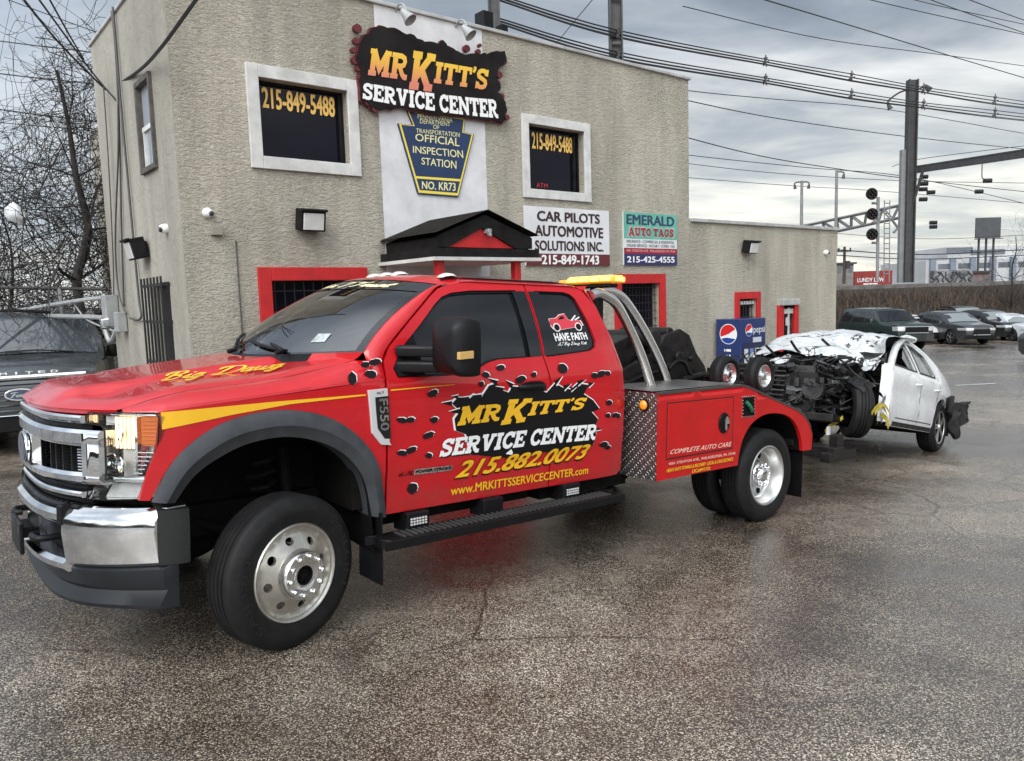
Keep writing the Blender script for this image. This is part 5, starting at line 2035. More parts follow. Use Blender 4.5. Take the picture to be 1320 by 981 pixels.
for s in (-1, 1):
    bm = bmesh.new()
    pts = [FRB(s * 0.40, 0.635, 0.12), FRB(s * 0.40, 0.635, 0.0), FRB(s * 0.36, 0.635, -0.015), FRB(s * 0.30, 0.635, -0.012), FRB(s * 0.285, 0.635, 0.02)]
    tube(bm, smooth_poly(pts, 4), 0.018, 8)
    tp('tow_hook', bm, BLACKP, bmo, smooth=50)
    # black end cap
    bm = bmesh.new()
    rows = []
    for i in range(8):
        t = i / 7
        x0, y0 = Fx(1.01, 0.055), 1.01
        x = x0 - 0.008 - 0.135 * t
        y = y0 + 0.035 * sin(pi / 2 * t)
        rows.append([(x, s * (y - 0.06), 0.56), (x, s * y, 0.572), (x, s * (y + 0.006), 0.70), (x, s * y, 0.835), (x, s * (y - 0.10), 0.855)])
    loft(bm, rows)
    tp('end_cap', bm, mat('end_cap_black', (0.008, 0.010, 0.010), 0.25, coat=0.3, rvar=0.1), bmo, smooth=40)
# licence plate holder
bm = bmesh.new()
bx(bm, (1.118, 0.06, 0.60), (0.02, 0.31, 0.165))
bx(bm, (1.085, 0.06, 0.62), (0.06, 0.2, 0.06))
plo = tp('plate_holder', bm, BLACKP, bmo, smooth=0, bevel=0.006)
# valance
bm = bmesh.new()
rows = []
for i in range(31):
    y = -1.02 + 2.04 * i / 30
    a = abs(y)
    zt = 0.52 + 0.05 * a * a
    zl = 0.345 + 0.02 * a
    q_ = 0.05 * max(0, 1 - (y / 0.7) ** 2)
    rows.append([FRB(y, zt, 0.05), FRB(y, zt - 0.02, 0.02 + q_), FRB(y, zt - 0.09, 0.018 + q_), FRB(y, (zt + zl) / 2 - 0.02, 0.035 + q_), FRB(y, zl + 0.015, q_), FRB(y, zl - 0.004, 0.006 + q_), FRB(y, zl, 0.10)])
loft(bm, rows)
for s in (-1, 1):
    a = 1.02
    zt, zl = 0.52 + 0.05 * a * a, 0.345 + 0.02 * a
    base_ = [FRB(s * 1.02, z_, d_) for z_, d_ in ((zt, 0.05), (zt - 0.02, 0.02), (zt - 0.09, 0.018), ((zt + zl) / 2 - 0.02, 0.035), (zl + 0.015, 0.0), (zl - 0.004, 0.006))]
    xb_ = base_[0].x - 0.035
    loft(bm, [[Vector((p.x + (xb_ - p.x) * k, p.y + s * 0.008 * sin(pi * k / 2), p.z)) for p in base_] for k in (0, 0.3, 0.65, 1.0)])
tp('valance', bm, mat('valance_plastic', (0.012, 0.014, 0.017), 0.42, spec=0.3, var=0.3, vscale=7), smooth=32)
# ------------------------------------------------------------------ wheels
def tyre_bm(R_, w, rr, grooves=4, n=48):
    """tyre turned about local +Z (outboard), outer face at h = 0"""
    bm = bmesh.new()
    prof = [(rr - 0.012, -0.03), (rr + 0.004, -0.004), (rr + 0.02, 0.0), (rr + (R_ - rr) * 0.45, 0.012), (rr + (R_ - rr) * 0.7, 0.006), (R_ - 0.03, -0.006), (R_ - 0.012, -0.014), (R_ - 0.003, -0.028), (R_, -0.04)]
    x = -0.04
    step = (w - 0.08) / (2 * grooves + 1)
    for g in range(grooves):
        x -= step
        prof += [(R_, x), (R_ - 0.012, x - 0.004)]
        x -= step
        prof += [(R_ - 0.012, x + 0.004), (R_, x)]
    prof += [(R_, -w + 0.04), (R_ - 0.015, -w + 0.015), (R_ - 0.05, -w), (rr + 0.02, -w), (rr - 0.012, -w + 0.03)]
    lathe(bm, prof, n)
    return bm


def truck_wheel(name, kind, parent):
    """wheel about local Z; outer tyre face at z = 0"""
    e = bpy.data.objects.new(name, None)
    COL.objects.link(e)
    e.parent = parent
    new_mesh_obj('tyre', tyre_bm(0.4065, 0.225, 0.262, 4, 64), RUBBER, e, smooth=35)
    bm = bmesh.new()
    if kind == 'front':
        prof = lambda r: -0.012 if r > 0.245 else (-0.012 - 0.02 * min(1, (0.245 - r) / 0.02) if r > 0.215 else -0.03 + 0.055 * (1 - ((r - 0.10) / 0.115)) if r > 0.10 else 0.025)
        holes = [ellipse(0.178 * cos(2 * pi * k / 8 + .2), 0.178 * sin(2 * pi * k / 8 + .2), 0.021, 0.025, 14, 2 * pi * k / 8 + .2) for k in range(8)]
        panel(bm, ellipse(0, 0, 0.240, 0.240, 64), lambda u, v, d: Vector((u, v, prof(math.hypot(u, v)) - d)), holes, res=0.022, thick=0.02)
        lathe(bm, [(0.238, -0.02), (0.244, -0.004), (0.256, 0.001), (0.264, -0.006), (0.264, -0.03)], 64)
        new_mesh_obj('rim', bm, DULLALU, e, smooth=50)
        bm = bmesh.new()
        lathe(bm, [(0.132, 0.0), (0.132, 0.05), (0.122, 0.068), (0.078, 0.072), (0.068, 0.064), (0.052, 0.062), (0.048, 0.02)], 40)
        for k in range(10):
            a = 2 * pi * k / 10 + .1
            lathe(bm, [(0.0165, 0.06), (0.0165, 0.084), (0.010, 0.094), (0, 0.096)], 10, Matrix.Translation((0.102 * cos(a), 0.102 * sin(a), 0)))
        hub = new_mesh_obj('hub', bm, mat('hub_metal', (0.70, 0.70, 0.69), 0.22, metal=1.0), e, smooth=45)
        bm = bmesh.new()
        lathe(bm, [(0.05, 0.025), (0.038, 0.03), (0.03, 0.05), (0.0, 0.052)], 20)
        bx(bm, (0, 0, 0.055), (0.045, 0.02, 0.012))
        new_mesh_obj('locking_hub', bm, DARK, hub, smooth=45)
    else:
        lathe(bm, [(0.264, -0.03), (0.264, -0.004), (0.255, 0.001), (0.245, -0.004), (0.238, -0.02), (0.225, -0.05), (0.215, -0.10), (0.205, -0.122), (0.16, -0.135), (0.125, -0.125), (0.118, -0.10)], 64)
        lathe(bm, [(0.205, -0.123), (0.0, -0.125)], 40)
        new_mesh_obj('rim', bm, ALU, e, smooth=50)
        bm = bmesh.new()
        lathe(bm, [(0.118, -0.12), (0.118, -0.075), (0.105, -0.06), (0.07, -0.055), (0.06, -0.03), (0.045, -0.02), (0.0, -0.018)], 36)
        for k in range(10):
            a = 2 * pi * k / 10
            lathe(bm, [(0.016, -0.075), (0.016, -0.04), (0.010, -0.03), (0, -0.028)], 10, Matrix.Translation((0.094 * cos(a), 0.094 * sin(a), 0)))
        hub = new_mesh_obj('hub', bm, CHROME, e, smooth=45)
        bm = bmesh.new()
        for k in range(5):
            a = 2 * pi * (k + .5) / 5
            slab(bm, ellipse(0.165 * cos(a), 0.165 * sin(a), 0.028, 0.024, 12, a), lambda u, v, d: Vector((u, v, -0.118 - d)), 0.004)
        new_mesh_obj('hand_holes', bm, DARK, hub, smooth=0)
    return e


def wheel_m(x, y, z, sg, steer=0.0):
    """local +Z of the wheel points outboard"""
    X = Vector((cos(steer), sin(steer), 0))
    Yo = Vector((-sin(steer), cos(steer), 0)) * sg
    return frame(Vector((x, y, z)), X, Vector((0, 0, 1)).cross(Yo) * -1 if False else Yo.cross(X), Yo)


fwl = truck_wheel('front_wheel', 'front', truck)
fwl.matrix_local = wheel_m(0, 1.05, 0.4065, 1, 0.2568)
fwr = copy_tree(fwl, truck)
fwr.matrix_local = wheel_m(0, -1.05, 0.4065, -1, 0.2568)
rwl = truck_wheel('rear_wheel', 'rear', truck)
rwl.matrix_local = wheel_m(-4.2736, 1.158, 0.4065, 1)
rwr = copy_tree(rwl, truck)
rwr.matrix_local = wheel_m(-4.2736, -1.158, 0.4065, -1)
for s in (1, -1):
    bm = tyre_bm(0.4065, 0.225, 0.262, 4, 48)
    o = new_mesh_obj('inner_tyre', bm, RUBBER, truck, smooth=35)
    o.matrix_local = wheel_m(-4.2736, s * 0.85, 0.4065, s)
# tyre sidewall lettering, raised
bm = bmesh.new()
def arc_text(bm, s, a0, a1, r0, r1):
    V, F, _ = text2d(s, 0)
    vs = []
    for a, b in V:
        t = a0 + (a1 - a0) * a
        r = r0 + (r1 - r0) * b
        vs.append(bm.verts.new((r * sin(t), r * cos(t), 0.0125)))
    for f in F:
        try:
            bm.faces.new([vs[i] for i in f])
        except ValueError:
            pass
arc_text(bm, 'SAILUN', radians(42), radians(115), 0.315, 0.355)
arc_text(bm, 'SAILUN', radians(220), radians(295), 0.315, 0.355)
new_mesh_obj('sidewall_lettering', bm, mat('rubber_letter', (0.017, 0.017, 0.018), 0.5, spec=0.3), fwl, smooth=0)

# chassis, axles, underbody
bm = bmesh.new()
for s in (-1, 1):
    bx(bm, (-2.2, s * 0.43, 0.62), (5.6, 0.09, 0.18))
bx(bm, (0, 0, 0.42), (0.14, 1.7, 0.14))
bx(bm, (-4.27, 0, 0.42), (0.2, 1.5, 0.2))
lathe(bm, [(0, -0.2), (0.2, -0.15), (0.22, 0), (0.2, 0.15), (0, 0.2)], 14, Matrix.Translation((-4.27, 0, 0.42)) @ Matrix.Rotation(pi / 2, 4, 'Y'))
bx(bm, (0.2, 0, 0.6), (0.9, 0.7, 0.35))
bx(bm, (-1.2, 0.62, 0.55), (1.3, 0.28, 0.12))
bx(bm, (-2.35, 0.62, 0.58), (0.9, 0.42, 0.2))
bx(bm, (-1.8, -0.6, 0.52), (1.6, 0.4, 0.26))
tube(bm, [(0.05, 0.55, 0.5), (0.35, 0.45, 0.62)], 0.03, 8)
for s in (-1, 1):
    P = [Vector((0.02 + 0.075 * cos(t * 7), s * 0.62 + 0.075 * sin(t * 7), 0.5 + t * 0.08)) for t in [k / 6 for k in range(36)]]
    tube(bm, P, 0.014, 6)
    tube(bm, [(-0.16, s * 0.6, 0.45), (-0.14, s * 0.55, 1.0)], 0.035, 8)
tp('chassis', bm, DARK, smooth=40)
for s in (-1, 1):
    bm = bmesh.new()
    bx(bm, (-0.52, s * 0.90, 0.43), (0.012, 0.26, 0.42))
    tp('front_mudflap', bm, BLACKP, smooth=0)
    bm = bmesh.new()
    bx(bm, (-4.86, s * 0.92, 0.35), (0.014, 0.46, 0.44))
    tp('rear_mudflap', bm, BLACKP, smooth=0)
# running boards
for s in (-1, 1):
    bm = bmesh.new()
    slab(bm, smooth_poly([(-0.50, 0.99), (-0.48, 1.06), (-0.52, 1.13), (-0.62, 1.15), (-2.30, 1.15), (-2.38, 1.12), (-2.39, 1.02), (-2.36, 0.97), (-0.60, 0.97)], 3, True), lambda x, y, d: Vector((x, s * y, 0.505 - d)), 0.055, res=0.3)
    sbo = tp('running_board', bm, BLACKP, smooth=0, bevel=0.01)
    bm = bmesh.new()
    for k in range(44):
        x = -0.62 - 1.70 * k / 43
        bx(bm, (x, s * 1.06, 0.509), (0.014, 0.12, 0.008))
    tp('tread_ribs', bm, mat('tread_grey', (0.05, 0.05, 0.05), 0.4), sbo, smooth=0)
    for x in (-0.78, -1.35, -2.05):
        bm = bmesh.new()
        bx(bm, (x, s * 0.93, 0.545), (0.16, 0.16, 0.12))
        tp('bracket', bm, BLACKP, sbo, smooth=0, bevel=0.01)
    for x in (-0.78, -2.05):
        bm = bmesh.new()
        for i in range(6):
            for j in range(3):
                bx(bm, (x - 0.05 + 0.02 * i, s * 1.013, 0.535 + 0.016 * j), (0.012, 0.006, 0.010))
        tp('step_light', bm, mat('step_led', (0.6, 0.6, 0.6), 0.3), sbo, smooth=0)

# tow mirrors
for s in (1, -1):
    bm = bmesh.new()
    Y0 = 1.30
    prof = smooth_poly([(0.0, 0.0), (0.13, -0.005), (0.155, 0.04), (0.155, 0.25), (0.13, 0.315), (0.05, 0.335), (-0.10, 0.335), (-0.145, 0.30), (-0.155, 0.2), (-0.155, 0.06), (-0.135, 0.01)], 3, True)
    for (dx, k) in ((0.0, 1.0), (0.05, 1.0), (0.10, 0.9), (0.13, 0.62)):
        pass
    rows = []
    for (dx, k) in ((-0.04, 0.97), (0.0, 1.0), (0.06, 0.98), (0.11, 0.86), (0.135, 0.6), (0.14, 0.2)):
        rows.append([Vector((-0.92 + dx, s * (1.24 + p[0] * 0.92 * k), 1.425 + 0.165 + (p[1] - 0.165) * k * 1.0)) for p in prof])
    loft(bm, rows, closed=True, caps=True)
    mio = tp('mirror', bm, BLACKP, smooth=45)
    bm = bmesh.new()
    for z in (1.56, 1.47):
        rows = []
        for t in range(6):
            k = t / 5
            c = Vector((-0.70 - 0.16 * k, s * (0.965 + 0.19 * k), z))
            h, w = 0.034, 0.05
            rows.append([c + Vector((a, 0, b)) for a, b in ((-w, -h), (w * 0.8, -h), (w, -h * .3), (w, h * .6), (w * .6, h), (-w, h))])
        loft(bm, rows, closed=True, caps=True)
    tp('mirror_arm', bm, BLACKP, mio, smooth=30, bevel=0.006)
    bm = bmesh.new()
    slab(bm, [(p.x, p.z) for p in (tl(1, 1.39, 593, 464), tl(1, 1.39, 611.5, 462), tl(1, 1.39, 611.5, 452), tl(1, 1.39, 593, 454))], lambda x, z, d: Vector((x, s * (1.368 + 0.02 - d), z)), 0.05)
    tp('mirror_lamp', bm, mat('mirror_amber', (0.55, 0.35, 0.12), 0.15, coat=0.5), mio, smooth=0, bevel=0.004)
    bm = bmesh.new()
    poly_on(bm, rrect(1.13, 1.46, 1.35, 1.72, 0.03), lambda y, z, d: Vector((-0.963, s * y, z)), 0, res=1)
    tp('mirror_glass', bm, CHROME, mio, smooth=0)

# ------------------------------------------------------------------ vinyl graphics on our side
def dq(pts, y=1.0):
    return [tyz(*p, y) for p in pts]


bm = bmesh.new()
poly_on(bm, [(0.635, 1.297), (0.632, 1.215), (0.3, 1.263), (0.0, 1.296), (-0.44, 1.315), (-0.44, 1.323), (0.1, 1.314)], TSL, 0.003, res=0.06)
poly_on(bm, [(-0.60, 1.333), (-0.60, 1.341), (-1.05, 1.349), (-1.05, 1.347)], TSL, 0.003, res=0.1)
tp('stripe', bm, YEL, smooth=0)
# exploded black panel behind the door lettering
rr = random.Random(11)
bp = dq([(607, 586), (600, 560), (587, 555), (585, 540), (592, 530), (582, 520), (590, 512), (604, 514), (612, 508), (620, 512), (630, 497), (640, 494), (648, 503), (655, 506), (660, 498), (672, 499), (690, 501), (704, 506), (715, 494), (726, 500), (735, 502), (744, 494), (758, 496), (752, 508), (764, 516), (772, 527), (762, 531), (770, 540), (766, 552), (768, 560), (764, 574), (730, 580), (700, 583), (680, 588), (650, 590)])
bm = bmesh.new()
poly_on(bm, bp, TSL, 0.003, 0, res=0.07)
poly_on(bm, [(p[0] + 0.006, p[1] + 0.006) for p in shrink(bp, 1.015)], TSL, 0.0022, 1, res=0.07)
for k in range(15):   # torn metal curls above and beside the panel
    i = rr.randrange(4, 30)
    p = bp[i]
    c = (sum(q[0] for q in bp) / len(bp), sum(q[1] for q in bp) / len(bp))
    a = math.atan2(p[1] - c[1], p[0] - c[0])
    L = rr.uniform(.05, .10)
    w_ = rr.uniform(.012, .02)
    tip = (p[0] + L * cos(a), p[1] + L * sin(a) * 0.8)
    nx, ny = -sin(a), cos(a)
    poly_on(bm, [(p[0] + nx * w_, p[1] + ny * w_), (p[0] - nx * w_, p[1] - ny * w_), tip], TSL, 0.0034, 0, res=1)
    poly_on(bm, [(p[0] + nx * w_, p[1] + ny * w_), (p[0] + nx * w_ * 1.5, p[1] + ny * w_ * 1.5), (tip[0] + nx * 0.004, tip[1] + ny * 0.004), tip], TSL, 0.0037, 1, res=1)
tp('burst_graphic', bm, [BLK, WHT], smooth=0)


def dtext(g, pts, m, lift=0.006, curve=0.0, name='lettering', y=1.0, f=TSL):
    bm = bmesh.new()
    put(bm, g, dq(pts, y), f, lift, 0, curve)
    return tp(name, bm, m, smooth=0)


kh = [(0, 1), (0, 1), (0, 1), (-.30, 1.22), (.06, .98), (.06, .98), (.06, .98), (.42, 1.05), (.06, .99)]
dtext(slab2d("MR KITT'S", 0.05, 0.22, kh), [(589, 558), (752, 535), (757, 509), (590, 519)], BLK, 0.0045)
dtext(slab2d("MR KITT'S", 0.05, 0.22, kh), [(587, 557), (752, 533), (757, 508), (590, 518)], YEL, 0.0068)
dtext(slab2d('SERVICE CENTER', 0.05, 0.2), [(567, 591), (766, 570), (768, 547), (567, 567)], BLK, 0.0048, 0.06)
dtext(slab2d('SERVICE CENTER', 0.05, 0.2), [(565, 589.5), (766, 567), (768, 546), (567, 566)], WHT, 0.0072, 0.06)
dtext(text2d('215.882.0073', 0.05, 0.32), [(586, 619), (758, 592.5), (761, 571.5), (589, 594.5)], BLK, 0.0046)
dtext(text2d('215.882.0073', 0.035, 0.32), [(587, 617), (757.5, 590.5), (761, 572), (589, 595)], YEL, 0.0068)
dtext(text2d('www.MRKITTSSERVICECENTER.com', 0.022), [(583, 639.5), (760.5, 611), (760.5, 601), (583, 627.5)], YEL, 0.004)
# engine badge
dtext(text2d('6.7L', 0.02, 0.3), [(513, 614.5), (533, 612), (533.5, 606.5), (516, 609)], BLK, 0.006, name='badge')
bm = bmesh.new()
poly_on(bm, dq([(534, 612.5), (583, 606.5), (583, 599.5), (534, 605)]), TSL, 0.004, 0, res=1)
put(bm, text2d('POWER STROKE', 0.02), dq([(536, 610.5), (582, 605), (582, 601.3), (536, 606.7)]), TSL, 0.006, 1)
tp('badge', bm, [CHROME, BLK], smooth=0)
# door sill red lettering remnants are left out; bullet holes
holes_px = [(517, 541.5, 6, 3), (528, 541, 5, 3), (557, 507, 6, 4), (558.5, 541, 4.5, 3.5), (551, 561, 6.5, 3.5), (517.5, 584, 6, 3), (529, 580, 6, 3.5), (552, 587, 4, 3), (533, 630, 6, 6), (626.5, 483, 4, 3.2), (647, 474, 5, 3), (670.5, 489, 6, 4), (688, 483, 3, 3), (726, 475, 5, 5.5), (766, 484, 4, 3.2), (774.5, 482, 5, 3.5), (783, 481, 3, 2.5), (784, 519, 3.5, 3), (782.5, 535.5, 3, 2.5), (792, 535, 4, 2.5), (797, 536, 3, 2.5), (778, 573, 5, 3), (784, 577, 3.5, 2.5), (473, 470.5, 5, 3.5), (486, 467, 7, 3.5), (479, 482.5, 7, 4), (455, 488, 4.5, 7), (620, 495, 3, 3), (635, 560, 0, 0)]
for (px, py, a, b) in holes_px:
    if a == 0:
        continue
    bm = bmesh.new()
    c = tyz(px, py)
    sc = abs(tyz(px + 10, py)[0] - c[0]) / 10
    sz = abs(tyz(px, py + 10)[1] - c[1]) / 10
    a, b = a * sc * 1.18, b * sz * 1.18
    P0 = ellipse(c[0], c[1], a, b, 18, rr.uniform(-.25, .25))
    P0 = [(c[0] + (p[0] - c[0]) * rr.uniform(.88, 1.1), c[1] + (p[1] - c[1]) * rr.uniform(.88, 1.1)) for p in P0]
    f_ = TSL if c[0] < -0.56 or c[1] < 1.38 else None
    if c[0] > -0.57 and c[1] > 1.37:
        f_ = lambda x, z, d: Vector((x, 0.995 - 0.18 * max(0, z - 1.375) - d, z))
    poly_on(bm, [(p[0] - 0.006, p[1] + 0.004) for p in P0], f_, 0.0045, 1, res=1)
    poly_on(bm, P0, f_, 0.0058, 0, res=1)
    tp('bullet_hole_graphic', bm, [HOLE, WHT], smooth=0)
# fender badge
bm = bmesh.new()
bo = dq([(473.5, 503), (498.5, 500.5), (499, 509), (501, 570), (503.5, 573.5), (490, 573), (478, 558), (476, 530)])
slab(bm, bo, lambda x, z, d: TSL(x, z, d - 0.012), 0.02, res=0.2)
bgo = tp('fender_badge', bm, mat('badge_silver', (0.66, 0.66, 0.66), 0.35, metal=0.35), smooth=0, bevel=0.003)
bm = bmesh.new()
bi = dq([(482, 512), (499, 510), (502, 565), (494, 565), (485, 552), (483, 530)])
poly_on(bm, bi, lambda x, z, d: TSL(x, z, d - 0.0125), 0.001, 0, res=1)
put(bm, text2d('F550', 0.02), dq([(486.5, 514), (488.5, 555), (499.5, 554), (498, 513)]), lambda x, z, d: TSL(x, z, d - 0.0125), 0.003, 1)
put(bm, text2d('XLT', 0.015), dq([(483.5, 508), (493.5, 506.5), (493.5, 503.8), (483.5, 505.5)]), lambda x, z, d: TSL(x, z, d - 0.0125), 0.003, 0)
tp('badge_face', bm, [BLACKG, CHROME], bgo, smooth=0)
# sticker on the rear side glass
def GL(x, z, d):
    return TSL(x, z, d + 0.022)
bm = bmesh.new()
tr = [(712, 417), (713, 411), (722, 410), (727, 406), (734, 404.5), (737, 412), (741, 413), (752, 413), (754, 419), (749, 421), (735, 423), (724, 425), (716, 424)]
q0 = dq(tr, 0.91)
poly_on(bm, shrink(q0, 1.06), GL, 0.002, 1, res=1)
poly_on(bm, q0, GL, 0.003, 0, res=1)
for px, py in ((720, 422), (748, 421)):
    c = tyz(px, py, 0.91)
    poly_on(bm, ellipse(c[0], c[1], 0.034, 0.03, 16), GL, 0.0036, 1, res=1)
    poly_on(bm, ellipse(c[0], c[1], 0.026, 0.023, 16), GL, 0.0044, 2, res=1)
poly_on(bm, dq([(724, 412), (728, 408), (732, 407.5), (732, 411)], 0.91), GL, 0.0036, 2, res=1)
for P in ([(740, 413), (747, 406), (748.5, 407), (742, 413.5)], [(745, 412), (752, 408), (752.5, 409.5), (746, 413)]):
    poly_on(bm, dq(P, 0.91), GL, 0.0036, 1, res=1)
put(bm, text2d('HAVE FAITH', 0.04), dq([(717, 440), (759, 437.5), (757.5, 428.5), (715.5, 429.5)], 0.925), GL, 0.002, 1)
put(bm, script2d('AJ Big Dawg Kitt', 0.12), dq([(719, 447), (757.5, 445), (757, 440), (720, 441)], 0.93), GL, 0.002, 1)
tp('window_sticker', bm, [mat('sticker_red', (0.55, 0.04, 0.06), 0.4), WHT, BLK], rdb if False else truck, smooth=0)
# windshield banner script and inspection sticker
bm = bmesh.new()
V_, F_, Z_ = script2d('In Him I Trust', 0.16)
vs = []
for (a, b), z in zip(V_, Z_):
    vs.append(bm.verts.new(WS(-0.72 + 1.42 * a, 0.855 + 0.10 * b, 0.006 + z * 0.0003)))
for f in F_:
    try:
        bm.faces.new([vs[k] for k in f])
    except ValueError:
        pass
tp('banner_lettering', bm, mat('cream_vinyl', (0.75, 0.68, 0.42), 0.4), wso, smooth=0)
bm = bmesh.new()
grid(bm, 3, 3, lambda u, v: WS(0.62 + 0.10 * u, 0.12 + 0.09 * v, 0.003))
tp('inspection_sticker', bm, mat('sticker_pale', (0.45, 0.5, 0.5), 0.4, var=0.6, vscale=30), wso, smooth=0)
# clearance lamps
for y in (-0.66, -0.17, 0.0, 0.17, 0.66):
    bm = bmesh.new()
    c = Vector((-1.17 - 0.06 * (abs(y) > 0.5), y, roof_p(0.10, 0.5 + y / 1.55).z))
    grid(bm, 9, 6, lambda u, v: c + Vector((0.055 * cos(pi * v) , 0.065 * cos(pi * u) * sin(pi * (0.15 + 0.7 * v)), 0.005 + 0.034 * sin(pi * v) * (0.35 + 0.65 * sin(pi * u)))))
    tp('clearance_lamp', bm, mat('clearance_clear', (0.65, 0.6, 0.55), 0.12, coat=0.6), smooth=60)

# ------------------------------------------------------------------ service body
SBY = 1.185
def SB(x, z, d):
    return Vector((x, SBY - d, z))
def SBR(x, z, d):
    return Vector((x, -SBY + d, z))
top_e = [(-2.74, 1.212), (-3.81, 1.222), (-3.9, 1.205), (-4.66, 0.965), (-4.80, 0.90), (-4.90, 0.81), (-4.955, 0.70), (-4.945, 0.57)]
body_o = top_e + [(-4.79, 0.575)] + smooth_poly([(-4.775, 0.66), (-4.70, 0.79), (-4.58, 0.89), (-4.40, 0.945), (-4.17, 0.955), (-3.98, 0.90), (-3.86, 0.80), (-3.80, 0.68), (-3.775, 0.56)], 4) + [(-2.74, 0.56)]
DIA = bpy.data.materials.new('diamond_plate')
DIA.use_nodes = True
_t = DIA.node_tree
_b = _t.nodes['Principled BSDF']
_b.inputs['Base Color'].default_value = (0.42, 0.40, 0.38, 1)
_b.inputs['Metallic'].default_value = 0.85
_b.inputs['Roughness'].default_value = 0.38
_tc = nd(_t, 'ShaderNodeTexCoord')
_hs = []
for ang, ph in ((45, 0.0), (-45, 0.5)):
    _m = nd(_t, 'ShaderNodeMapping')
    _m.inputs['Rotation'].default_value = (radians(ang), radians(0), 0)
    _m.inputs['Location'].default_value = (0, ph * 0.055, 0.0)
    _m.vector_type = 'TEXTURE'
    _m.inputs['Scale'].default_value = (1, 0.055, 0.026)
    _t.links.new(_tc.outputs['Object'], _m.inputs[0])
    _v = nd(_t, 'ShaderNodeTexVoronoi', i_Scale=1.0, i_Randomness=0.0)
    _t.links.new(_m.outputs[0], _v.inputs['Vector'])
    _hs.append(ramp(_t, _v.outputs['Distance'], [(0.22, 1.0), (0.34, 0.0)]))
_h = mixc(_t, 1.0, _hs[0], _hs[1], 'LIGHTEN')
_bp = nd(_t, 'ShaderNodeBump', i_Strength=1.0, i_Distance=0.006)
_t.links.new(_h, _bp.inputs['Height'])
_t.links.new(_bp.outputs[0], _b.inputs['Normal'])
_t.links.new(mixc(_t, _h, (0.20, 0.19, 0.185), (0.62, 0.61, 0.59)), _b.inputs['Base Color'])
for f, sg in ((SB, 1), (SBR, -1)):
    bm = bmesh.new()
    panel(bm, body_o, f, res=0.09, thick=0.03)
    # top flange and inner wall
    loft(bm, [[(x, sg * SBY, z), (x, sg * 0.56, z)] for x, z in top_e[:4]])
    loft(bm, [[(x, sg * 0.56, z), (x, sg * 0.56, 0.70)] for x, z in top_e[:4]])
    loft(bm, [[(x, sg * SBY, z), (x, sg * 0.60, z)] for x, z in top_e[3:]])
    sbo = tp('service_body', bm, SRED, smooth=30)
    bm = bmesh.new()
    rows = []
    for x, z in top_e[:7]:
        rows.append([(x, sg * (SBY + 0.004), z - 0.012), (x, sg * (SBY + 0.004), z + 0.008), (x, sg * (SBY - 0.03), z + 0.008)])
    loft(bm, rows)
    tp('edge_strip', bm, mat('strip_dull', (0.12, 0.11, 0.105), 0.4, metal=0.7), sbo, smooth=0)
    bm = bmesh.new()
    loft(bm, [[(-2.735, sg * SBY, 1.212), (-2.735, sg * 0.50, 1.212)], [(-2.735, sg * SBY, 0.56), (-2.735, sg * 0.50, 0.56)]])
    loft(bm, [[(-2.74, sg * (SBY - 0.04), 1.225), (-2.74, sg * 0.56, 1.225)], [(-3.78, sg * (SBY - 0.04), 1.235), (-3.78, sg * 0.56, 1.235)]])
    tp('diamond_plate', bm, DIA, sbo, smooth=0)
    bm = bmesh.new()
    lathe(bm, [(0.045, 0), (0.045, 0.012), (0.034, 0.014)], 18, Matrix.Translation((-2.728, sg * 1.07, 1.12)) @ Matrix.Rotation(pi / 2, 4, 'Y'), 1)
    lathe(bm, [(0.036, 0.008), (0.034, 0.02), (0.02, 0.032), (0, 0.035)], 18, Matrix.Translation((-2.728, sg * 1.07, 1.12)) @ Matrix.Rotation(pi / 2, 4, 'Y'), 0)
    tp('marker_lamp', bm, [AMBER, BLACKP], sbo, smooth=50)
    # locker door
    bm = bmesh.new()
    slab(bm, R(-3.68, 0.72, -2.86, 1.125), lambda x, z, d: f(x, z, d - 0.006), 0.012)
    ldo = tp('locker_door', bm, SRED, sbo, smooth=0, bevel=0.003)
    bm = bmesh.new()
    panel(bm, R(-3.694, 0.706, -2.846, 1.139), f, [R(-3.684, 0.716, -2.856, 1.129)], res=0.5, thick=0.0, lift=0.0015)
    tp('door_gap', bm, mat('gap_dark_red', (0.06, 0.006, 0.006), 0.7), sbo, smooth=0)
    bm = bmesh.new()
    c = tyz(932, 545, SBY)
    slab(bm, ellipse(c[0], c[1], 0.072, 0.085, 22), lambda x, z, d: f(x, z, d - 0.016), 0.012)
    lho = tp('locker_handle', bm, BLACKP, ldo, smooth=0, bevel=0.004)
    bm = bmesh.new()
    slab(bm, ellipse(c[0], c[1], 0.052, 0.064, 20), lambda x, z, d: f(x, z, d - 0.019), 0.004, 0)
    slab(bm, smooth_poly([(c[0] - 0.01, c[1] + 0.055), (c[0] + 0.015, c[1] + 0.02), (c[0] + 0.012, c[1] - 0.055), (c[0] - 0.014, c[1] - 0.05), (c[0] - 0.01, c[1] - 0.01), (c[0] - 0.04, c[1] - 0.005), (c[0] - 0.04, c[1] + 0.015)], 3, True), lambda x, z, d: f(x, z, d - 0.034), 0.016, 1)
    tp('handle_lever', bm, [DARK, CHROME], lho, smooth=0)
    # fuel recess with rivets and a coiled hose
    bm = bmesh.new()
    fq_ = dq([(957, 512), (972, 510.5), (972, 536), (957, 537.5)], SBY)
    poly_on(bm, fq_, f, 0.003, 0, res=1)
    L = dens(fq_, 0.032)
    for p in L:
        slab(bm, ellipse(p[0], p[1], 0.007, 0.007, 6), lambda x, z, d: f(x, z, d - 0.008), 0.006, 1)
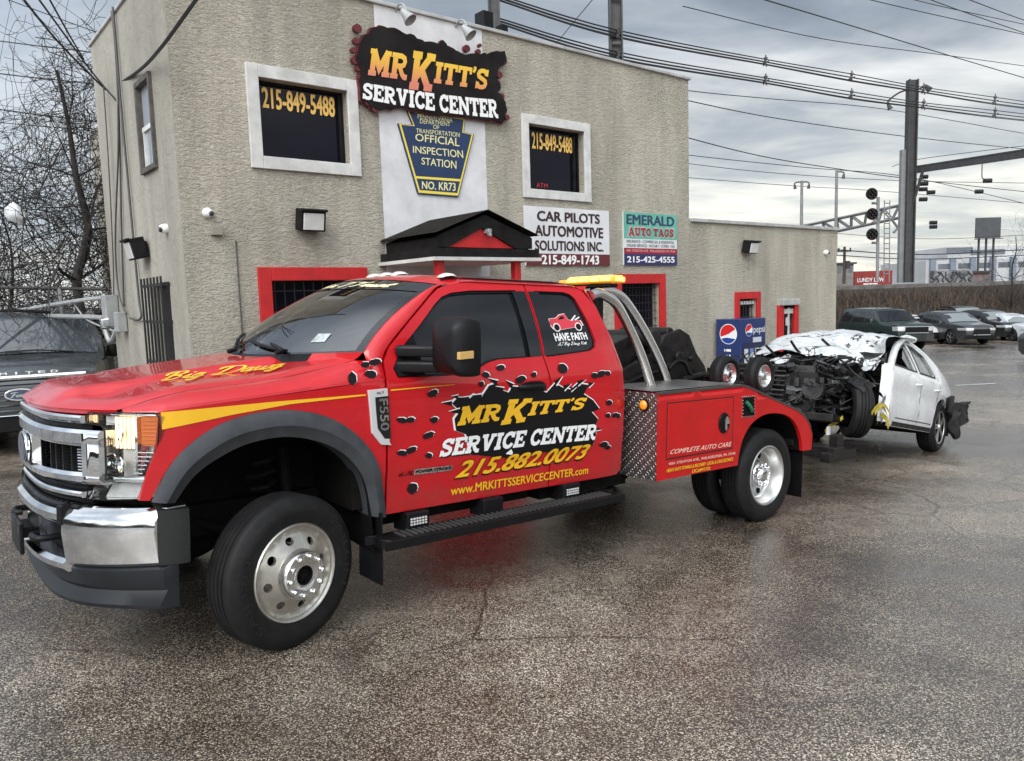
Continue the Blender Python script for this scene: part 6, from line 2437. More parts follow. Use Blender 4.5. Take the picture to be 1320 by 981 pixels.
    P = [f(fq_[0][0] + (fq_[1][0] - fq_[0][0]) * (0.25 + 0.5 * k / 10) , fq_[3][1] + (fq_[0][1] - fq_[3][1]) * (0.75 - 0.5 * k / 10), -0.01 - 0.012 * sin(pi * k / 10)) for k in range(11)]
    tube(bm, P, 0.016, 7, 2)
    tp('fuel_filler', bm, [DARK, ALU, mat('hose_green', (0.02, 0.16, 0.08), 0.35)], sbo, smooth=40)
    # arch lining
    ar = smooth_poly([(-4.79, 0.575), (-4.775, 0.66), (-4.70, 0.79), (-4.58, 0.89), (-4.40, 0.945), (-4.17, 0.955), (-3.98, 0.90), (-3.86, 0.80), (-3.80, 0.68), (-3.775, 0.56)], 3)
    bm = bmesh.new()
    loft(bm, [[(p[0], sg * (SBY - 0.028), p[1]), (p[0], sg * 0.55, p[1])] for p in ar])
    tp('arch_liner', bm, DARK, sbo, smooth=40)
# writing on the locker
for g, pts, m in ((text2d('COMPLETE AUTO CARE', 0.012, 0.25), [(862, 585.5), (941.5, 575), (942, 569.2), (864, 579.3)], mat('letter_pink', (0.8, 0.5, 0.42), 0.4)),
                  (text2d('4501 STENTON AVE., PHILADELPHIA, PA 19144', 0.006), [(860.5, 600), (946.5, 586.2), (946.5, 582), (860.5, 596.2)], mat('letter_pink', (0.8, 0.5, 0.42), 0.4)),
                  (text2d('HEAVY DUTY TOWING & RECOVERY  LOCAL & LONG DISTANCE', 0.03), [(858, 609), (943.5, 593.5), (944, 589), (858.5, 604.5)], YEL),
                  (text2d('LIC.#041322', 0.03), [(890.5, 610), (914, 605.5), (914.5, 601), (891.5, 605)], YEL)):
    dtext(g, pts, m, 0.009, y=SBY, f=SB)

# stainless arches behind the cab, light bar on its post
bm = bmesh.new()
for y in (0.92, 0.66):
    for s in (1, -1):
        pass
arch_px = {0.80: [(762, 381), (771, 378), (780, 381), (795, 393), (812, 425), (828, 462), (841, 503)], 0.56: [(772, 374), (790, 377), (806, 388), (830, 425), (850, 465), (864, 502)]}
for y, L in arch_px.items():
    P = smooth_poly([tl(1, y, *p) for p in L], 6)
    for s in (1, -1):
        bm = bmesh.new()
        tube(bm, [Vector((p.x, s * p.y, p.z)) for p in P], 0.038, 12)
        tp('stainless_arch', bm, mat('stainless_tube', (0.74, 0.73, 0.71), 0.27, metal=1.0), smooth=60)
bm = bmesh.new()
bx(bm, (-2.72, 0, 2.015), (0.10, 1.5, 0.03))
for y in (-0.55, 0.55):
    bx(bm, (-2.74, y, 1.65), (0.08, 0.08, 0.8))
bx(bm, (-2.74, 0, 1.95), (0.07, 1.3, 0.06))
lpo = tp('light_post', bm, BLACKP, smooth=0, bevel=0.008)
DOME = mat('amber_dome', (0.75, 0.30, 0.015), 0.15, coat=0.6, emit=(1.0, 0.36, 0.02), estr=0.30)
for s in (-1, 1):
    for (y, w_, z, h, d_) in ((0.56, 0.50, 2.058, 0.05, 0.15), (0.24, 0.10, 2.052, 0.04, 0.12)):
        bm = bmesh.new()
        bx(bm, (-2.72, s * y, z), (d_, w_, h))
        lbo = tp('amber_light', bm, DOME, smooth=0, bevel=0.015, bseg=3)
bm = bmesh.new()
for k in range(4):
    bx(bm, (-2.72, 0.375 + 0.12 * k, 2.086), (0.12, 0.10, 0.008))
    bx(bm, (-2.642, 0.375 + 0.12 * k, 2.062), (0.012, 0.10, 0.03))
    bx(bm, (-2.72, 0.812, 2.06), (0.10, 0.008, 0.03)) if k == 0 else None
tp('lit_module', bm, mat('amber_module', (0.9, 0.55, 0.12), 0.3, emit=(1.0, 0.55, 0.12), estr=1.4), truck, smooth=0)

# deck, boom and wheel lift
GREASE = mat('boom_black_paint', (0.008, 0.008, 0.009), 0.42, spec=0.25, var=0.5, color2=(0.02, 0.017, 0.015), vscale=9, rvar=0.12)
bm = bmesh.new()
bx(bm, (-3.7, 0, 0.78), (2.0, 1.2, 0.1))
bx(bm, (-4.85, 0, 0.72), (0.16, 2.2, 0.22))
bx(bm, (-2.80, 0, 1.0), (0.12, 1.1, 0.6))
deck = tp('deck', bm, GREASE, smooth=0, bevel=0.01)
for y0, wd_ in ((0.30, 0.05), (-0.30, 0.05)):
    bm = bmesh.new()
    bp_ = [tl(1, 0.3, *p) for p in [(798, 476), (842, 450), (852, 432), (872, 424), (884, 432), (893, 455), (903, 470), (912, 497), (880, 502), (798, 502)]]
    slab(bm, [(p.x, p.z) for p in bp_], lambda x, z, d: Vector((x, y0 - d + (wd_ if y0 > 0 else 0), z)), wd_, res=1)
    tp('boom_plate', bm, GREASE, smooth=0, bevel=0.012)
bm = bmesh.new()
slab(bm, [(-2.85, 1.10), (-2.85, 1.40), (-3.5, 1.62), (-4.15, 1.62), (-4.45, 1.35), (-4.5, 1.0), (-4.3, 0.9), (-3.3, 0.9)], lambda x, z, d: Vector((x, 0.24 - d, z)), 0.48, res=1)
tube(bm, [(-3.62, -0.34, 1.58), (-3.62, 0.42, 1.58)], 0.085, 16)
tube(bm, [(-3.98, -0.3, 1.64), (-3.98, 0.3, 1.64)], 0.05, 12)
for x, z, r in ((-4.02, 1.42, 0.05), (-4.28, 1.18, 0.055), (-3.72, 1.40, 0.03), (-3.3, 1.2, 0.04), (-4.2, 1.40, 0.025), (-3.55, 1.05, 0.03)):
    tube(bm, [(x, 0.34, z), (x, 0.385, z)], r, 12)
tp('boom', bm, GREASE, smooth=40, bevel=0.008)
bm = bmesh.new()
P = smooth_poly([tl(1, 0.42, *p) for p in [(862, 476), (872, 466), (882, 468), (888, 480), (896, 486), (906, 484), (900, 492)]], 5)
tube(bm, P, 0.018, 7)
P = smooth_poly([tl(1, 0.40, *p) for p in [(800, 498), (830, 484), (850, 478), (862, 470)]], 4)
tube(bm, P, 0.022, 7)
P = [tl(1, 0.33, *p) for p in [(903, 490), (912, 486), (918, 480), (924, 484)]]
tube(bm, P, 0.03, 7)
tp('hydraulic_hose', bm, BLACKP, smooth=60)
bm = bmesh.new()
bx(bm, (-5.3, 0, 0.48), (1.2, 0.22, 0.14))
bx(bm, (-5.95, 0, 0.40), (0.2, 1.9, 0.12))
for y in (-0.88, 0.88):
    bx(bm, (-6.05, y, 0.36), (0.55, 0.12, 0.10))
    bx(bm, (-6.0, y, 0.46), (0.12, 0.10, 0.24))
    bx(bm, (-6.55, y, 0.42), (0.10, 0.42, 0.06))
tp('wheel_lift', bm, GREASE, smooth=0, bevel=0.01)

# small dolly wheels stowed at the tail
def dolly(px, py, y):
    c = tl(1, y, px, py)
    r = thing('dolly_wheel', 'small dolly tyre', 'wheel', None, 'small dolly tyres stowed behind the truck bed')
    bmx = tyre_bm(0.175, 0.13, 0.098, 3, 32)
    new_mesh_obj('tyre', bmx, RUBBER, r, smooth=35)
    b2 = bmesh.new()
    lathe(b2, [(0.104, -0.02), (0.104, -0.002), (0.096, 0.0), (0.09, -0.012), (0.075, -0.03), (0.05, -0.02), (0.03, 0.0), (0.02, 0.004), (0, 0.004)], 28)
    for k in range(5):
        a = 2 * pi * k / 5
        lathe(b2, [(0.009, -0.02), (0.009, 0.0), (0, 0.004)], 8, Matrix.Translation((0.052 * cos(a), 0.052 * sin(a), 0)))
    new_mesh_obj('rim', b2, ALU, r, smooth=45)
    r.matrix_world = TM @ frame(c, Vector((1, 0, 0)), Vector((0, 0, -1)), Vector((0, 1, 0))) @ Matrix.Rotation(radians(0), 4, 'Z')
    return r, c


d1, c1 = dolly(941, 483, 0.72)
d1['label'] = 'small dolly tyre stowed nearer the black boom'
d2, c2 = dolly(986, 485, 0.95)
d2['label'] = 'small dolly tyre stowed nearer the wrecked white car'
bm = bmesh.new()
for c in (c1, c2):
    tube(bm, [(c.x, c.y - 0.02, c.z), (c.x, c.y - 0.35, c.z - 0.02)], 0.03, 8)
tube(bm, [(c1.x, c1.y - 0.3, c1.z - 0.02), (c2.x, c2.y - 0.35, c2.z - 0.02)], 0.035, 8)
tube(bm, [(c1.x, c1.y - 0.3, c1.z - 0.02), (c1.x + 0.3, 0.42, c1.z - 0.05)], 0.03, 8)
bx(bm, (c1.x - 0.1, 0.5, c1.z - 0.25), (0.12, 0.12, 0.6))
tp('dolly_rack', bm, GREASE, smooth=40)
# ------------------------------------------------------------------ other vehicles
def npt(v, s=1.0, seed=0):
    from mathutils import noise
    return noise.noise(Vector(v) * s + Vector((seed * 7.3, seed * 3.1, seed)))


def arch_pts(xc, zc, r, z0, n=9):
    """from front to rear along the underside, going up round the wheel"""
    a0 = math.asin(min(0.95, max(-0.95, (z0 - zc) / r)))
    return [(xc + r * cos(a), zc + r * sin(a)) for a in [a0 + (pi - 2 * a0) * k / (n - 1) for k in range(n)]]


def car_wheel(parent, R_, w, x, y, z, sg, rim_m, spokes=5, steer=0.0, name='wheel', rr=None):
    e = bpy.data.objects.new(name, None)
    COL.objects.link(e)
    e.parent = parent
    rr = rr or R_ * 0.68
    new_mesh_obj('tyre', tyre_bm(R_, w, rr, 3, 36), RUBBER, e, smooth=35)
    bm = bmesh.new()
    lathe(bm, [(rr, -0.02), (rr, 0.0), (rr - 0.02, -0.004), (rr - 0.03, -0.05), (0.05, -0.06), (0, -0.06)], 36, None, 1)
    for k in range(spokes):
        a = 2 * pi * k / spokes
        for da in (-0.12, 0.12):
            M = Matrix.Rotation(a + da, 4, 'Z')
            bx(bm, (rr * 0.52, 0, -0.012), (rr * 0.92, rr * 0.10, 0.02), 0, M)
    lathe(bm, [(rr * .22, -0.02), (rr * .2, 0.004), (0, 0.006)], 16)
    lathe(bm, [(rr, -0.004), (rr * 1.0, 0.003), (rr - 0.018, 0.0), (rr - 0.02, -0.01)], 36)
    new_mesh_obj('rim', bm, [rim_m, DARK], e, smooth=40)
    e.matrix_local = wheel_m(x, y, z, sg, steer)
    return e


def vehicle(name, label, cat, mw, P, group=None):
    root = thing(name, label, cat, mw, group)
    Wd, top, belt, Rw = P['W'], P['top'], P['belt'], P['R']
    xf, xr = P['axles']
    zr = max(p[1] for p in top)
    x0, x1 = max(p[0] for p in top), min(p[0] for p in top)
    tap = P.get('taper', 0.10)

    def S2(x, z):
        y = Wd
        if z < 0.55:
            y -= 0.05 * ((0.55 - z) / 0.35) ** 2
        if z > belt - 0.12:
            k = min(1, (z - belt + 0.12) / 0.12)
            y -= 0.035 * k * k
        if z > belt:
            t = (z - belt) / (zr - belt)
            y -= P.get('tumble', 0.17) * t + 0.10 * t ** 5
        f = (x - xf * 0.75) / (x0 - xf * 0.75)
        if f > 0:
            y -= tap * 1.6 * f * f
        f = (xr * 0.8 - x) / (xr * 0.8 - x1)
        if f > 0:
            y -= tap * f * f
        return max(y, 0.3)
    ls = lambda x, z, d: Vector((x, S2(x, z) - d, z))
    rs_ = lambda x, z, d: Vector((x, -S2(x, z) + d, z))
    tops = smooth_poly(top, 3)
    zb = P.get('zb', 0.26)
    ra = Rw + 0.055
    under = arch_pts(xf, Rw, ra, zb)
    under2 = arch_pts(xr, Rw, ra, zb)
    outline = tops + [(x1 + 0.12, zb)] + under2[::-1] + under[::-1] + [(x0 - 0.12, zb)]
    paint = P['paint']
    bm = bmesh.new()
    wins = P.get('wins', [])
    for f in (ls, rs_):
        panel(bm, outline, f, [], res=P.get('res', 0.16), thick=0.0)
    # skin over the top from nose to tail
    rows = []
    n = len(tops)
    for i, p in enumerate(tops):
        a, b = tops[max(i - 1, 0)], tops[min(i + 1, n - 1)]
        nx, nz = (b[1] - a[1]), -(b[0] - a[0])
        L = math.hypot(nx, nz) or 1
        nx, nz = nx / L, nz / L
        y = S2(*p)
        bul = 0.05 if p[1] > belt - 0.1 else 0.10
        row = []
        for k in range(13):
            t = k / 6 - 1
            o = bul * (1 - abs(t) ** 3)
            row.append((p[0] + nx * o, y * t, p[1] + nz * o))
        rows.append(row)
    loft(bm, rows)
    bmesh.ops.recalc_face_normals(bm, faces=bm.faces)
    new_mesh_obj('body', bm, paint, root, smooth=38)
    # dark underside / arches
    bm = bmesh.new()
    bx(bm, ((x0 + x1) / 2, 0, zb + 0.12), (x0 - x1 - 0.5, Wd * 1.6, 0.2))
    for xa in (xf, xr):
        for s in (-1, 1):
            loft(bm, [[(p[0], s * (S2(*p) - 0.01), p[1]), (p[0], s * (Wd - 0.35), p[1])] for p in arch_pts(xa, Rw, ra, zb)])
    new_mesh_obj('underbody', bm, DARK, root, smooth=30)
    # glass: side windows and screens
    for wi, wp in enumerate(wins):
        for f in (ls, rs_):
            bm = bmesh.new()
            poly_on(bm, wp, f, 0.006, res=0.2)
            new_mesh_obj('side_window', bm, P.get('glass', TINT), root, smooth=30)
    if P.get('win_trim'):
        for f in (ls, rs_):
            bm = bmesh.new()
            for wp in wins:
                poly_on(bm, shrink(wp, 1.06), f, 0.004, res=0.25)
            new_mesh_obj('window_trim', bm, P['win_trim'], root, smooth=30)

    def skin(px, pz, t, lift):
        # nearest path point
        best = min(range(n), key=lambda i: (tops[i][0] - px) ** 2 + (tops[i][1] - pz) ** 2)
        return best
    for nm, (A, B) in (('windshield', P['ws']), ('rear_screen', P.get('rs', (None, None)))):
        if A is None:
            continue
        bm = bmesh.new()
        rows = []
        a, b = Vector(A), Vector(B)
        d = (b - a).normalized()
        nrm = Vector((-d.y, d.x)) if nm != 'windshield' else Vector((d.y, -d.x))
        if (nrm.y < 0):
            nrm = -nrm
        for i in range(5):
            p = a.lerp(b, i / 4)
            y = S2(p.x, p.y) - 0.07
            row = []
            for k in range(13):
                t = k / 6 - 1
                o = 0.05 * (1 - abs(t) ** 3) + 0.012
                row.append((p.x + nrm.x * o, y * t, p.y + nrm.y * o))
            rows.append(row)
        loft(bm, rows)
        new_mesh_obj(nm, bm, P.get('screen', TINT), root, smooth=50)
    for s in (1, -1):
        for xa in (xf, xr):
            car_wheel(root, Rw, 0.22, xa, s * (Wd - 0.02), Rw, s, P['rim'], P.get('spokes', 5))
        hl = P['lamp']
        bm = bmesh.new()
        # wrap-round lamp on the nose corner
        xa, xb, za, zb_ = hl
        rows = []
        for i in range(9):
            t = i / 8
            if t < 0.5:
                k = t / 0.5
                y = s * (0.42 * Wd + (S2(xa, za) - 0.42 * Wd) * k)
                x = xa + 0.10 * (1 - abs(y / S2(xa, za)) ** 3) * 0.9
            else:
                k = (t - 0.5) / 0.5
                x = xa - (xa - xb) * k
                y = s * (S2(x, (za + zb_) / 2))
            rows.append([(x + 0.015, y + s * 0.008, za), (x + 0.012, y + s * 0.012, (za + zb_) / 2), (x - 0.01, y + s * 0.006, zb_)])
        loft(bm, rows)
        new_mesh_obj('headlight', bm, P.get('lamp_m', mat('car_headlight', (0.55, 0.56, 0.56), 0.12, metal=0.3, coat=0.6, var=0.3, vscale=12)), root, smooth=50)
        bm = bmesh.new()
        mx = P['mirror']
        lathe(bm, [(0.0, 0.12), (0.07, 0.10), (0.09, 0.0), (0.07, -0.09), (0, -0.1)], 10, Matrix.Translation((mx[0], s * (Wd + 0.06), mx[1])) @ Matrix.Diagonal((0.55, 1.2, 0.9, 1)))
        bx(bm, (mx[0], s * (Wd - 0.03), mx[1] - 0.05), (0.06, 0.12, 0.05))
        new_mesh_obj('mirror', bm, P.get('mirror_m', paint), root, smooth=50)
    gx, g0, g1, gw = P['grille']
    bm = bmesh.new()
    rows = []
    for i in range(13):
        y = gw * (2 * i / 12 - 1)
        o = 0.10 * (1 - abs(y / Wd) ** 3) + 0.012
        rows.append([(gx + o, y, g0), (gx + o + P.get('grake', 0.0), y, g1)])
    loft(bm, rows)
    gro_ = new_mesh_obj('grille', bm, BLACKP, root, smooth=50)
    bm = bmesh.new()
    for (b0, b1, w2, dx) in P.get('chrome', []):
        rows = []
        for i in range(13):
            y = w2 * (2 * i / 12 - 1)
            o = 0.10 * (1 - abs(y / Wd) ** 3) + 0.02 + dx
            rows.append([(gx + o, y, b0), (gx + o + 0.012, y, (b0 + b1) / 2), (gx + o, y, b1)])
        loft(bm, rows)
    if len(bm.faces):
        new_mesh_obj('grille_chrome', bm, CHROME, root, smooth=50)
    else:
        bm.free()
    bm = bmesh.new()
    bz0, bz1 = P['bumper']
    rows = []
    for i in range(13):
        y = (Wd - 0.12) * (2 * i / 12 - 1)
        o = 0.10 * (1 - abs(y / Wd) ** 3) + 0.03
        rows.append([(x0 - 0.08 + o, y, bz0), (x0 - 0.02 + o, y, bz0 + 0.02), (x0 - 0.012 + o, y, bz1)])
    loft(bm, rows)
    new_mesh_obj('bumper', bm, P.get('bumper_m', BLACKP), root, smooth=50)
    bm = bmesh.new()
    for x in P.get('seams', []):
        for f in (ls, rs_):
            poly_on(bm, R(x - 0.008, zb + 0.12, x + 0.008, belt - 0.02), f, 0.002, res=0.2)
    if len(bm.faces):
        new_mesh_obj('door_seam', bm, DARK, root, smooth=0)
    else:
        bm.free()
    root['_'] = 0
    del root['_']
    return root, ls, rs_, S2


def paintm(name, c, rough=0.3):
    return mat(name, c, rough, coat=0.8, rvar=0.08, vscale=6, var=0.2)


RIMG = mat('car_rim_grey', (0.35, 0.35, 0.36), 0.35, metal=0.8)
SUVP = dict(W=0.99, R=0.40, axles=(1.52, -1.52), belt=1.20, zb=0.36, tumble=0.17, taper=0.09,
            top=[(2.52, 0.50), (2.60, 0.68), (2.60, 0.95), (2.52, 1.14), (2.25, 1.20), (1.38, 1.28), (0.98, 1.54), (0.62, 1.78), (0.2, 1.88), (-0.9, 1.92), (-2.1, 1.89), (-2.42, 1.80), (-2.56, 1.3), (-2.64, 0.95), (-2.60, 0.5)],
            wins=[[(0.95, 1.27), (0.60, 1.66), (-0.02, 1.76), (-0.02, 1.25)], [(-0.12, 1.25), (-0.12, 1.765), (-1.12, 1.78), (-1.2, 1.25)], [(-1.32, 1.26), (-1.24, 1.78), (-2.1, 1.76), (-2.32, 1.28)]],
            ws=((1.36, 1.295), (0.66, 1.765)), rs=((-2.53, 1.32), (-2.42, 1.74)), lamp=(2.615, 2.30, 0.93, 1.08), mirror=(0.82, 1.33),
            grille=(2.625, 0.80, 1.09, 0.55), bumper=(0.42, 0.74), seams=(0.98, -0.07, -1.16), rim=RIMG)
SEDP = dict(W=0.92, R=0.335, axles=(1.38, -1.42), belt=0.94, zb=0.22, tumble=0.20, taper=0.13,
            top=[(2.30, 0.28), (2.40, 0.46), (2.36, 0.66), (2.15, 0.78), (1.15, 0.96), (0.75, 1.16), (0.30, 1.37), (-0.1, 1.45), (-0.7, 1.44), (-1.25, 1.28), (-1.75, 1.08), (-2.25, 1.02), (-2.40, 0.80), (-2.36, 0.34)],
            wins=[[(0.75, 0.99), (0.22, 1.28), (-0.28, 1.36), (-0.30, 0.98)], [(-0.38, 0.98), (-0.36, 1.36), (-0.8, 1.34), (-1.28, 1.12), (-1.38, 1.0)]],
            ws=((1.10, 0.985), (0.30, 1.365)), rs=((-1.75, 1.085), (-0.95, 1.385)), lamp=(2.40, 1.90, 0.58, 0.69), mirror=(0.72, 0.99),
            grille=(2.425, 0.36, 0.60, 0.45), bumper=(0.24, 0.36), seams=(0.85, -0.34, -1.3), rim=RIMG)
CUVP = dict(W=0.95, R=0.375, axles=(1.40, -1.42), belt=1.05, zb=0.28, tumble=0.20, taper=0.13,
            top=[(2.28, 0.36), (2.40, 0.55), (2.38, 0.80), (2.15, 0.96), (1.22, 1.10), (0.85, 1.31), (0.42, 1.53), (0.0, 1.64), (-0.8, 1.67), (-1.6, 1.60), (-2.0, 1.48), (-2.28, 1.12), (-2.36, 0.9), (-2.32, 0.42)],
            wins=[[(0.85, 1.10), (0.32, 1.45), (-0.20, 1.53), (-0.22, 1.09)], [(-0.30, 1.09), (-0.28, 1.53), (-1.05, 1.53), (-1.15, 1.12)], [(-1.25, 1.14), (-1.15, 1.52), (-1.65, 1.44), (-1.9, 1.22)]],
            ws=((1.18, 1.12), (0.42, 1.535)), rs=((-2.24, 1.16), (-1.98, 1.46)), lamp=(2.42, 1.9, 0.74, 0.86), mirror=(0.75, 1.12),
            grille=(2.43, 0.48, 0.80, 0.42), bumper=(0.30, 0.46), seams=(0.92, -0.26, -1.2), rim=RIMG)


def park(px, py, Y, hx, hy):
    """stand a car's centre on the ground near the pixel column at depth Y, facing (hx, hy)"""
    p = W(px, py, Y)
    z = gz(p.x, p.y)
    X = Vector((hx, hy, 0)).normalized()
    e = 0.5
    X.z = (gz(p.x + X.x * e, p.y + X.y * e) - z) / e
    X.normalize()
    n = Vector((-(gz(p.x + .5, p.y) - z) / .5, -(gz(p.x, p.y + .5) - z) / .5, 1)).normalized()
    Y_ = n.cross(X).normalized()
    return frame(Vector((p.x, p.y, z)), X, Y_, X.cross(Y_))


G2 = 'cars parked along the brushy embankment'
exp = dict(SUVP, paint=paintm('dark_green_black_paint', (0.012, 0.026, 0.025)), chrome=[(1.07, 1.10, 0.56, 0.0), (0.79, 0.82, 0.56, 0.0)], bumper_m=paintm('dark_bumper', (0.02, 0.022, 0.024)), lamp=(2.615, 2.28, 0.90, 1.10), win_trim=None)
vehicle('parked_suv', 'big dark green black suv parked beyond the low wing of the building', 'suv', park(1138, 430, 37.2, 0.08, -1), exp, G2)
vehicle('parked_car', 'pale silver sedan mostly hidden between the dark suv and the grey crossover', 'car', park(1176, 430, 42.5, 0.05, -1), dict(SEDP, paint=paintm('pale_silver_paint', (0.55, 0.55, 0.55))), G2)
vehicle('parked_crossover', 'dark grey crossover with chrome trimmed black grille, nose towards the lot', 'car', park(1225, 430, 40.5, 0.05, -1),
        dict(CUVP, paint=paintm('graphite_paint', (0.035, 0.038, 0.042)), chrome=[(0.50, 0.53, 0.44, 0.0)], screen=mat('sky_painted_screen', (0.20, 0.225, 0.225), 0.05, spec=1.0)), G2)  # pale screen colour stands in for sky reflected in the windshield
vehicle('parked_suv', 'black suv with pale roof rails parked behind the dark grey crossover', 'suv', park(1236, 425, 47.0, 0.05, -1),
        dict(SUVP, paint=paintm('black_suv_paint', (0.016, 0.017, 0.019)), screen=mat('sky_painted_screen', (0.20, 0.225, 0.225), 0.05, spec=1.0), chrome=[(1.05, 1.08, 0.5, 0.0)], win_trim=mat('bright_trim', (0.4, 0.4, 0.4), 0.3, metal=0.6)), G2)
vehicle('parked_crossover', 'black crossover between the grey crossover and the bright silver sedan', 'crossover', park(1273, 430, 44.0, 0.06, -1), dict(CUVP, paint=paintm('black_suv_paint', (0.016, 0.017, 0.019)), screen=mat('sky_painted_screen', (0.20, 0.225, 0.225), 0.05, spec=1.0), chrome=[(0.78, 0.81, 0.42, 0.0)]), G2)
vehicle('parked_car', 'bright silver sedan at the right end of the parked row', 'car', park(1300, 430, 43, 0.08, -1),
        dict(SEDP, paint=paintm('bright_silver_paint', (0.55, 0.58, 0.62)), screen=mat('sky_painted_screen', (0.20, 0.225, 0.225), 0.05, spec=1.0)), G2)
vehicle('parked_car', 'black car cut off by the right edge of the photo', 'car', park(1420, 460, 27.0, 0.75, -0.66), dict(SEDP, paint=paintm('black_suv_paint', (0.016, 0.017, 0.019))))

# ---- big grey SUV beside the building on the left
lim = dict(SUVP, paint=paintm('charcoal_grey_paint', (0.040, 0.045, 0.050)), res=0.10,
           chrome=[(1.075, 1.125, 0.74, 0.0), (0.60, 0.63, 0.70, 0.0)], bumper=(0.40, 0.58), grille=(2.57, 0.58, 1.07, 0.74),
           screen=mat('grey_screen', (0.05, 0.058, 0.066), 0.04, spec=1.0), mirror=(0.95, 1.30), mirror_m=BLACKP, lamp=(2.52, 2.2, 0.86, 1.08))
sv, _ls, _rs, _S2 = vehicle('parked_suv', 'large charcoal suv with a wide chrome barred grille beside the grey side wall', 'suv', None, lim)
em = W(27, 508, 9.7)
hd = Vector((0.44, -0.90, 0)).normalized()
zc = gz(em.x - hd.x * 2.6, em.y - hd.y * 2.6)
cpos = Vector((em.x - hd.x * 2.68, em.y - hd.y * 2.68, em.z - 0.885))
sv.matrix_world = frame(cpos, hd, Vector((0, 0, 1)).cross(hd), Vector((0, 0, 1)))
bm = bmesh.new()
for k in range(6):
    z = 0.66 + 0.068 * k
    rows = []
    for i in range(13):
        y = 0.70 * (2 * i / 12 - 1)
        o = 0.10 * (1 - abs(y / 0.99) ** 3) + 0.03
        rows.append([(2.57 + o, y, z), (2.57 + o + 0.018, y, z + 0.016), (2.57 + o, y, z + 0.036)])
    loft(bm, rows)
new_mesh_obj('grille_slats', bm, mat('satin_grey_slat', (0.10, 0.105, 0.11), 0.3, metal=0.9), sv, smooth=40)
bm = bmesh.new()
NOSE = lambda y, z, d: Vector((2.755 + d, y, z))
slab(bm, ellipse(0, 0.885, 0.175, 0.078, 28), NOSE, -0.03)
ov = new_mesh_obj('emblem', bm, CHROME, sv, smooth=0, bevel=0.006)
bm = bmesh.new()
put(bm, script2d('Ford', 0.13, 0.3), rectq(-0.11, 0.85, 0.11, 0.92), lambda y, z, d: Vector((2.755 - d, y, z)), 0.006)
new_mesh_obj('emblem_script', bm, CHROME, ov, smooth=0)
bm = bmesh.new()
poly_on(bm, ellipse(0, 0.885, 0.152, 0.06, 28), lambda y, z, d: Vector((2.755 - d, y, z)), 0.003, 0, res=1)
new_mesh_obj('emblem_face', bm, mat('emblem_blue_grey', (0.04, 0.06, 0.10), 0.25, coat=0.5), ov, smooth=0)
bm = bmesh.new()
for i, ch in enumerate('LIMITED'):
    y = -0.45 + 0.84 * i / 6
    y0 = y - 0.04
    if ch == 'I':
        put(bm, text2d('I', 0.03), rectq(y - 0.012, 1.137, y + 0.012, 1.172), lambda a, z, d: Vector((2.672 - d + 0.0, a, z)), 0.0)
    else:
        put(bm, text2d(ch, 0.02), rectq(y0, 1.137, y0 + 0.08, 1.170), lambda a, z, d: Vector((2.672 - d + 0.0, a, z)), 0.0)
new_mesh_obj('hood_lettering', bm, WHT, sv, smooth=0)
bm = bmesh.new()
tube(bm, [(1.42, 0.55, 1.34), (1.38, 0.1, 1.385), (1.36, -0.3, 1.38)], 0.012, 6)
tube(bm, [(1.42, -0.1, 1.36), (1.36, -0.5, 1.38), (1.34, -0.72, 1.36)], 0.012, 6)
new_mesh_obj('wiper', bm, BLACKP, sv, smooth=40)
bm = bmesh.new()
loft(bm, [[(1.12 + 0.06, 0.45, 1.475), (1.02 + 0.06, 0.45, 1.535)], [(1.11 + 0.06, 0.62, 1.465), (1.01 + 0.06, 0.62, 1.525)]])
new_mesh_obj('inspection_sticker', bm, mat('sticker_pale', (0.45, 0.5, 0.5), 0.4, var=0.6, vscale=30), sv, smooth=0)

# ------------------------------------------------------------------ the wrecked white car on the wheel lift
hdx = radians(6.5)
pit = radians(8.6)
A_ = Vector((cos(hdx) * cos(pit), sin(hdx) * cos(pit), sin(pit)))
B_ = Vector((-sin(hdx), cos(hdx), 0))
C_ = A_.cross(B_)
rear_axle = Vector((-9.32, -0.325, 0.325)) - C_ * 0.325
WM = TM @ frame(rear_axle + A_ * 1.40, A_, B_, C_)       # x = 0 midway between the axles
wreck = thing('wrecked_car', 'crushed white sedan without its front end hanging on the tow truck', 'car', WM)
WI = WM.inverted()
WHP = mat('white_car_paint', (0.70, 0.72, 0.74), 0.3, coat=0.6, rvar=0.1, vscale=4, var=0.3, color2=(0.58, 0.59, 0.6))
CRW = bpy.data.materials.new('crumpled_white_metal')
CRW.use_nodes = True
_t = CRW.node_tree
_b = _t.nodes['Principled BSDF']
_tc = nd(_t, 'ShaderNodeTexCoord')
_n = nd(_t, 'ShaderNodeTexNoise', i_Scale=3.3, i_Detail=6.0, i_Roughness=0.65, i_Distortion=1.6)
_mp = nd(_t, 'ShaderNodeMapping')
_mp.inputs['Scale'].default_value = (1.6, 0.7, 1.6)
_t.links.new(_tc.outputs['Object'], _mp.inputs[0])
_t.links.new(_mp.outputs[0], _n.inputs['Vector'])
_t.links.new(ramp(_t, _n.outputs[0], [(0.0, (0.46, 0.48, 0.49)), (0.35, (0.40, 0.42, 0.43)), (0.56, (0.56, 0.58, 0.59)), (0.585, (0.03, 0.03, 0.03)), (0.625, (0.015, 0.015, 0.015)), (0.65, (0.55, 0.57, 0.58))]), _b.inputs['Base Color'])
_b.inputs['Roughness'].default_value = 0.3
_n2 = nd(_t, 'ShaderNodeTexNoise', i_Scale=9.0, i_Detail=4.0, i_Distortion=1.0)
_t.links.new(_tc.outputs['Object'], _n2.inputs['Vector'])
_bp = nd(_t, 'ShaderNodeBump', i_Strength=0.4, i_Distance=0.04)
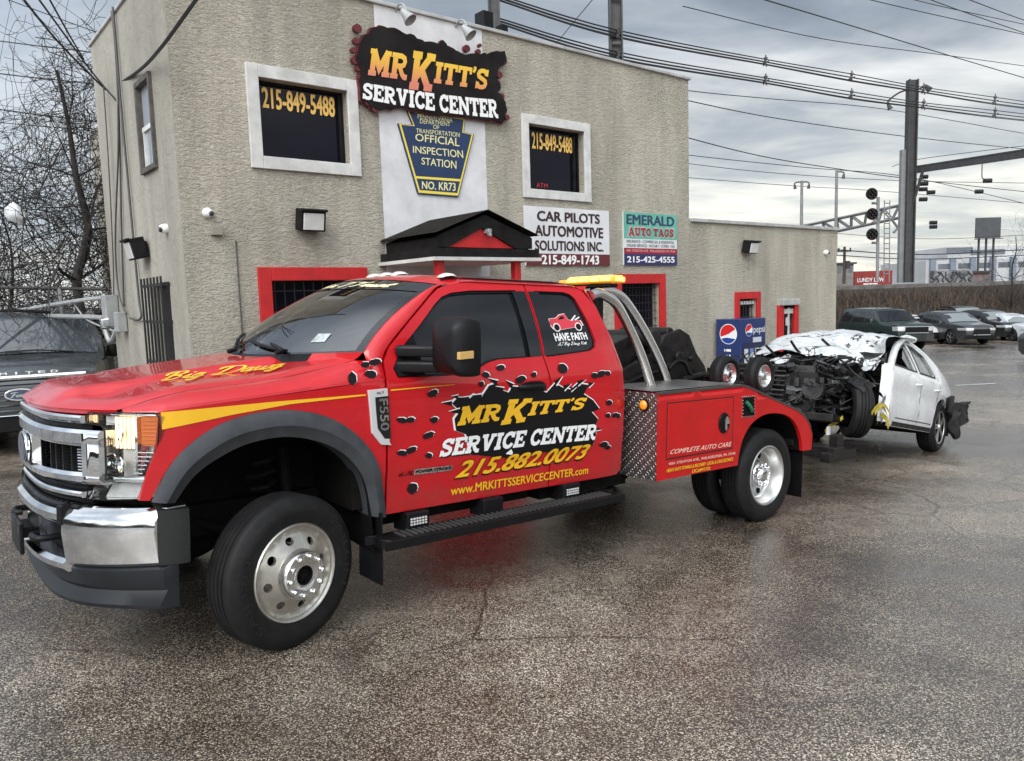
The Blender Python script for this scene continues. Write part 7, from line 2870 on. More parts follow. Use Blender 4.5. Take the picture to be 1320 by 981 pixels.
_t.links.new(_n2.outputs[0], _bp.inputs['Height'])
_t.links.new(_bp.outputs[0], _b.inputs['Normal'])


def SWk(x, z):
    y = 0.915
    if z < 0.5:
        y -= 0.05 * ((0.5 - z) / 0.3) ** 2
    if 0.55 < z < 0.75:
        y -= 0.012 * sin((z - 0.55) / 0.2 * pi)
    if z > 0.84:
        y -= 0.03 * min(1, (z - 0.84) / 0.1) ** 2
    if z > 0.94:
        t = (z - 0.94) / 0.5
        y -= 0.22 * t + 0.06 * t ** 4
    if x < -1.3:
        y -= 0.16 * ((-1.3 - x) / 1.1) ** 2
    y += 0.012 * npt((x * 2.2, z * 3.0, 0.3), 1.0, 2) * (1 if x > -0.9 else 0.3)
    return y


wl = lambda x, z, d: Vector((x, SWk(x, z) - d, z))
wr = lambda x, z, d: Vector((x, -SWk(x, z) + d, z))
ar2 = arch_pts(-1.40, 0.335, 0.385, 0.24, 13)
fdo = [(0.60, 0.24), (0.70, 0.5), (0.70, 0.86), (0.62, 0.98), (0.20, 1.22), (-0.30, 1.365), (-0.335, 0.97), (-0.36, 0.24)]
fwi = [(0.58, 0.97), (0.20, 1.18), (-0.24, 1.305), (-0.27, 0.97)]
rdo = [(-0.375, 0.24), (-0.35, 0.97), (-0.315, 1.365), (-0.62, 1.375), (-0.98, 1.28), (-1.22, 1.02), (-1.20, 0.86), (-1.05, 0.60), (-1.0, 0.24)]
rwi = [(-0.41, 0.97), (-0.385, 1.31), (-0.62, 1.315), (-0.92, 1.235), (-1.12, 1.01), (-1.08, 0.975)]
qtr = [(-1.015, 0.24), (-1.06, 0.58), (-1.215, 0.85), (-1.24, 1.03), (-1.0, 1.285), (-0.62, 1.39), (-0.30, 1.385), (-0.30, 1.41), (-0.70, 1.42), (-1.15, 1.32), (-1.65, 1.10), (-2.2, 1.03), (-2.36, 0.86), (-2.38, 0.60), (-2.25, 0.30)] + ar2[::-1]
for f in (wl, wr):
    bm = bmesh.new()
    panel(bm, fdo, f, [fwi], res=0.08, thick=0.04)
    fd = new_mesh_obj('door', bm, WHP, wreck, smooth=30)
    bm = bmesh.new()
    panel(bm, rdo, f, [rwi], res=0.08, thick=0.04)
    rd = new_mesh_obj('rear_door', bm, WHP, wreck, smooth=30)
    bm = bmesh.new()
    panel(bm, qtr, f, res=0.09, thick=0.04)
    new_mesh_obj('quarter_panel', bm, WHP, wreck, smooth=30)
    for prt, px_ in ((fd, -0.20), (rd, -1.02)):
        bm = bmesh.new()
        rows = []
        for i in range(7):
            x = px_ - 0.05 - 0.20 * (i / 6) + 0.10
            c = f(x, 0.80 + 0.01 * i / 6, -0.03 * sin(pi * i / 6) ** 0.5 - 0.004)
            rows.append([c + Vector((0, 0.010 * sin(a), 0.014 * cos(a))) for a in [2 * pi * k / 8 for k in range(8)]])
        loft(bm, rows, closed=True, caps=True)
        new_mesh_obj('handle', bm, WHP, prt, smooth=45)
    bm = bmesh.new()
    poly_on(bm, rwi, f, -0.02, res=0.12)
    poly_on(bm, [(-0.27, 0.98), (-0.05, 0.98), (0.05, 1.1), (-0.1, 1.2), (-0.25, 1.30)], f, -0.022, res=0.12)
    new_mesh_obj('window', bm, mat('wreck_glass', (0.03, 0.033, 0.036), 0.06, spec=0.8, var=0.5, color2=(0.2, 0.21, 0.21), vscale=5), rd, smooth=0)
    bm = bmesh.new()
    for wp in (fwi, rwi):
        c = (sum(p[0] for p in wp) / len(wp), sum(p[1] for p in wp) / len(wp))
        panel(bm, [(c[0] + (p[0] - c[0]) * 1.05, c[1] + (p[1] - c[1]) * 1.09) for p in wp], f, [[(c[0] + (p[0] - c[0]) * 0.95, c[1] + (p[1] - c[1]) * 0.93) for p in wp]], res=0.15, thick=0.0, lift=0.004)
    new_mesh_obj('window_seal', bm, BLACKP, rd, smooth=0)
    bm = bmesh.new()
    poly_on(bm, [(-0.352, 0.27), (-0.372, 0.27), (-0.348, 0.96), (-0.334, 0.96)], f, 0.002, res=0.2)
    poly_on(bm, [(-1.0, 0.27), (-1.018, 0.27), (-1.06, 0.59), (-1.22, 0.86), (-1.235, 1.0), (-1.22, 1.0), (-1.203, 0.85), (-1.045, 0.585)], f, 0.002, res=0.2)
    poly_on(bm, R(-0.95, 0.34, 0.5, 0.352), f, 0.002, res=0.2)
    new_mesh_obj('door_gap', bm, mat('gap_dark', (0.02, 0.02, 0.02), 0.8), wreck, smooth=0)
    bm = bmesh.new()
    poly_on(bm, R(-1.0, 0.245, 0.55, 0.30), f, 0.004, res=0.2)
    new_mesh_obj('sill', bm, BLACKP, wreck, smooth=0)
# boot, rear window
bm = bmesh.new()
tp_ = smooth_poly([(-0.62, 1.42), (-1.15, 1.32), (-1.65, 1.10), (-2.2, 1.03), (-2.36, 0.86), (-2.38, 0.60), (-2.25, 0.30)], 3)
loft(bm, [[(x + 0.03 * (1 - abs(t) ** 3) * (-1 if z < 1 else 0), SWk(x, z) * t, z + 0.04 * (1 - abs(t) ** 3)) for t in [k / 5 - 1 for k in range(11)]] for x, z in tp_])
new_mesh_obj('boot', bm, WHP, wreck, smooth=40)
bm = bmesh.new()
loft(bm, [[(x - 0.01, (SWk(x, z) - 0.08) * t, z + 0.04 * (1 - abs(t) ** 3) + 0.012) for t in [k / 5 - 1 for k in range(11)]] for x, z in ((-0.95, 1.365), (-1.3, 1.255), (-1.62, 1.115))])
new_mesh_obj('rear_screen', bm, TINT, wreck, smooth=50)
# floor, inside, firewall
bm = bmesh.new()
bx(bm, (-0.8, 0, 0.30), (3.0, 1.6, 0.12))
bx(bm, (0.62, 0, 0.62), (0.1, 1.66, 0.7))
bx(bm, (-0.35, 0.4, 0.7), (0.4, 0.5, 0.7))
bx(bm, (-0.35, -0.4, 0.7), (0.4, 0.5, 0.7))
bx(bm, (-1.2, 0, 0.75), (0.3, 1.5, 0.7))
new_mesh_obj('cabin', bm, DARK, wreck, smooth=0, bevel=0.02)
# crushed roof read off in truck space
bm = bmesh.new()
edge_f = [(957, 467, -1.00), (975, 459, -0.78), (1000, 455, -0.50), (1030, 456, -0.22), (1062, 459, 0.08), (1092, 467, 0.36), (1112, 474, 0.55), (1126, 470, 0.70)]
edge_m = [(972, 454, -1.05), (992, 444, -0.85), (1015, 441, -0.58), (1042, 441, -0.30), (1072, 443, 0.02), (1102, 449, 0.30), (1126, 456, 0.52), (1140, 458, 0.70)]
edge_b = [(1000, 440, -1.05), (1018, 433, -0.85), (1036, 429, -0.62), (1058, 427, -0.36), (1084, 427, -0.04), (1108, 429, 0.22), (1130, 431, 0.48), (1146, 434, 0.66)]
Cs = [smooth_poly([WI @ (TM @ tl(1, y, px, py)) for px, py, y in E_], 6) for E_ in (edge_f, edge_m, edge_b)]
back = [Vector((-0.62 - 0.0 * k, c.y * 0.98, 1.43)) for k, c in enumerate(Cs[2])]
Cs.append(back)
nn = len(Cs[0])
rows = []
for i in range(28):
    u = i / 27 * 3
    a = min(int(u), 2)
    k = u - a
    row = []
    for j in range(nn):
        p0, p1, p2, p3 = Cs[max(a - 1, 0)][j], Cs[a][j], Cs[a + 1][j], Cs[min(a + 2, 3)][j]
        p = 0.5 * ((2 * p1) + (p2 - p0) * k + (2 * p0 - 5 * p1 + 4 * p2 - p3) * k * k + (3 * p1 - p0 - 3 * p2 + p3) * k ** 3)
        amp = 0.035 if u < 2.2 else 0.035 * max(0, 3 - u)
        p = p + Vector((0.6, 0.2, 1.0)) * amp * (1.3 * abs(npt(p, 2.6, 1)) * 2 - 0.5 + 0.7 * npt(p, 6.0, 3) + 0.22 * npt(p, 14.0, 2))
        row.append(p)
    rows.append(row)
loft(bm, rows)
new_mesh_obj('crushed_roof', bm, CRW, wreck, smooth=24)
# torn pillar and roof rail on our side
bm = bmesh.new()
P = [Vector((0.70, 0.86, 0.90)), Vector((0.45, 0.80, 1.08)), Vector((0.1, 0.73, 1.26)), Vector((-0.3, 0.69, 1.40)), Vector((-0.7, 0.68, 1.43))]
tube(bm, smooth_poly(P, 5), 0.042, 8)
tube(bm, smooth_poly([Vector((0.66, -0.84, 0.80)), Vector((0.3, -0.80, 0.98)), Vector((-0.3, -0.78, 1.2)), Vector((-0.8, -0.70, 1.4))], 5), 0.045, 8)
new_mesh_obj('roof_rail', bm, WHP, wreck, smooth=40)
# bared front: firewall clutter, engine, struts, hoses
rr = random.Random(21)
WK = [mat('wreck_black', (0.006, 0.006, 0.0065), 0.42, spec=0.35, var=0.6, color2=(0.018, 0.017, 0.016), vscale=14, bump=0.4, bscale=40), mat('wreck_grey', (0.07, 0.07, 0.07), 0.45, metal=0.5, var=0.6, color2=(0.03, 0.03, 0.03), vscale=16, bump=0.4, bscale=40), mat('wreck_bright', (0.32, 0.33, 0.33), 0.35, metal=0.7, var=0.5, vscale=18)]


def rot():
    return Matrix.Rotation(rr.uniform(-.6, .6), 4, 'X') @ Matrix.Rotation(rr.uniform(-.6, .6), 4, 'Y') @ Matrix.Rotation(rr.uniform(-3, 3), 4, 'Z')


bm = bmesh.new()
bx(bm, (1.25, 0.05, 0.52), (0.55, 0.62, 0.45), 0)
bx(bm, (1.20, 0.05, 0.78), (0.42, 0.46, 0.10), 1)
for k in range(5):
    bx(bm, (1.50, 0.26 - 0.11 * k, 0.62), (0.18, 0.05, 0.10), 1)
bx(bm, (1.1, -0.45, 0.62), (0.3, 0.22, 0.3), 0)
lathe(bm, [(0.0, 0.05), (0.12, 0.05), (0.13, 0.0), (0.12, -0.05), (0, -0.05)], 18, Matrix.Translation((1.54, 0.34, 0.55)) @ Matrix.Rotation(pi / 2, 4, 'Y'), 1)
lathe(bm, [(0.0, 0.03), (0.08, 0.03), (0.08, -0.03), (0, -0.03)], 16, Matrix.Translation((1.56, 0.15, 0.45)) @ Matrix.Rotation(pi / 2, 4, 'Y'), 1)
for k in range(150):
    M = Matrix.Translation((rr.uniform(0.85, 1.65), rr.uniform(-0.75, 0.70), rr.uniform(0.28, 0.80))) @ rot()
    bx(bm, (0, 0, 0), (rr.uniform(.03, .20), rr.uniform(.02, .14), rr.uniform(.006, .07)), rr.choice((0, 0, 0, 1, 1, 2)), M)
new_mesh_obj('engine', bm, WK, wreck, smooth=0, bevel=0.008)
bm = bmesh.new()
for k in range(80):
    p = Vector((rr.uniform(0.7, 1.6), rr.uniform(-0.8, 0.75), rr.uniform(0.35, 1.0)))
    P = [p]
    for q in range(4):
        p = p + Vector((rr.uniform(-.16, .2), rr.uniform(-.22, .22), rr.uniform(-.18, .14)))
        p = Vector((min(1.7, max(0.6, p.x)), min(0.8, max(-0.82, p.y)), min(0.93, p.z)))
        P.append(p)
    tube(bm, smooth_poly(P, 4), rr.choice((.004, .006, .008, .012, .018)), 6, rr.choice((0, 0, 0, 1)))
new_mesh_obj('hoses', bm, WK, wreck, smooth=60)
bm = bmesh.new()
# cross member, bent radiator, dash beam
tube(bm, smooth_poly([Vector((0.78, 0.82, 0.98)), Vector((0.85, 0.4, 0.99)), Vector((0.80, 0.0, 1.01)), Vector((0.82, -0.4, 0.97)), Vector((0.75, -0.85, 0.93))], 4), 0.04, 8, 0)
grid(bm, 14, 6, lambda u, v: Vector((0.72 + 0.10 * npt((u * 4, v * 3, 0), 1.0, 5), 0.82 - 1.64 * u, 0.78 + 0.30 * v + 0.05 * npt((u * 5, v * 2, 1), 1, 6))), 0)
for k in range(9):
    bx(bm, (1.70 + 0.02 * npt((k, 0, 0)), -0.38 - 0.0 * k, 0.34 + 0.055 * k), (0.03, 0.62, 0.022), 1 if k % 3 == 0 else 0, Matrix.Rotation(0.08, 4, 'Z'))
bx(bm, (1.68, -0.38, 0.55), (0.03, 0.60, 0.5), 0)
bx(bm, (1.55, 0.0, 0.24), (0.5, 1.35, 0.08), 0)
bx(bm, (1.1, 0.55, 0.30), (0.9, 0.10, 0.12), 0)
bx(bm, (1.1, -0.55, 0.30), (0.9, 0.10, 0.12), 0)
for s in (-1, 1):
    tube(bm, [(1.36, s * 0.60, 0.40), (1.30, s * 0.58, 0.80)], [0.035, 0.05], 10, 0)
    tube(bm, [Vector((1.33 + 0.07 * cos(q * 1.1), s * 0.59 + 0.07 * sin(q * 1.1), 0.5 + q * 0.012)) for q in range(26)], 0.012, 5, 0)
new_mesh_obj('front_structure', bm, WK, wreck, smooth=35, bevel=0.006)
bm = bmesh.new()
# torn hinge pillar standing proud of the door, flapping trim strips
grid(bm, 5, 12, lambda u, v: Vector((0.72 + 0.07 * u + 0.02 * npt((u * 3, v * 6, 2)), 0.80 + 0.10 * (1 - u), 0.28 + 0.68 * v)), 0)
new_mesh_obj('hinge_pillar', bm, [WHP, WK[0]], wreck, smooth=30)
bm = bmesh.new()
# roof liner strips and wires draped over the opening
for L in ([(1062, 438, 0.0), (1078, 452, 0.1), (1096, 462, 0.3), (1104, 470, 0.4)], [(1022, 440, -0.3), (1030, 452, -0.25), (1040, 462, -0.2), (1046, 478, -0.15)], [(990, 446, -0.6), (1010, 470, -0.5), (1000, 486, -0.4)],
          [(1085, 478, 0.4), (1092, 500, 0.5), (1086, 520, 0.6), (1096, 540, 0.6)]):
    P = [WI @ (TM @ (tl(1, y, px, py))) + Vector((0.06, 0, 0.0)) for px, py, y in L]
    tube(bm, smooth_poly(P, 5), 0.016, 6, 0)
new_mesh_obj('torn_trim', bm, WK, wreck, smooth=60)
# scraps of bent white wing and bonnet metal round the opening
bm = bmesh.new()
for (c, a, b_, sd_) in ((Vector((0.82, 0.78, 0.94)), Vector((0.42, 0.05, -0.10)), Vector((0.02, -0.34, 0.10)), 1), (Vector((0.80, -0.30, 0.97)), Vector((0.30, 0.1, -0.06)), Vector((0.0, -0.5, -0.04)), 2), (Vector((0.9, -0.66, 0.66)), Vector((0.55, 0.0, -0.1)), Vector((0.0, -0.14, 0.24)), 3), (Vector((0.74, 0.86, 0.30)), Vector((0.10, 0.02, 0.0)), Vector((0.0, -0.02, 0.26)), 4)):
    grid(bm, 16, 12, lambda u, v: c + a * u + b_ * v + Vector((0.03, 0.05, 0.10)) * (npt((u * 2.6, v * 2.6, sd_), 1.0, sd_) + 0.3 * npt((u * 8, v * 8, sd_), 1.0, sd_ + 3)))
new_mesh_obj('torn_wing', bm, CRW, wreck, smooth=30)
# hanging rear bumper
bm = bmesh.new()
P3 = [tl(1, 0.60, *q) for q in [(1225, 511), (1234, 521), (1251, 518), (1248, 533), (1240, 548), (1230, 566), (1227, 548), (1222, 530)]]
slab(bm, [(p.x, p.z) for p in P3], lambda x, z, d: WI @ (TM @ Vector((x, 0.60 - d - 0.06 * sin(x * 23), z))), 0.05, res=0.06)
for v in bm.verts:
    v.co += Vector((0.02, 0.03, 0.03)) * npt(v.co, 6, 3)
new_mesh_obj('hanging_bumper', bm, WK[0], wreck, smooth=25)
bm = bmesh.new()
bx(bm, (-2.36, 0, 0.5), (0.1, 1.4, 0.3))
bx(bm, (-2.3, 0.0, 0.36), (0.2, 1.5, 0.14))
new_mesh_obj('rear_beam', bm, WK[0], wreck, smooth=0, bevel=0.02)
for s in (1, -1):
    car_wheel(wreck, 0.335, 0.22, -1.40, s * 0.905, 0.335, s, ALU if s > 0 else RIMG, 5)
    car_wheel(wreck, 0.31, 0.20, 1.34, s * 0.84, 0.36, s, RIMG, 5, radians(38))
bm = bmesh.new()
grid(bm, 14, 8, lambda u, v: Vector((1.62 - 0.62 * u + 0.03 * npt((u * 5, v * 5, 3)), 0.72 + 0.20 * v + 0.03 * npt((u * 4, v * 6, 8)), 0.66 + 0.10 * sin(pi * u) - 0.12 * v + 0.05 * npt((u * 6, v * 4, 5)))))
new_mesh_obj('torn_liner', bm, WK[0], wreck, smooth=30)
# tie-down straps round the near front wheel, with a tag
strap = mat('strap_yellow', (0.55, 0.45, 0.06), 0.6, var=0.4, vscale=12)
for L, lab in (([(1128, 533, 1.06), (1138, 522, 1.04), (1146, 530, 1.02), (1150, 546, 1.0)], 'bundled yellow strap hanging at the wrecked door sill'),
               ([(1064, 556, 0.55), (1072, 548, 0.60), (1080, 543, 0.66), (1087, 538, 0.70)], 'yellow strap with a white tag under the engine bay')):
    bm = bmesh.new()
    P = [tl(1, y, px, py) for px, py, y in L]
    Q = smooth_poly(P, 6)
    for e in ((0, 0), (0.03, -0.02)) if 'bundled' in lab else ((0, 0),):
        loft(bm, [[p + Vector((e[0], e[1], -0.022)), p + Vector((e[0] + 0.012, e[1], 0.022))] for p in Q])
    if 'bundled' in lab:
        loft(bm, [[Vector((p.x + 0.04, p.y, p.z - 0.03)), Vector((p.x + 0.05, p.y + 0.02, p.z + 0.02))] for p in smooth_poly([tl(1, 1.05, *q) for q in [(1132, 545), (1136, 534), (1143, 538), (1147, 550)]], 5)])
    r = thing('tie_strap', lab, 'strap', TM)
    new_mesh_obj('webbing', bm, strap, r, smooth=40)
    if 'tag' in lab:
        bm = bmesh.new()
        c = tl(1, 0.62, 1068, 555)
        bx(bm, tuple(c), (0.06, 0.012, 0.095))
        new_mesh_obj('tag', bm, WHT, r, smooth=0)
# ------------------------------------------------------------------ railway embankment, brush and everything along the line
STEEL = mat('weathered_steel', (0.05, 0.05, 0.052), 0.6, var=0.4, vscale=3)
GREYST = mat('grey_steel', (0.22, 0.225, 0.23), 0.6, var=0.3, vscale=2)
PA, PB_ = W(1080, 366, 46.0), W(1320, 366, 54.0)
EA, EB = Vector((PA.x, PA.y, 0)), Vector((PB_.x, PB_.y, 0))
ed = (EB - EA).normalized()
en = Vector((ed.y, -ed.x, 0))
if en.dot(Vector((0, -1, 0))) < 0:
    en = -en
ZT = CAMZ + 0.05
bm = bmesh.new()
rows = []
for i in range(121):
    c = EA + ed * (-70 + 1.5 * i)
    zb_ = gz(c.x, c.y) - 0.4
    j = 0.25 * npt((i * 0.35, 0, 0), 1, 3)
    rows.append([Vector((*(c + en * (2.6 + j)).xy, zb_)), Vector((*(c + en * (1.6 + j)).xy, zb_ + (ZT - zb_) * 0.45)), Vector((*(c + en * (0.3 + j * .5)).xy, zb_ + (ZT - zb_) * 0.92)), Vector((*(c - en * 0.1).xy, ZT)), Vector((*(c - en * 0.4).xy, ZT + 0.02)), Vector((*(c - en * 60).xy, ZT))])
loft(bm, rows)
o = new_mesh_obj('embankment', bm, mat('embankment_soil', (0.030, 0.023, 0.018), 0.9, var=0.6, color2=(0.02, 0.016, 0.013), vscale=0.9, bump=0.8, bscale=3), smooth=50)
tag(o, 'brown railway embankment behind the parked cars', 'embankment', kind='structure')
# the concrete kerb along its crest
bm = bmesh.new()
loft(bm, [[(EA + ed * q + en * 0.12).to_tuple()[:2] + (z,) for z in (ZT - 0.25, ZT + 0.08)] + [(EA + ed * q - en * 0.15).to_tuple()[:2] + (ZT + 0.08,)] for q in (-70, 0, 60, 110)])
o = new_mesh_obj('retaining_wall', bm, mat('old_concrete', (0.16, 0.15, 0.14), 0.85, var=0.4, vscale=1.2), smooth=0)
tag(o, 'low concrete wall along the crest of the brown embankment', 'wall')
# dead brush on the slope
rr = random.Random(5)
bm = bmesh.new()
for k in range(5200):
    q = rr.uniform(-12, 42)
    f_ = rr.random()
    c = EA + ed * q + en * (0.4 + 2.6 * f_)
    z = gz(c.x, c.y) + (1 - f_) * (ZT - gz(c.x, c.y)) * 0.9 - 0.1
    h = rr.uniform(0.35, 1.35) * (0.7 + 0.5 * npt((q * 0.25, 3, 0), 1, 4) + 0.3)
    if z + h > ZT + 0.2:
        h = max(0.2, ZT - z + rr.uniform(-.5, .15) + 0.55 * npt((q * 0.5, 7, 0), 1, 4))
    p = Vector((c.x, c.y, z))
    t = Vector((rr.uniform(-.5, .5), rr.uniform(-.5, .5), 1)).normalized() * h
    s = Vector((rr.uniform(-.3, .3), rr.uniform(-.3, .3), -0.15)) * h
    tube(bm, [p, p + t * 0.55, p + t + s], [0.018, 0.013, 0.006], 3, rr.choice((0, 0, 1, 2)), caps=False)
o = new_mesh_obj('dead_brush', bm, [mat('brush_tan', (0.095, 0.062, 0.040), 0.9), mat('brush_brown', (0.048, 0.032, 0.022), 0.9), mat('brush_dark', (0.014, 0.011, 0.009), 0.9)], smooth=0)
tag(o, 'dry brown brush covering the embankment slope', 'brush', kind='stuff')


def pole(name, label, cat, px, y0, y1, Y, wpx, m, group=None, shape='h', px1=None, extra=None):
    """upright steel post seen from pixel rows y0 (top) to y1 (foot)"""
    top_, bot = W(px, y0, Y), W(px1 or px, y1, Y)
    r = wpx * Y / FPX / 2
    root = thing(name, label, cat, Matrix.Translation((bot.x, bot.y, 0)), group)
    bm = bmesh.new()
    zb_ = bot.z
    zt = top_.z
    if shape == 'h':
        bx(bm, (0, 0, (zb_ + zt) / 2), (r * 2, r * 0.3, zt - zb_))
        for s in (-1, 1):
            bx(bm, (s * r * 0.9, 0, (zb_ + zt) / 2), (r * 0.24, r * 1.7, zt - zb_))
    else:
        tube(bm, [(0, 0, zb_), (0, 0, zt)], [r, r * 0.8], 12)
    new_mesh_obj('post', bm, m, root, smooth=40)
    return root, bot, top_


LN = Vector((0, 0, 0))
for (px, y1, w, Y, lab) in ((645, 120, 14.5, 27, 'black steel pole behind the roof just right of the ragged sign'), (798, 170, 16, 30, 'black steel pole behind the roof near its right end')):
    r, b, t_ = pole('railway_pole', lab, 'pole', px, -260, y1 + 150, Y, w, STEEL, 'tall railway poles')
    bm = bmesh.new()
    for k in range(10):
        bx(bm, (0.0, -0.16, b.z + 1.2 + k * 1.6), (0.32, 0.03, 0.10))
    new_mesh_obj('step_bolts', bm, STEEL, r, smooth=0)
YP = 50.0
r, b, t_ = pole('railway_pole', 'tallest black pole on the embankment carrying a long side beam', 'pole', 1175, 103, 364, YP, 11.5, STEEL, 'tall railway poles', px1=1170)
s_ = YP / FPX
bm = bmesh.new()
bx(bm, (-0.42, 0.15, (W(1163, 193, YP).z + b.z) / 2), (0.30, 0.3, W(1163, 193, YP).z - b.z))
new_mesh_obj('side_post', bm, GREYST, r, smooth=0)
bm = bmesh.new()
A1 = W(1178, 219, YP) - Vector((b.x, b.y, 0))
A2 = W(1345, 194, YP - 9) - Vector((b.x, b.y, 0))
A2 = A1 + (A2 - A1) * 2.4
d_ = (A2 - A1)
for dz in (-0.19, 0.19):
    rows = [[A1 + d_ * q + Vector((0, -0.13, dz - 0.04)), A1 + d_ * q + Vector((0, -0.13, dz + 0.04)), A1 + d_ * q + Vector((0, 0.13, dz + 0.04)), A1 + d_ * q + Vector((0, 0.13, dz - 0.04))] for q in (0, 1)]
    loft(bm, rows, closed=True, caps=True)
loft(bm, [[A1 + d_ * q + Vector((0, -0.02, -0.19)), A1 + d_ * q + Vector((0, -0.02, 0.19)), A1 + d_ * q + Vector((0, 0.02, 0.19)), A1 + d_ * q + Vector((0, 0.02, -0.19))] for q in (0, 1)], closed=True, caps=True)
tube(bm, [W(1177, 262, YP) - Vector((b.x, b.y, 0)), A1 + d_ * 0.0375], 0.09, 6)
bx(bm, (A2.x, A2.y, (A2.z + gz(A2.x + b.x, A2.y + b.y)) / 2), (0.4, 0.4, A2.z - gz(A2.x + b.x, A2.y + b.y) + 1.0))
new_mesh_obj('beam', bm, STEEL, r, smooth=0)
bm = bmesh.new()
tube(bm, smooth_poly([W(1173, 115, YP) - Vector((b.x, b.y, 0)), W(1160, 119, YP) - Vector((b.x, b.y, 0)), W(1147, 128, YP - 1) - Vector((b.x, b.y, 0)), W(1144, 134, YP - 1) - Vector((b.x, b.y, 0))], 4), 0.06, 6)
tube(bm, [W(1144, 133, YP - 1) - Vector((b.x, b.y, 0)), W(1148, 141, YP - 1) - Vector((b.x, b.y, 0))], [0.06, 0.17], 8)
tube(bm, [W(1179, 116, YP) - Vector((b.x, b.y, 0)), W(1192, 112, YP) - Vector((b.x, b.y, 0))], 0.05, 6)
tube(bm, [W(1192, 110, YP) - Vector((b.x, b.y, 0)), W(1199, 116, YP) - Vector((b.x, b.y, 0))], [0.10, 0.2], 8)
new_mesh_obj('lamp_arm', bm, STEEL, r, smooth=40)

for (px, y0, y1, Y, lab) in ((1033, 233, 300, 58, 'thin grey mast left of the truss bridge'), (1077, 220, 330, 56, 'thin grey mast at the end of the wing roof')):
    r, b, t_ = pole('signal_mast', lab, 'mast', px, y0, y1, Y, 4.2, GREYST, 'thin masts along the line', shape='tube')
    bm = bmesh.new()
    e = Y / FPX
    for sgn in ((-1, 1) if px == 1033 else (1,)):
        tube(bm, smooth_poly([Vector((0, 0, t_.z - 2 * e)), Vector((sgn * 5 * e, 0, t_.z - 1.5 * e)), Vector((sgn * 9 * e, 0, t_.z - 3 * e)), Vector((sgn * 9 * e, 0, t_.z - 6 * e))], 3), 0.05, 5)
        tube(bm, [Vector((sgn * 9 * e, 0, t_.z - 5 * e)), Vector((sgn * 8.4 * e, 0, t_.z - 10 * e))], [0.08, 0.12], 6)
    new_mesh_obj('arm', bm, STEEL, r, smooth=40)
# truss bridge
tb = thing('truss_bridge', 'grey lattice signal bridge between the masts and the tall black pole', 'bridge')
bm = bmesh.new()
Yt = 56.0
top0, top1 = W(1030, 292, 60), W(1166, 263, 53)
bot0, bot1 = W(1046, 305, 60), W(1166, 279, 53)
for o_ in (Vector((0, 0, 0)), Vector((0.3, 0.9, 0))):
    tube(bm, [top0 + o_, top1 + o_], 0.085, 5)
    tube(bm, [bot0 + o_, bot1 + o_], 0.085, 5)
    for k in range(14):
        a = top0.lerp(top1, (k + 0.5) / 14) if k % 2 else bot0.lerp(bot1, (k + 0.5) / 14)
        b_ = bot0.lerp(bot1, (k + 1.5) / 14) if k % 2 else top0.lerp(top1, (k + 1.5) / 14)
        tube(bm, [a + o_, b_ + o_], 0.055, 4)
new_mesh_obj('truss', bm, GREYST, tb, smooth=0)
bm = bmesh.new()
for a, b_ in (((1160, 270, 53), (1160, 362, 53)), ((1150, 284, 53), (1166, 305, 53)), ((1166, 285, 53), (1152, 300, 53))):
    tube(bm, [W(*a), W(*b_)], 0.09, 5)
new_mesh_obj('bridge_leg', bm, GREYST, tb, smooth=0)
# railway signal
sg_ = thing('railway_signal', 'railway signal with three round black heads on a slim mast', 'signal')
Ys = 47.0
bm = bmesh.new()
tube(bm, [W(1132, 254, Ys), W(1131, 364, Ys)], 0.10, 8)
for y in (262, 287, 313):
    tube(bm, [W(1132, y, Ys), W(1124, y, Ys)], 0.08, 6)
new_mesh_obj('mast', bm, GREYST, sg_, smooth=40)
for (px, py) in ((1123.5, 250), (1124, 276), (1124, 302)):
    c = W(px, py, Ys - 0.3)
    M = frame(c, Vector((1, 0, 0)), Vector((0, 0, 1)), Vector((0.1, -1, 0)).normalized())
    bm = bmesh.new()
    lathe(bm, [(0, -0.2), (0.28, -0.15), (0.35, 0.0), (0.36, 0.03), (0.33, 0.03), (0.0, 0.02)], 22, M)
    h = new_mesh_obj('signal_head', bm, BLACKP, sg_, smooth=40)
    bm = bmesh.new()
    for k in range(4):
        a = pi / 2 * k + .78
        lathe(bm, [(0.085, 0.02), (0.085, 0.16), (0.075, 0.03), (0.0, 0.035)], 12, M @ Matrix.Translation((0.19 * cos(a), 0.19 * sin(a), 0.0)))
    lathe(bm, [(0.085, 0.02), (0.085, 0.16), (0.075, 0.03), (0.0, 0.035)], 12, M)
    new_mesh_obj('lens_hood', bm, BLACKG, h, smooth=40)
    bm = bmesh.new()
    lathe(bm, [(0.07, 0.04), (0.0, 0.05)], 12, M @ Matrix.Translation((0.0, -0.13, 0)))
    new_mesh_obj('red_lamp', bm, mat('signal_red', (0.25, 0.01, 0.012), 0.3, emit=(1, 0.02, 0.03), estr=0.35 if py > 260 else 0.0), h, smooth=40)
bm = bmesh.new()
for px in (1140, 1147):
    tube(bm, [W(px, 258, Ys + 1), W(px - 0.6, 364, Ys + 1)], 0.035, 4)
for k in range(15):
    tube(bm, [W(1140, 262 + 6.5 * k, Ys + 1), W(1147, 262 + 6.5 * k, Ys + 1)], 0.03, 4)
new_mesh_obj('ladder', bm, GREYST, sg_, smooth=0)
r, b, t_ = pole('utility_pole', 'short wooden utility pole just right of the wing corner', 'pole', 1088, 318, 366, 60, 4, mat('pole_wood', (0.07, 0.06, 0.05), 0.9), shape='tube')
bm = bmesh.new()
bx(bm, (0, 0, t_.z - 0.35), (1.1, 0.08, 0.10))
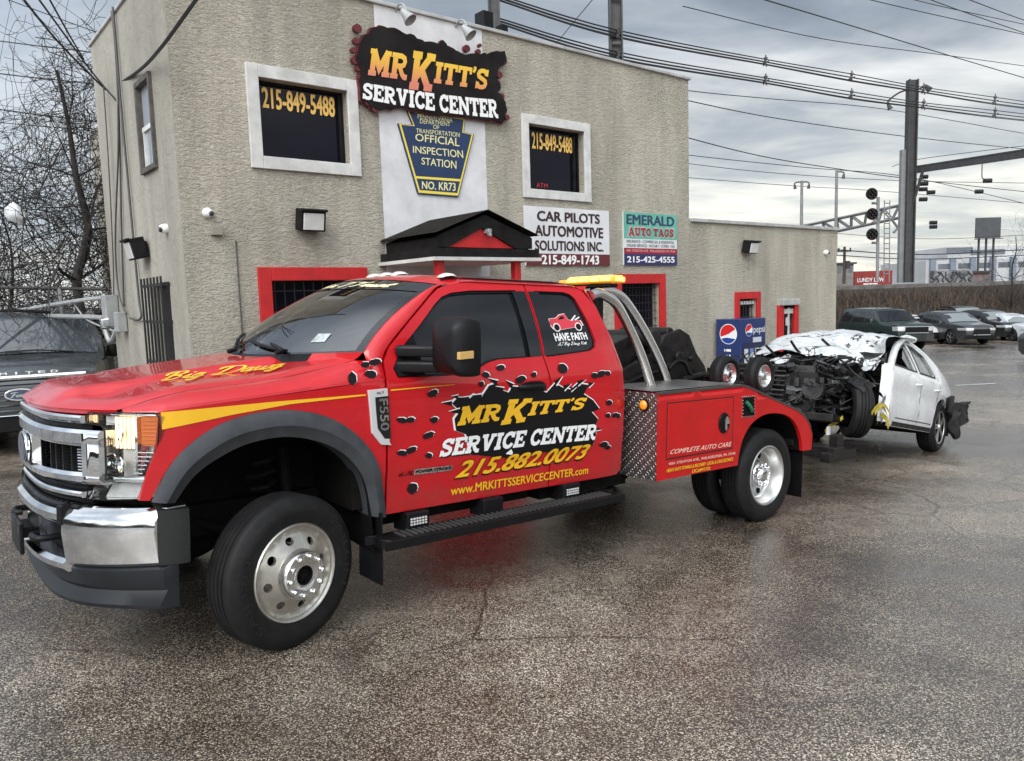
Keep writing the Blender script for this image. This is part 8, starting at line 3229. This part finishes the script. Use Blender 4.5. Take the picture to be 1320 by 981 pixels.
for q in (-.45, .45):
    bx(bm, (q, 0, t_.z - 0.2), (0.09, 0.09, 0.22))
bx(bm, (0.25, 0, t_.z - 1.4), (0.3, 0.3, 0.6))
new_mesh_obj('crossarm', bm, STEEL, r, smooth=0)


# boards and far buildings
def board(name, label, cat, pa, pb, Y, back, parts, legs):
    a, b_ = W(*pa, Y), W(*pb, Y)
    x0, x1, z0, z1 = a.x, b_.x, b_.z, a.z
    root = thing(name, label, cat, Matrix.Translation((0, Y, 0)))
    bm = bmesh.new()
    bx(bm, ((x0 + x1) / 2, 0, (z0 + z1) / 2), (x1 - x0, 0.25, z1 - z0))
    new_mesh_obj('panel', bm, back, root, smooth=0)
    bm = bmesh.new()
    for q in legs:
        x = x0 + (x1 - x0) * q
        bx(bm, (x, 0.3, (z0 + 0.3 - 3) / 2 - 0.0), (0.22, 0.2, z0 + 3.3))
    bx(bm, ((x0 + x1) / 2, -0.3, z0 - 0.12), (x1 - x0 + 0.3, 0.7, 0.07))
    new_mesh_obj('legs', bm, STEEL, root, smooth=0)
    return root, x0, x1, z0, z1


rb, x0, x1, z0, z1 = board('billboard', 'red billboard with white lettering behind the embankment', 'billboard', (1101, 350), (1149, 366.5), 62.0, mat('billboard_red', (0.28, 0.03, 0.025), 0.6, var=0.25, vscale=0.6), None, (0.15, 0.5, 0.85))
bm = bmesh.new()
FB = lambda x, z, d: Vector((x, -0.13 + d, z))
put(bm, text2d('LUNDY LAW', 0.02), rectq(x0 + (x1 - x0) * .07, z0 + (z1 - z0) * .22, x0 + (x1 - x0) * .78, z0 + (z1 - z0) * .52), FB, 0.01)
for k in range(3):
    bx(bm, (x0 + (x1 - x0) * (.3 + .12 * k), -0.135, z0 + (z1 - z0) * .08), (0.4, 0.01, 0.1))
new_mesh_obj('lettering', bm, WHT, rb, smooth=0)
board('billboard', 'dark grey billboard standing on a gantry above the pale far building', 'billboard', (1258, 281), (1289, 306.5), 110.0, mat('billboard_grey', (0.06, 0.065, 0.07), 0.6, var=0.3, vscale=1.0), None, (0.2, 0.5, 0.8))
PALE = mat('pale_industrial_wall', (0.42, 0.43, 0.44), 0.8, var=0.25, vscale=0.12)
WBAND = mat('far_window_band', (0.10, 0.12, 0.15), 0.25, var=0.5, vscale=0.4)
fb = thing('industrial_building', 'long pale industrial building with columns beyond the railway', 'building')
Yf = 130.0
a, b_ = W(1200, 366, Yf), W(1200, 336, Yf)
xr_ = W(1420, 366, Yf).x
xl_ = W(1197, 366, Yf).x
zt_, zl_ = W(1260, 321, Yf).z, W(1215, 366, Yf).z - 6
bm = bmesh.new()
bx(bm, ((xl_ + xr_) / 2, Yf + 9, (zl_ + W(1230, 335, Yf).z) / 2), (xr_ - xl_, 16, W(1230, 335, Yf).z - zl_))
bx(bm, ((W(1246, 366, Yf).x + xr_) / 2, Yf + 12, (zl_ + W(1270, 315, Yf).z) / 2), (xr_ - W(1246, 366, Yf).x, 12, W(1270, 315, Yf).z - zl_))
new_mesh_obj('wall', bm, PALE, fb, smooth=0)
bm = bmesh.new()
for k in range(9):
    x = xl_ + 1 + (xr_ - xl_ - 2) * k / 8
    bx(bm, (x, Yf + 0.8, (zl_ + W(1230, 333, Yf).z) / 2), (0.9, 0.6, W(1230, 333, Yf).z - zl_))
new_mesh_obj('columns', bm, mat('far_column', (0.16, 0.19, 0.23), 0.7), fb, smooth=0)
for k in range(8):
    xa = xl_ + 2 + (xr_ - xl_ - 2) * k / 8
    bm = bmesh.new()
    bx(bm, (xa + 1.1, Yf + 0.97, W(1230, 343, Yf).z), (2.0, 0.06, 0.9))
    new_mesh_obj('window', bm, WBAND, fb, smooth=0)
bm = bmesh.new()
bx(bm, (W(1262, 366, Yf).x, Yf + 5.9, W(1262, 320, Yf).z), (4.5, 0.1, 1.0))
bx(bm, (W(1300, 366, Yf).x, Yf + 5.9, W(1300, 322, Yf).z), (6, 0.1, 0.8))
new_mesh_obj('upper_window', bm, WBAND, fb, smooth=0)
gw = thing('graffiti_wall', 'grey graffiti covered wall beside the railway in front of the pale building', 'wall')
bm = bmesh.new()
a, b_ = W(1199, 349, 75), W(1252, 366, 75)
bx(bm, ((a.x + b_.x) / 2, 75, (a.z + b_.z - 2) / 2), (b_.x - a.x, 0.3, a.z - b_.z + 2))
new_mesh_obj('panel', bm, mat('graffiti_grey', (0.25, 0.25, 0.26), 0.8, var=0.85, color2=(0.05, 0.05, 0.055), vscale=1.3), gw, smooth=0)
bm = bmesh.new()
rr = random.Random(9)
for k in range(9):
    x = a.x + (b_.x - a.x) * (k + 0.5) / 9
    P = [Vector((x + rr.uniform(-.25, .25), 74.82, a.z - 0.15 - 1.0 * q / 4)) for q in range(5)]
    tube(bm, smooth_poly(P, 3), 0.06, 5)
new_mesh_obj('graffiti', bm, mat('graffiti_ink', (0.03, 0.03, 0.035), 0.7), gw, smooth=0)
for (xa, xb, ya, Y, col, lab) in ((1078, 1100, 341, 85, (0.20, 0.19, 0.18), 'small grey building behind the short utility pole'), (1250, 1275, 352, 80, (0.22, 0.12, 0.10), 'low brick building right of the graffiti wall')):
    hb = thing('far_building', lab, 'building')
    a, b_ = W(xa, ya, Y), W(xb, 366, Y)
    bm = bmesh.new()
    bx(bm, ((a.x + b_.x) / 2, Y + 3, (a.z + b_.z - 4) / 2), (b_.x - a.x, 6, a.z - b_.z + 4))
    new_mesh_obj('wall', bm, mat('far_wall_%d' % xa, col, 0.85, var=0.35, vscale=0.8), hb, smooth=0)
    bm = bmesh.new()
    bx(bm, ((a.x + b_.x) / 2, Y + 3, a.z + 0.1), (b_.x - a.x + 0.5, 6.5, 0.2))
    new_mesh_obj('roof', bm, STEEL, hb, smooth=0)
    for k in range(3):
        bm = bmesh.new()
        bx(bm, (a.x + (b_.x - a.x) * (k + .6) / 3.2, Y - 0.02, a.z - 0.6), (0.35, 0.05, 0.6))
        new_mesh_obj('window', bm, WBAND, hb, smooth=0)


# ------------------------------------------------------------------ overhead wires
WIRE = mat('overhead_wire', (0.02, 0.02, 0.022), 0.6)


def wire(pts, r, label, name='power_line', group='overhead wires'):
    Q = [W(*p) for p in pts]
    if pts[0][0] in (888, 1080) or (pts[0][0] == 0):
        Q.insert(0, Q[0] + (Q[0] - Q[1]) * (9.0 / (Q[0] - Q[1]).length) * (1.0 if pts[0][0] else 2.5) + Vector((0, 0, 0.25)))
    P = smooth_poly(Q, 8)
    bm = bmesh.new()
    tube(bm, P, r, 5)
    o = new_mesh_obj(name, bm, WIRE, smooth=60)
    tag(o, label, 'wire', group)
    return P


def bundle(pts, label):
    root = thing('power_cable_bundle', label, 'cable', None, 'bundled feeder cables with spacers')
    off = [(0.0, -4.5), (0.0, 0.0), (-1.0, 3.5), (0.8, 5.0)]
    Ps = []
    for (ox, oy) in off:
        bm = bmesh.new()
        P = smooth_poly([W(p[0] + ox, p[1] + oy * (0.75 + 0.25 * (i % 2)), p[2]) for i, p in enumerate(pts)], 6)
        tube(bm, P, 0.028 if oy else 0.035, 5)
        new_mesh_obj('strand', bm, WIRE, root, smooth=60)
    for p in pts[1:-1]:
        bm = bmesh.new()
        for dx, dy, ex, ey in ((-2, -6, 1, 6), (2, -6, -3, 5), (-4, 2, 4, -1), (0, -9, 0, -3)):
            tube(bm, [W(p[0] + dx, p[1] + dy, p[2] - 0.1), W(p[0] + ex, p[1] + ey, p[2] - 0.1)], 0.035, 5)
        new_mesh_obj('spacer', bm, STEEL, root, smooth=0)


bundle([(640, -4, 27), (798, 44, 30), (987, 80, 38), (1098, 100, 43), (1191, 116, 48), (1283, 130, 54), (1400, 146, 62)], 'upper bundle of black feeder cables crossing the sky')
bundle([(640, 26, 27), (798, 72, 30), (987, 104, 38), (1098, 123, 43), (1191, 136, 48), (1283, 147, 54), (1400, 160, 62)], 'lower bundle of black feeder cables crossing the sky')
for pts, r, lab in (
        ([(880, 8, 40), (1060, 50, 48), (1225, 72, 56), (1400, 96, 66)], 0.025, 'long wire dipping from above the roof end to the right edge'),
        ([(960, -8, 30), (1100, 34, 40), (1225, 72, 50), (1400, 124, 62)], 0.028, 'steep wire crossing down past the tallest pole'),
        ([(1090, -8, 40), (1200, 18, 48), (1400, 62, 60)], 0.025, 'topmost wire near the upper right corner, lowest of its set'),
        ([(1150, -8, 40), (1230, 12, 46), (1400, 48, 58)], 0.022, 'second wire near the upper right corner'),
        ([(1190, -4, 34), (1250, 18, 40), (1400, 70, 52)], 0.022, 'steepest wire near the upper right corner'),
        ([(1240, -4, 36), (1320, 26, 44), (1400, 52, 52)], 0.022, 'wire clipping the upper right corner itself'),
        ([(888, 117, 40), (1000, 128, 46), (1142, 141, 52), (1320, 172, 62), (1400, 184, 66)], 0.024, 'wire running from the tall wall edge under the feeder bundles'),
        ([(888, 130, 38), (1010, 154, 45), (1168, 176, 52), (1320, 192, 62), (1400, 198, 66)], 0.026, 'second wire under the feeder bundles'),
        ([(888, 178, 42), (985, 202, 48), (1075, 217, 52), (1168, 230, 58), (1320, 247, 68), (1400, 254, 72)], 0.03, 'thicker wire sloping over the thin masts'),
        ([(888, 200, 60), (1040, 216, 64), (1170, 228, 68), (1320, 262, 72)], 0.03, 'faint contact wire above the thin masts'),
        ([(888, 211, 60), (1010, 224, 64), (1165, 233, 68), (1320, 236, 72)], 0.026, 'faint contact wire with droppers above the wing roof'),
        ([(888, 229, 60), (1030, 240, 64), (1130, 246, 66), (1320, 262, 72)], 0.024, 'faint low contact wire crossing behind the signal'),
        ([(1080, 322, 58), (1190, 328, 62), (1320, 322, 68), (1400, 320, 70)], 0.04, 'upper of two thick wires just above the far buildings'),
        ([(1080, 329, 58), (1190, 334, 62), (1320, 329, 68), (1400, 326, 70)], 0.035, 'lower of two thick wires just above the far buildings'),
        ([(1080, 301, 62), (1200, 308, 66), (1320, 303, 70)], 0.022, 'thin wire behind the lowest signal head'),
        ([(1150, 215, 52), (1186, 205, 50), (1320, 188, 46)], 0.02, 'thin wire rising past the long side beam'),
        ([(0, 53, 30), (60, 60, 30), (128, 69, 30), (180, 76, 30)], 0.022, 'upper level wire behind the tree at the left edge'),
        ([(0, 95, 32), (55, 101, 32), (150, 112, 32)], 0.026, 'middle level wire behind the tree at the left edge'),
        ([(0, 141, 32), (60, 149, 32), (150, 160, 32)], 0.026, 'lower level wire behind the tree at the left edge'),
        ([(0, 158, 34), (60, 163, 34), (150, 172, 34)], 0.02, 'lowest thin wire behind the tree at the left edge'),
        ([(-10, -8, 26), (60, 18, 26), (128, 43, 26), (200, 70, 27)], 0.016, 'thin wire slanting across the sky at the upper left corner'),
        ([(714, 60, 22), (735, 34, 20), (770, -8, 17)], 0.010, 'thin wire rising steeply from the roof edge between the black poles')):
    wire(pts, r, lab)
# service drop to the side wall
hk = bw(-0.03, 2.69, 0)
Yh = hk.y
for pts, r, lab in (([(25, -8, 8.0), (70, 48, 9.0), (110, 90, Yh - .3), (137, 116, Yh)], 0.013, 'first service cable dropping to the side wall hook'),
                    ([(45, -8, 8.0), (80, 40, 9.0), (118, 92, Yh - .3), (152, 132, Yh - .3)], 0.011, 'second service cable dropping to the side wall'),
                    ([(60, -8, 8.0), (90, 46, 9.0), (108, 76, Yh - .1)], 0.010, 'third service cable meeting the others near the roof corner')):
    wire(pts, r, lab, 'service_cable', 'service cables to the side wall')
wire([(143, 110, Yh), (160, 104, Yh - 0.6), (185, 86, Yh - 1.6), (210, 58, 7.6), (235, 24, 7.2), (262, -14, 6.8)], 0.018, 'thick twisted black cable sweeping up from the side wall hook', 'service_cable', 'service cables to the side wall')
# insulators hanging under the beam and on the wires
ins = mat('insulator_dark', (0.025, 0.025, 0.028), 0.4)
INS = [(1191, 228, 50, 'highest dark insulator beside the tallest pole'), (1191, 237, 50, 'second dark insulator beside the tallest pole'), (1190, 244, 50, 'third dark insulator beside the tallest pole'), (1190, 257, 50, 'lower dark insulator beside the tallest pole'), (1200, 248, 50, 'dark insulator a little right of the pole brace'),
       (1273, 233, 48, 'dark insulator hanging by a rod under the long beam'), (1262, 247, 50, 'dark insulator on the wire under the long beam'), (1203, 287, 54, 'upper of two small insulators low beside the pole'), (1203, 292.5, 54, 'lower of two small insulators low beside the pole')]
for (px, py, Y, lab) in INS:
    c = W(px, py, Y)
    bm = bmesh.new()
    lathe(bm, [(0.0, -0.26)] + [(0.09 if k % 2 else 0.15, -0.22 + 0.055 * k) for k in range(9)] + [(0, 0.26)], 10, frame(c, Vector((0, 1, 0)), Vector((0, 0, 1)), Vector((1, 0, 0))))
    if px == 1273:
        tube(bm, smooth_poly([c, c + Vector((-0.3, 0, 0.15)), c + Vector((-0.36, 0, 0.4)), c + Vector((-0.36, 0, 1.3))], 4), 0.03, 5)
    o = new_mesh_obj('insulator', bm, ins, smooth=40)
    tag(o, lab, 'insulator', 'dark insulators on the railway wires')

# ------------------------------------------------------------------ bare trees, bramble and the fence on the left
BARK = mat('bare_bark', (0.030, 0.026, 0.023), 0.9, var=0.4, vscale=8)


def twig(bm, p, d, L, r, rr, curl, depth, grav=0.0, n=6, mi=0):
    P = [p.copy()]
    R0 = []
    a = Vector((rr.uniform(-1, 1), rr.uniform(-1, 1), rr.uniform(-1, 1)))
    for i in range(n):
        a = (a + Vector((rr.uniform(-1, 1), rr.uniform(-1, 1), rr.uniform(-1, 1))) * 0.7).normalized()
        d = (d + a * curl + Vector((0, 0, grav))).normalized()
        p = p + d * (L / n)
        P.append(p.copy())
    rs = [max(0.004, r * (1 - 0.75 * i / n)) for i in range(n + 1)]
    tube(bm, P, rs, 5 if r > 0.03 else 3, mi, caps=False)
    if depth > 0:
        for k in range(rr.choice((2, 3, 3, 4))):
            i = rr.randrange(1, n + 1)
            b = Vector((rr.uniform(-1, 1), rr.uniform(-1, 1), rr.uniform(-.5, 1))).normalized()
            q = (d * 0.5 + b).normalized()
            twig(bm, P[i], q, L * rr.uniform(.4, .75), max(0.0055, rs[i] * 0.6), rr, curl, depth - 1, grav, n, mi)


def bare_tree(label, px, y_base, Y, H, seed, lean=0.0, spread=1.0, limbs=7, depth=3, curl=0.35, trunk_r=0.12, group='bare trees'):
    rr = random.Random(seed)
    base = W(px, y_base, Y)
    base.z = gz(base.x, base.y) - 0.1
    root = thing('bare_tree', label, 'tree', Matrix.Translation(base), group)
    bm = bmesh.new()
    P = [Vector((0, 0, 0))]
    for i in range(1, 8):
        P.append(Vector((lean * H * i / 7 + rr.uniform(-.12, .12), rr.uniform(-.12, .12), H * 0.8 * i / 7)))
    tube(bm, smooth_poly(P, 3), [trunk_r * (1 - 0.8 * i / 21) for i in range(22)], 8)
    new_mesh_obj('trunk', bm, BARK, root, smooth=60)
    bm = bmesh.new()
    for k in range(limbs):
        t = rr.uniform(0.25, 1.0)
        p = P[int(t * 7)]
        a = rr.uniform(0, 2 * pi)
        d = Vector((cos(a) * spread, sin(a) * spread, rr.uniform(0.2, 1.1))).normalized()
        twig(bm, p, d, H * rr.uniform(.22, .42), trunk_r * 0.4 * (1.2 - t), rr, curl, depth, 0.02)
    new_mesh_obj('crown', bm, BARK, root, smooth=0)
    return root


# vine-choked tree against the rear edge of the side wall
def tangle(label, boxes, n, seed, name='vine_tangle', cat='vine', r=(0.006, 0.018), L=(0.6, 1.8), curl=0.5, depth=1, grav=-0.03):
    rr = random.Random(seed)
    bm = bmesh.new()
    for (x0, y0, x1, y1, Ya, Yb, wgt) in boxes:
        for k in range(int(n * wgt)):
            px, py = rr.uniform(x0, x1), rr.uniform(y0, y1)
            p = W(px, py, rr.uniform(Ya, Yb))
            if p.z < gz(p.x, p.y):
                continue
            d = Vector((rr.uniform(-1, 1), rr.uniform(-.6, .6), rr.uniform(-.9, .9))).normalized()
            twig(bm, p, d, rr.uniform(*L), rr.uniform(*r), rr, curl, depth, grav, 7)
    o = new_mesh_obj(name, bm, BARK, smooth=0)
    return o


t1 = bare_tree('vine choked bare tree behind the rear edge of the side wall', 118, 470, 12.6, 7.2, 4, 0.0, 0.9, 12, 3, 0.45, 0.11)
o = tangle('x', [(88, 100, 132, 215, 12.2, 13.4, .75), (66, 60, 122, 110, 12.2, 13.4, .14), (108, 210, 140, 400, 12.2, 13.4, .5)], 115, 8, r=(0.004, 0.009), curl=0.42)
tag(o, 'hanging vine tangle draped over the tree behind the side wall', 'vines', kind='stuff')
o = tangle('x', [(-60, 240, 140, 330, 13.4, 15.5, 1.0), (-60, 330, 140, 455, 12.6, 15.0, 1.6), (-60, 205, 70, 250, 13.5, 15.0, .25)], 150, 15, 'bramble_thicket', 'bramble', (0.005, 0.014), (0.9, 2.8), 0.30, 1, -0.01)
tag(o, 'dense bare bramble thicket behind the charcoal suv', 'bramble', kind='stuff')
bare_tree('slim bare tree rising from the bramble at the left edge', 20, 470, 15.0, 4.9, 12, 0.02, 0.8, 9, 3, 0.3, 0.06)
bare_tree('bare tree on the embankment at the right edge', 1306, 380, 50, 8.0, 31, 0.0, 0.7, 16, 3, 0.16, 0.10)
bare_tree('low bare sapling on the embankment between the pole and the graffiti wall', 1186, 372, 50, 3.6, 33, 0.0, 0.9, 10, 2, 0.2, 0.05)
bare_tree('low bare sapling on the embankment by the signal ladder', 1112, 372, 50, 4.2, 35, 0.0, 0.9, 10, 2, 0.2, 0.05)
# dark leaf litter bank behind the bramble so the far side stays closed
bm = bmesh.new()
rows = []
for i in range(30):
    px = -260 + 17 * i
    p = W(px, 400, 17.5)
    g = gz(p.x, p.y)
    h = 1.75 + 0.5 * npt((i * 0.5, 0, 0), 1, 9)
    rows.append([Vector((p.x, p.y - 1.0, g - 0.1)), Vector((p.x, p.y - 0.5, g + h * 0.6)), Vector((p.x, p.y, g + h)), Vector((p.x, p.y + 1.5, g + h * .8)), Vector((p.x, p.y + 2.5, g - 0.1))])
loft(bm, rows)
o = new_mesh_obj('earth_bank', bm, mat('bank_dark', (0.022, 0.019, 0.016), 0.95, var=0.6, color2=(0.05, 0.04, 0.03), vscale=2.5, bump=1.0, bscale=6), smooth=40)
tag(o, 'dark overgrown earth bank behind the bramble', 'bank', kind='structure')
# pipe fence in front of the bramble
fe = thing('pipe_fence', 'chain link fence with thin pipe rail behind the charcoal suv', 'fence')
Yf1, Yf2 = 12.4, 11.6
a, b_ = W(-80, 369, Yf1), W(138, 373, Yf2)
bm = bmesh.new()
tube(bm, [a, b_], 0.025, 8)
new_mesh_obj('rail', bm, mat('rusty_pipe', (0.03, 0.026, 0.024), 0.7), fe)
for q in (0.25, 0.735):
    c = a.lerp(b_, q)
    bm = bmesh.new()
    tube(bm, [Vector((c.x, c.y, gz(c.x, c.y) - 0.1)), c], 0.032, 8)
    new_mesh_obj('post', bm, GREYST, fe)
bm = bmesh.new()
for k in range(46):
    for sgn in (1, -1):
        q0 = k / 46
        c0 = a.lerp(b_, q0)
        h = c0.z - gz(c0.x, c0.y)
        q1 = q0 + sgn * h / (b_ - a).length
        if 0 <= q1 <= 1:
            c1_ = a.lerp(b_, q1)
            tube(bm, [c0, Vector((c1_.x, c1_.y, gz(c1_.x, c1_.y)))], 0.0035, 3, caps=False)
new_mesh_obj('mesh', bm, mat('rusty_pipe', (0.03, 0.026, 0.024), 0.7), fe, smooth=0)
# plastic bag caught in the branches
bm = bmesh.new()
c = W(17, 276, 12.6)
def bag(u, v):
    a = 2 * pi * u
    r = 0.13 * sin(pi * min(0.98, v + 0.02)) ** 0.7 * (1 + 0.35 * npt((cos(a) * 2, sin(a) * 2, v * 3), 1, 2))
    return c + Vector((r * cos(a) * 1.2 + 0.1 * v, r * sin(a), 0.18 - 0.36 * v + 0.05 * npt((a, v * 4, 1), 1, 3)))
grid(bm, 20, 12, bag, closed_u=True)
o = new_mesh_obj('plastic_bag', bm, mat('bag_white', (0.65, 0.67, 0.7), 0.4, var=0.2, vscale=12), smooth=60)
tag(o, 'white plastic bag caught in the bare branches at the left edge', 'bag')

# ------------------------------------------------------------------ dark trees added behind the photographer to darken reflections in chrome, glass and paint
bm = bmesh.new()
rows = []
for i in range(90):
    a = radians(150 + 240 * i / 89)
    r_ = 38 + 3 * npt((i * 0.3, 1, 0), 1, 5)
    h = 4.6 + 2.2 * npt((i * 0.35, 0, 2), 1, 6) + 0.9 * npt((i * 1.3, 0, 4), 1, 7)
    x, y = r_ * cos(a), r_ * sin(a) - 2
    g = gz(x, y)
    rows.append([Vector((x, y, g - 0.3)), Vector((x * 1.01, y * 1.01, g + h * 0.6)), Vector((x * 1.03, y * 1.03, g + h)), Vector((x * 1.08, y * 1.08, g + h * 0.8)), Vector((x * 1.1, y * 1.1, g - 0.3))])
loft(bm, rows)
o = new_mesh_obj('reflection_treeline', bm, mat('reflection_treeline_dark', (0.035, 0.032, 0.028), 0.95, var=0.6, color2=(0.09, 0.08, 0.07), vscale=0.35), smooth=30)
tag(o, 'unseen ring of dark trees added behind the camera to darken reflections', 'trees', kind='stuff')
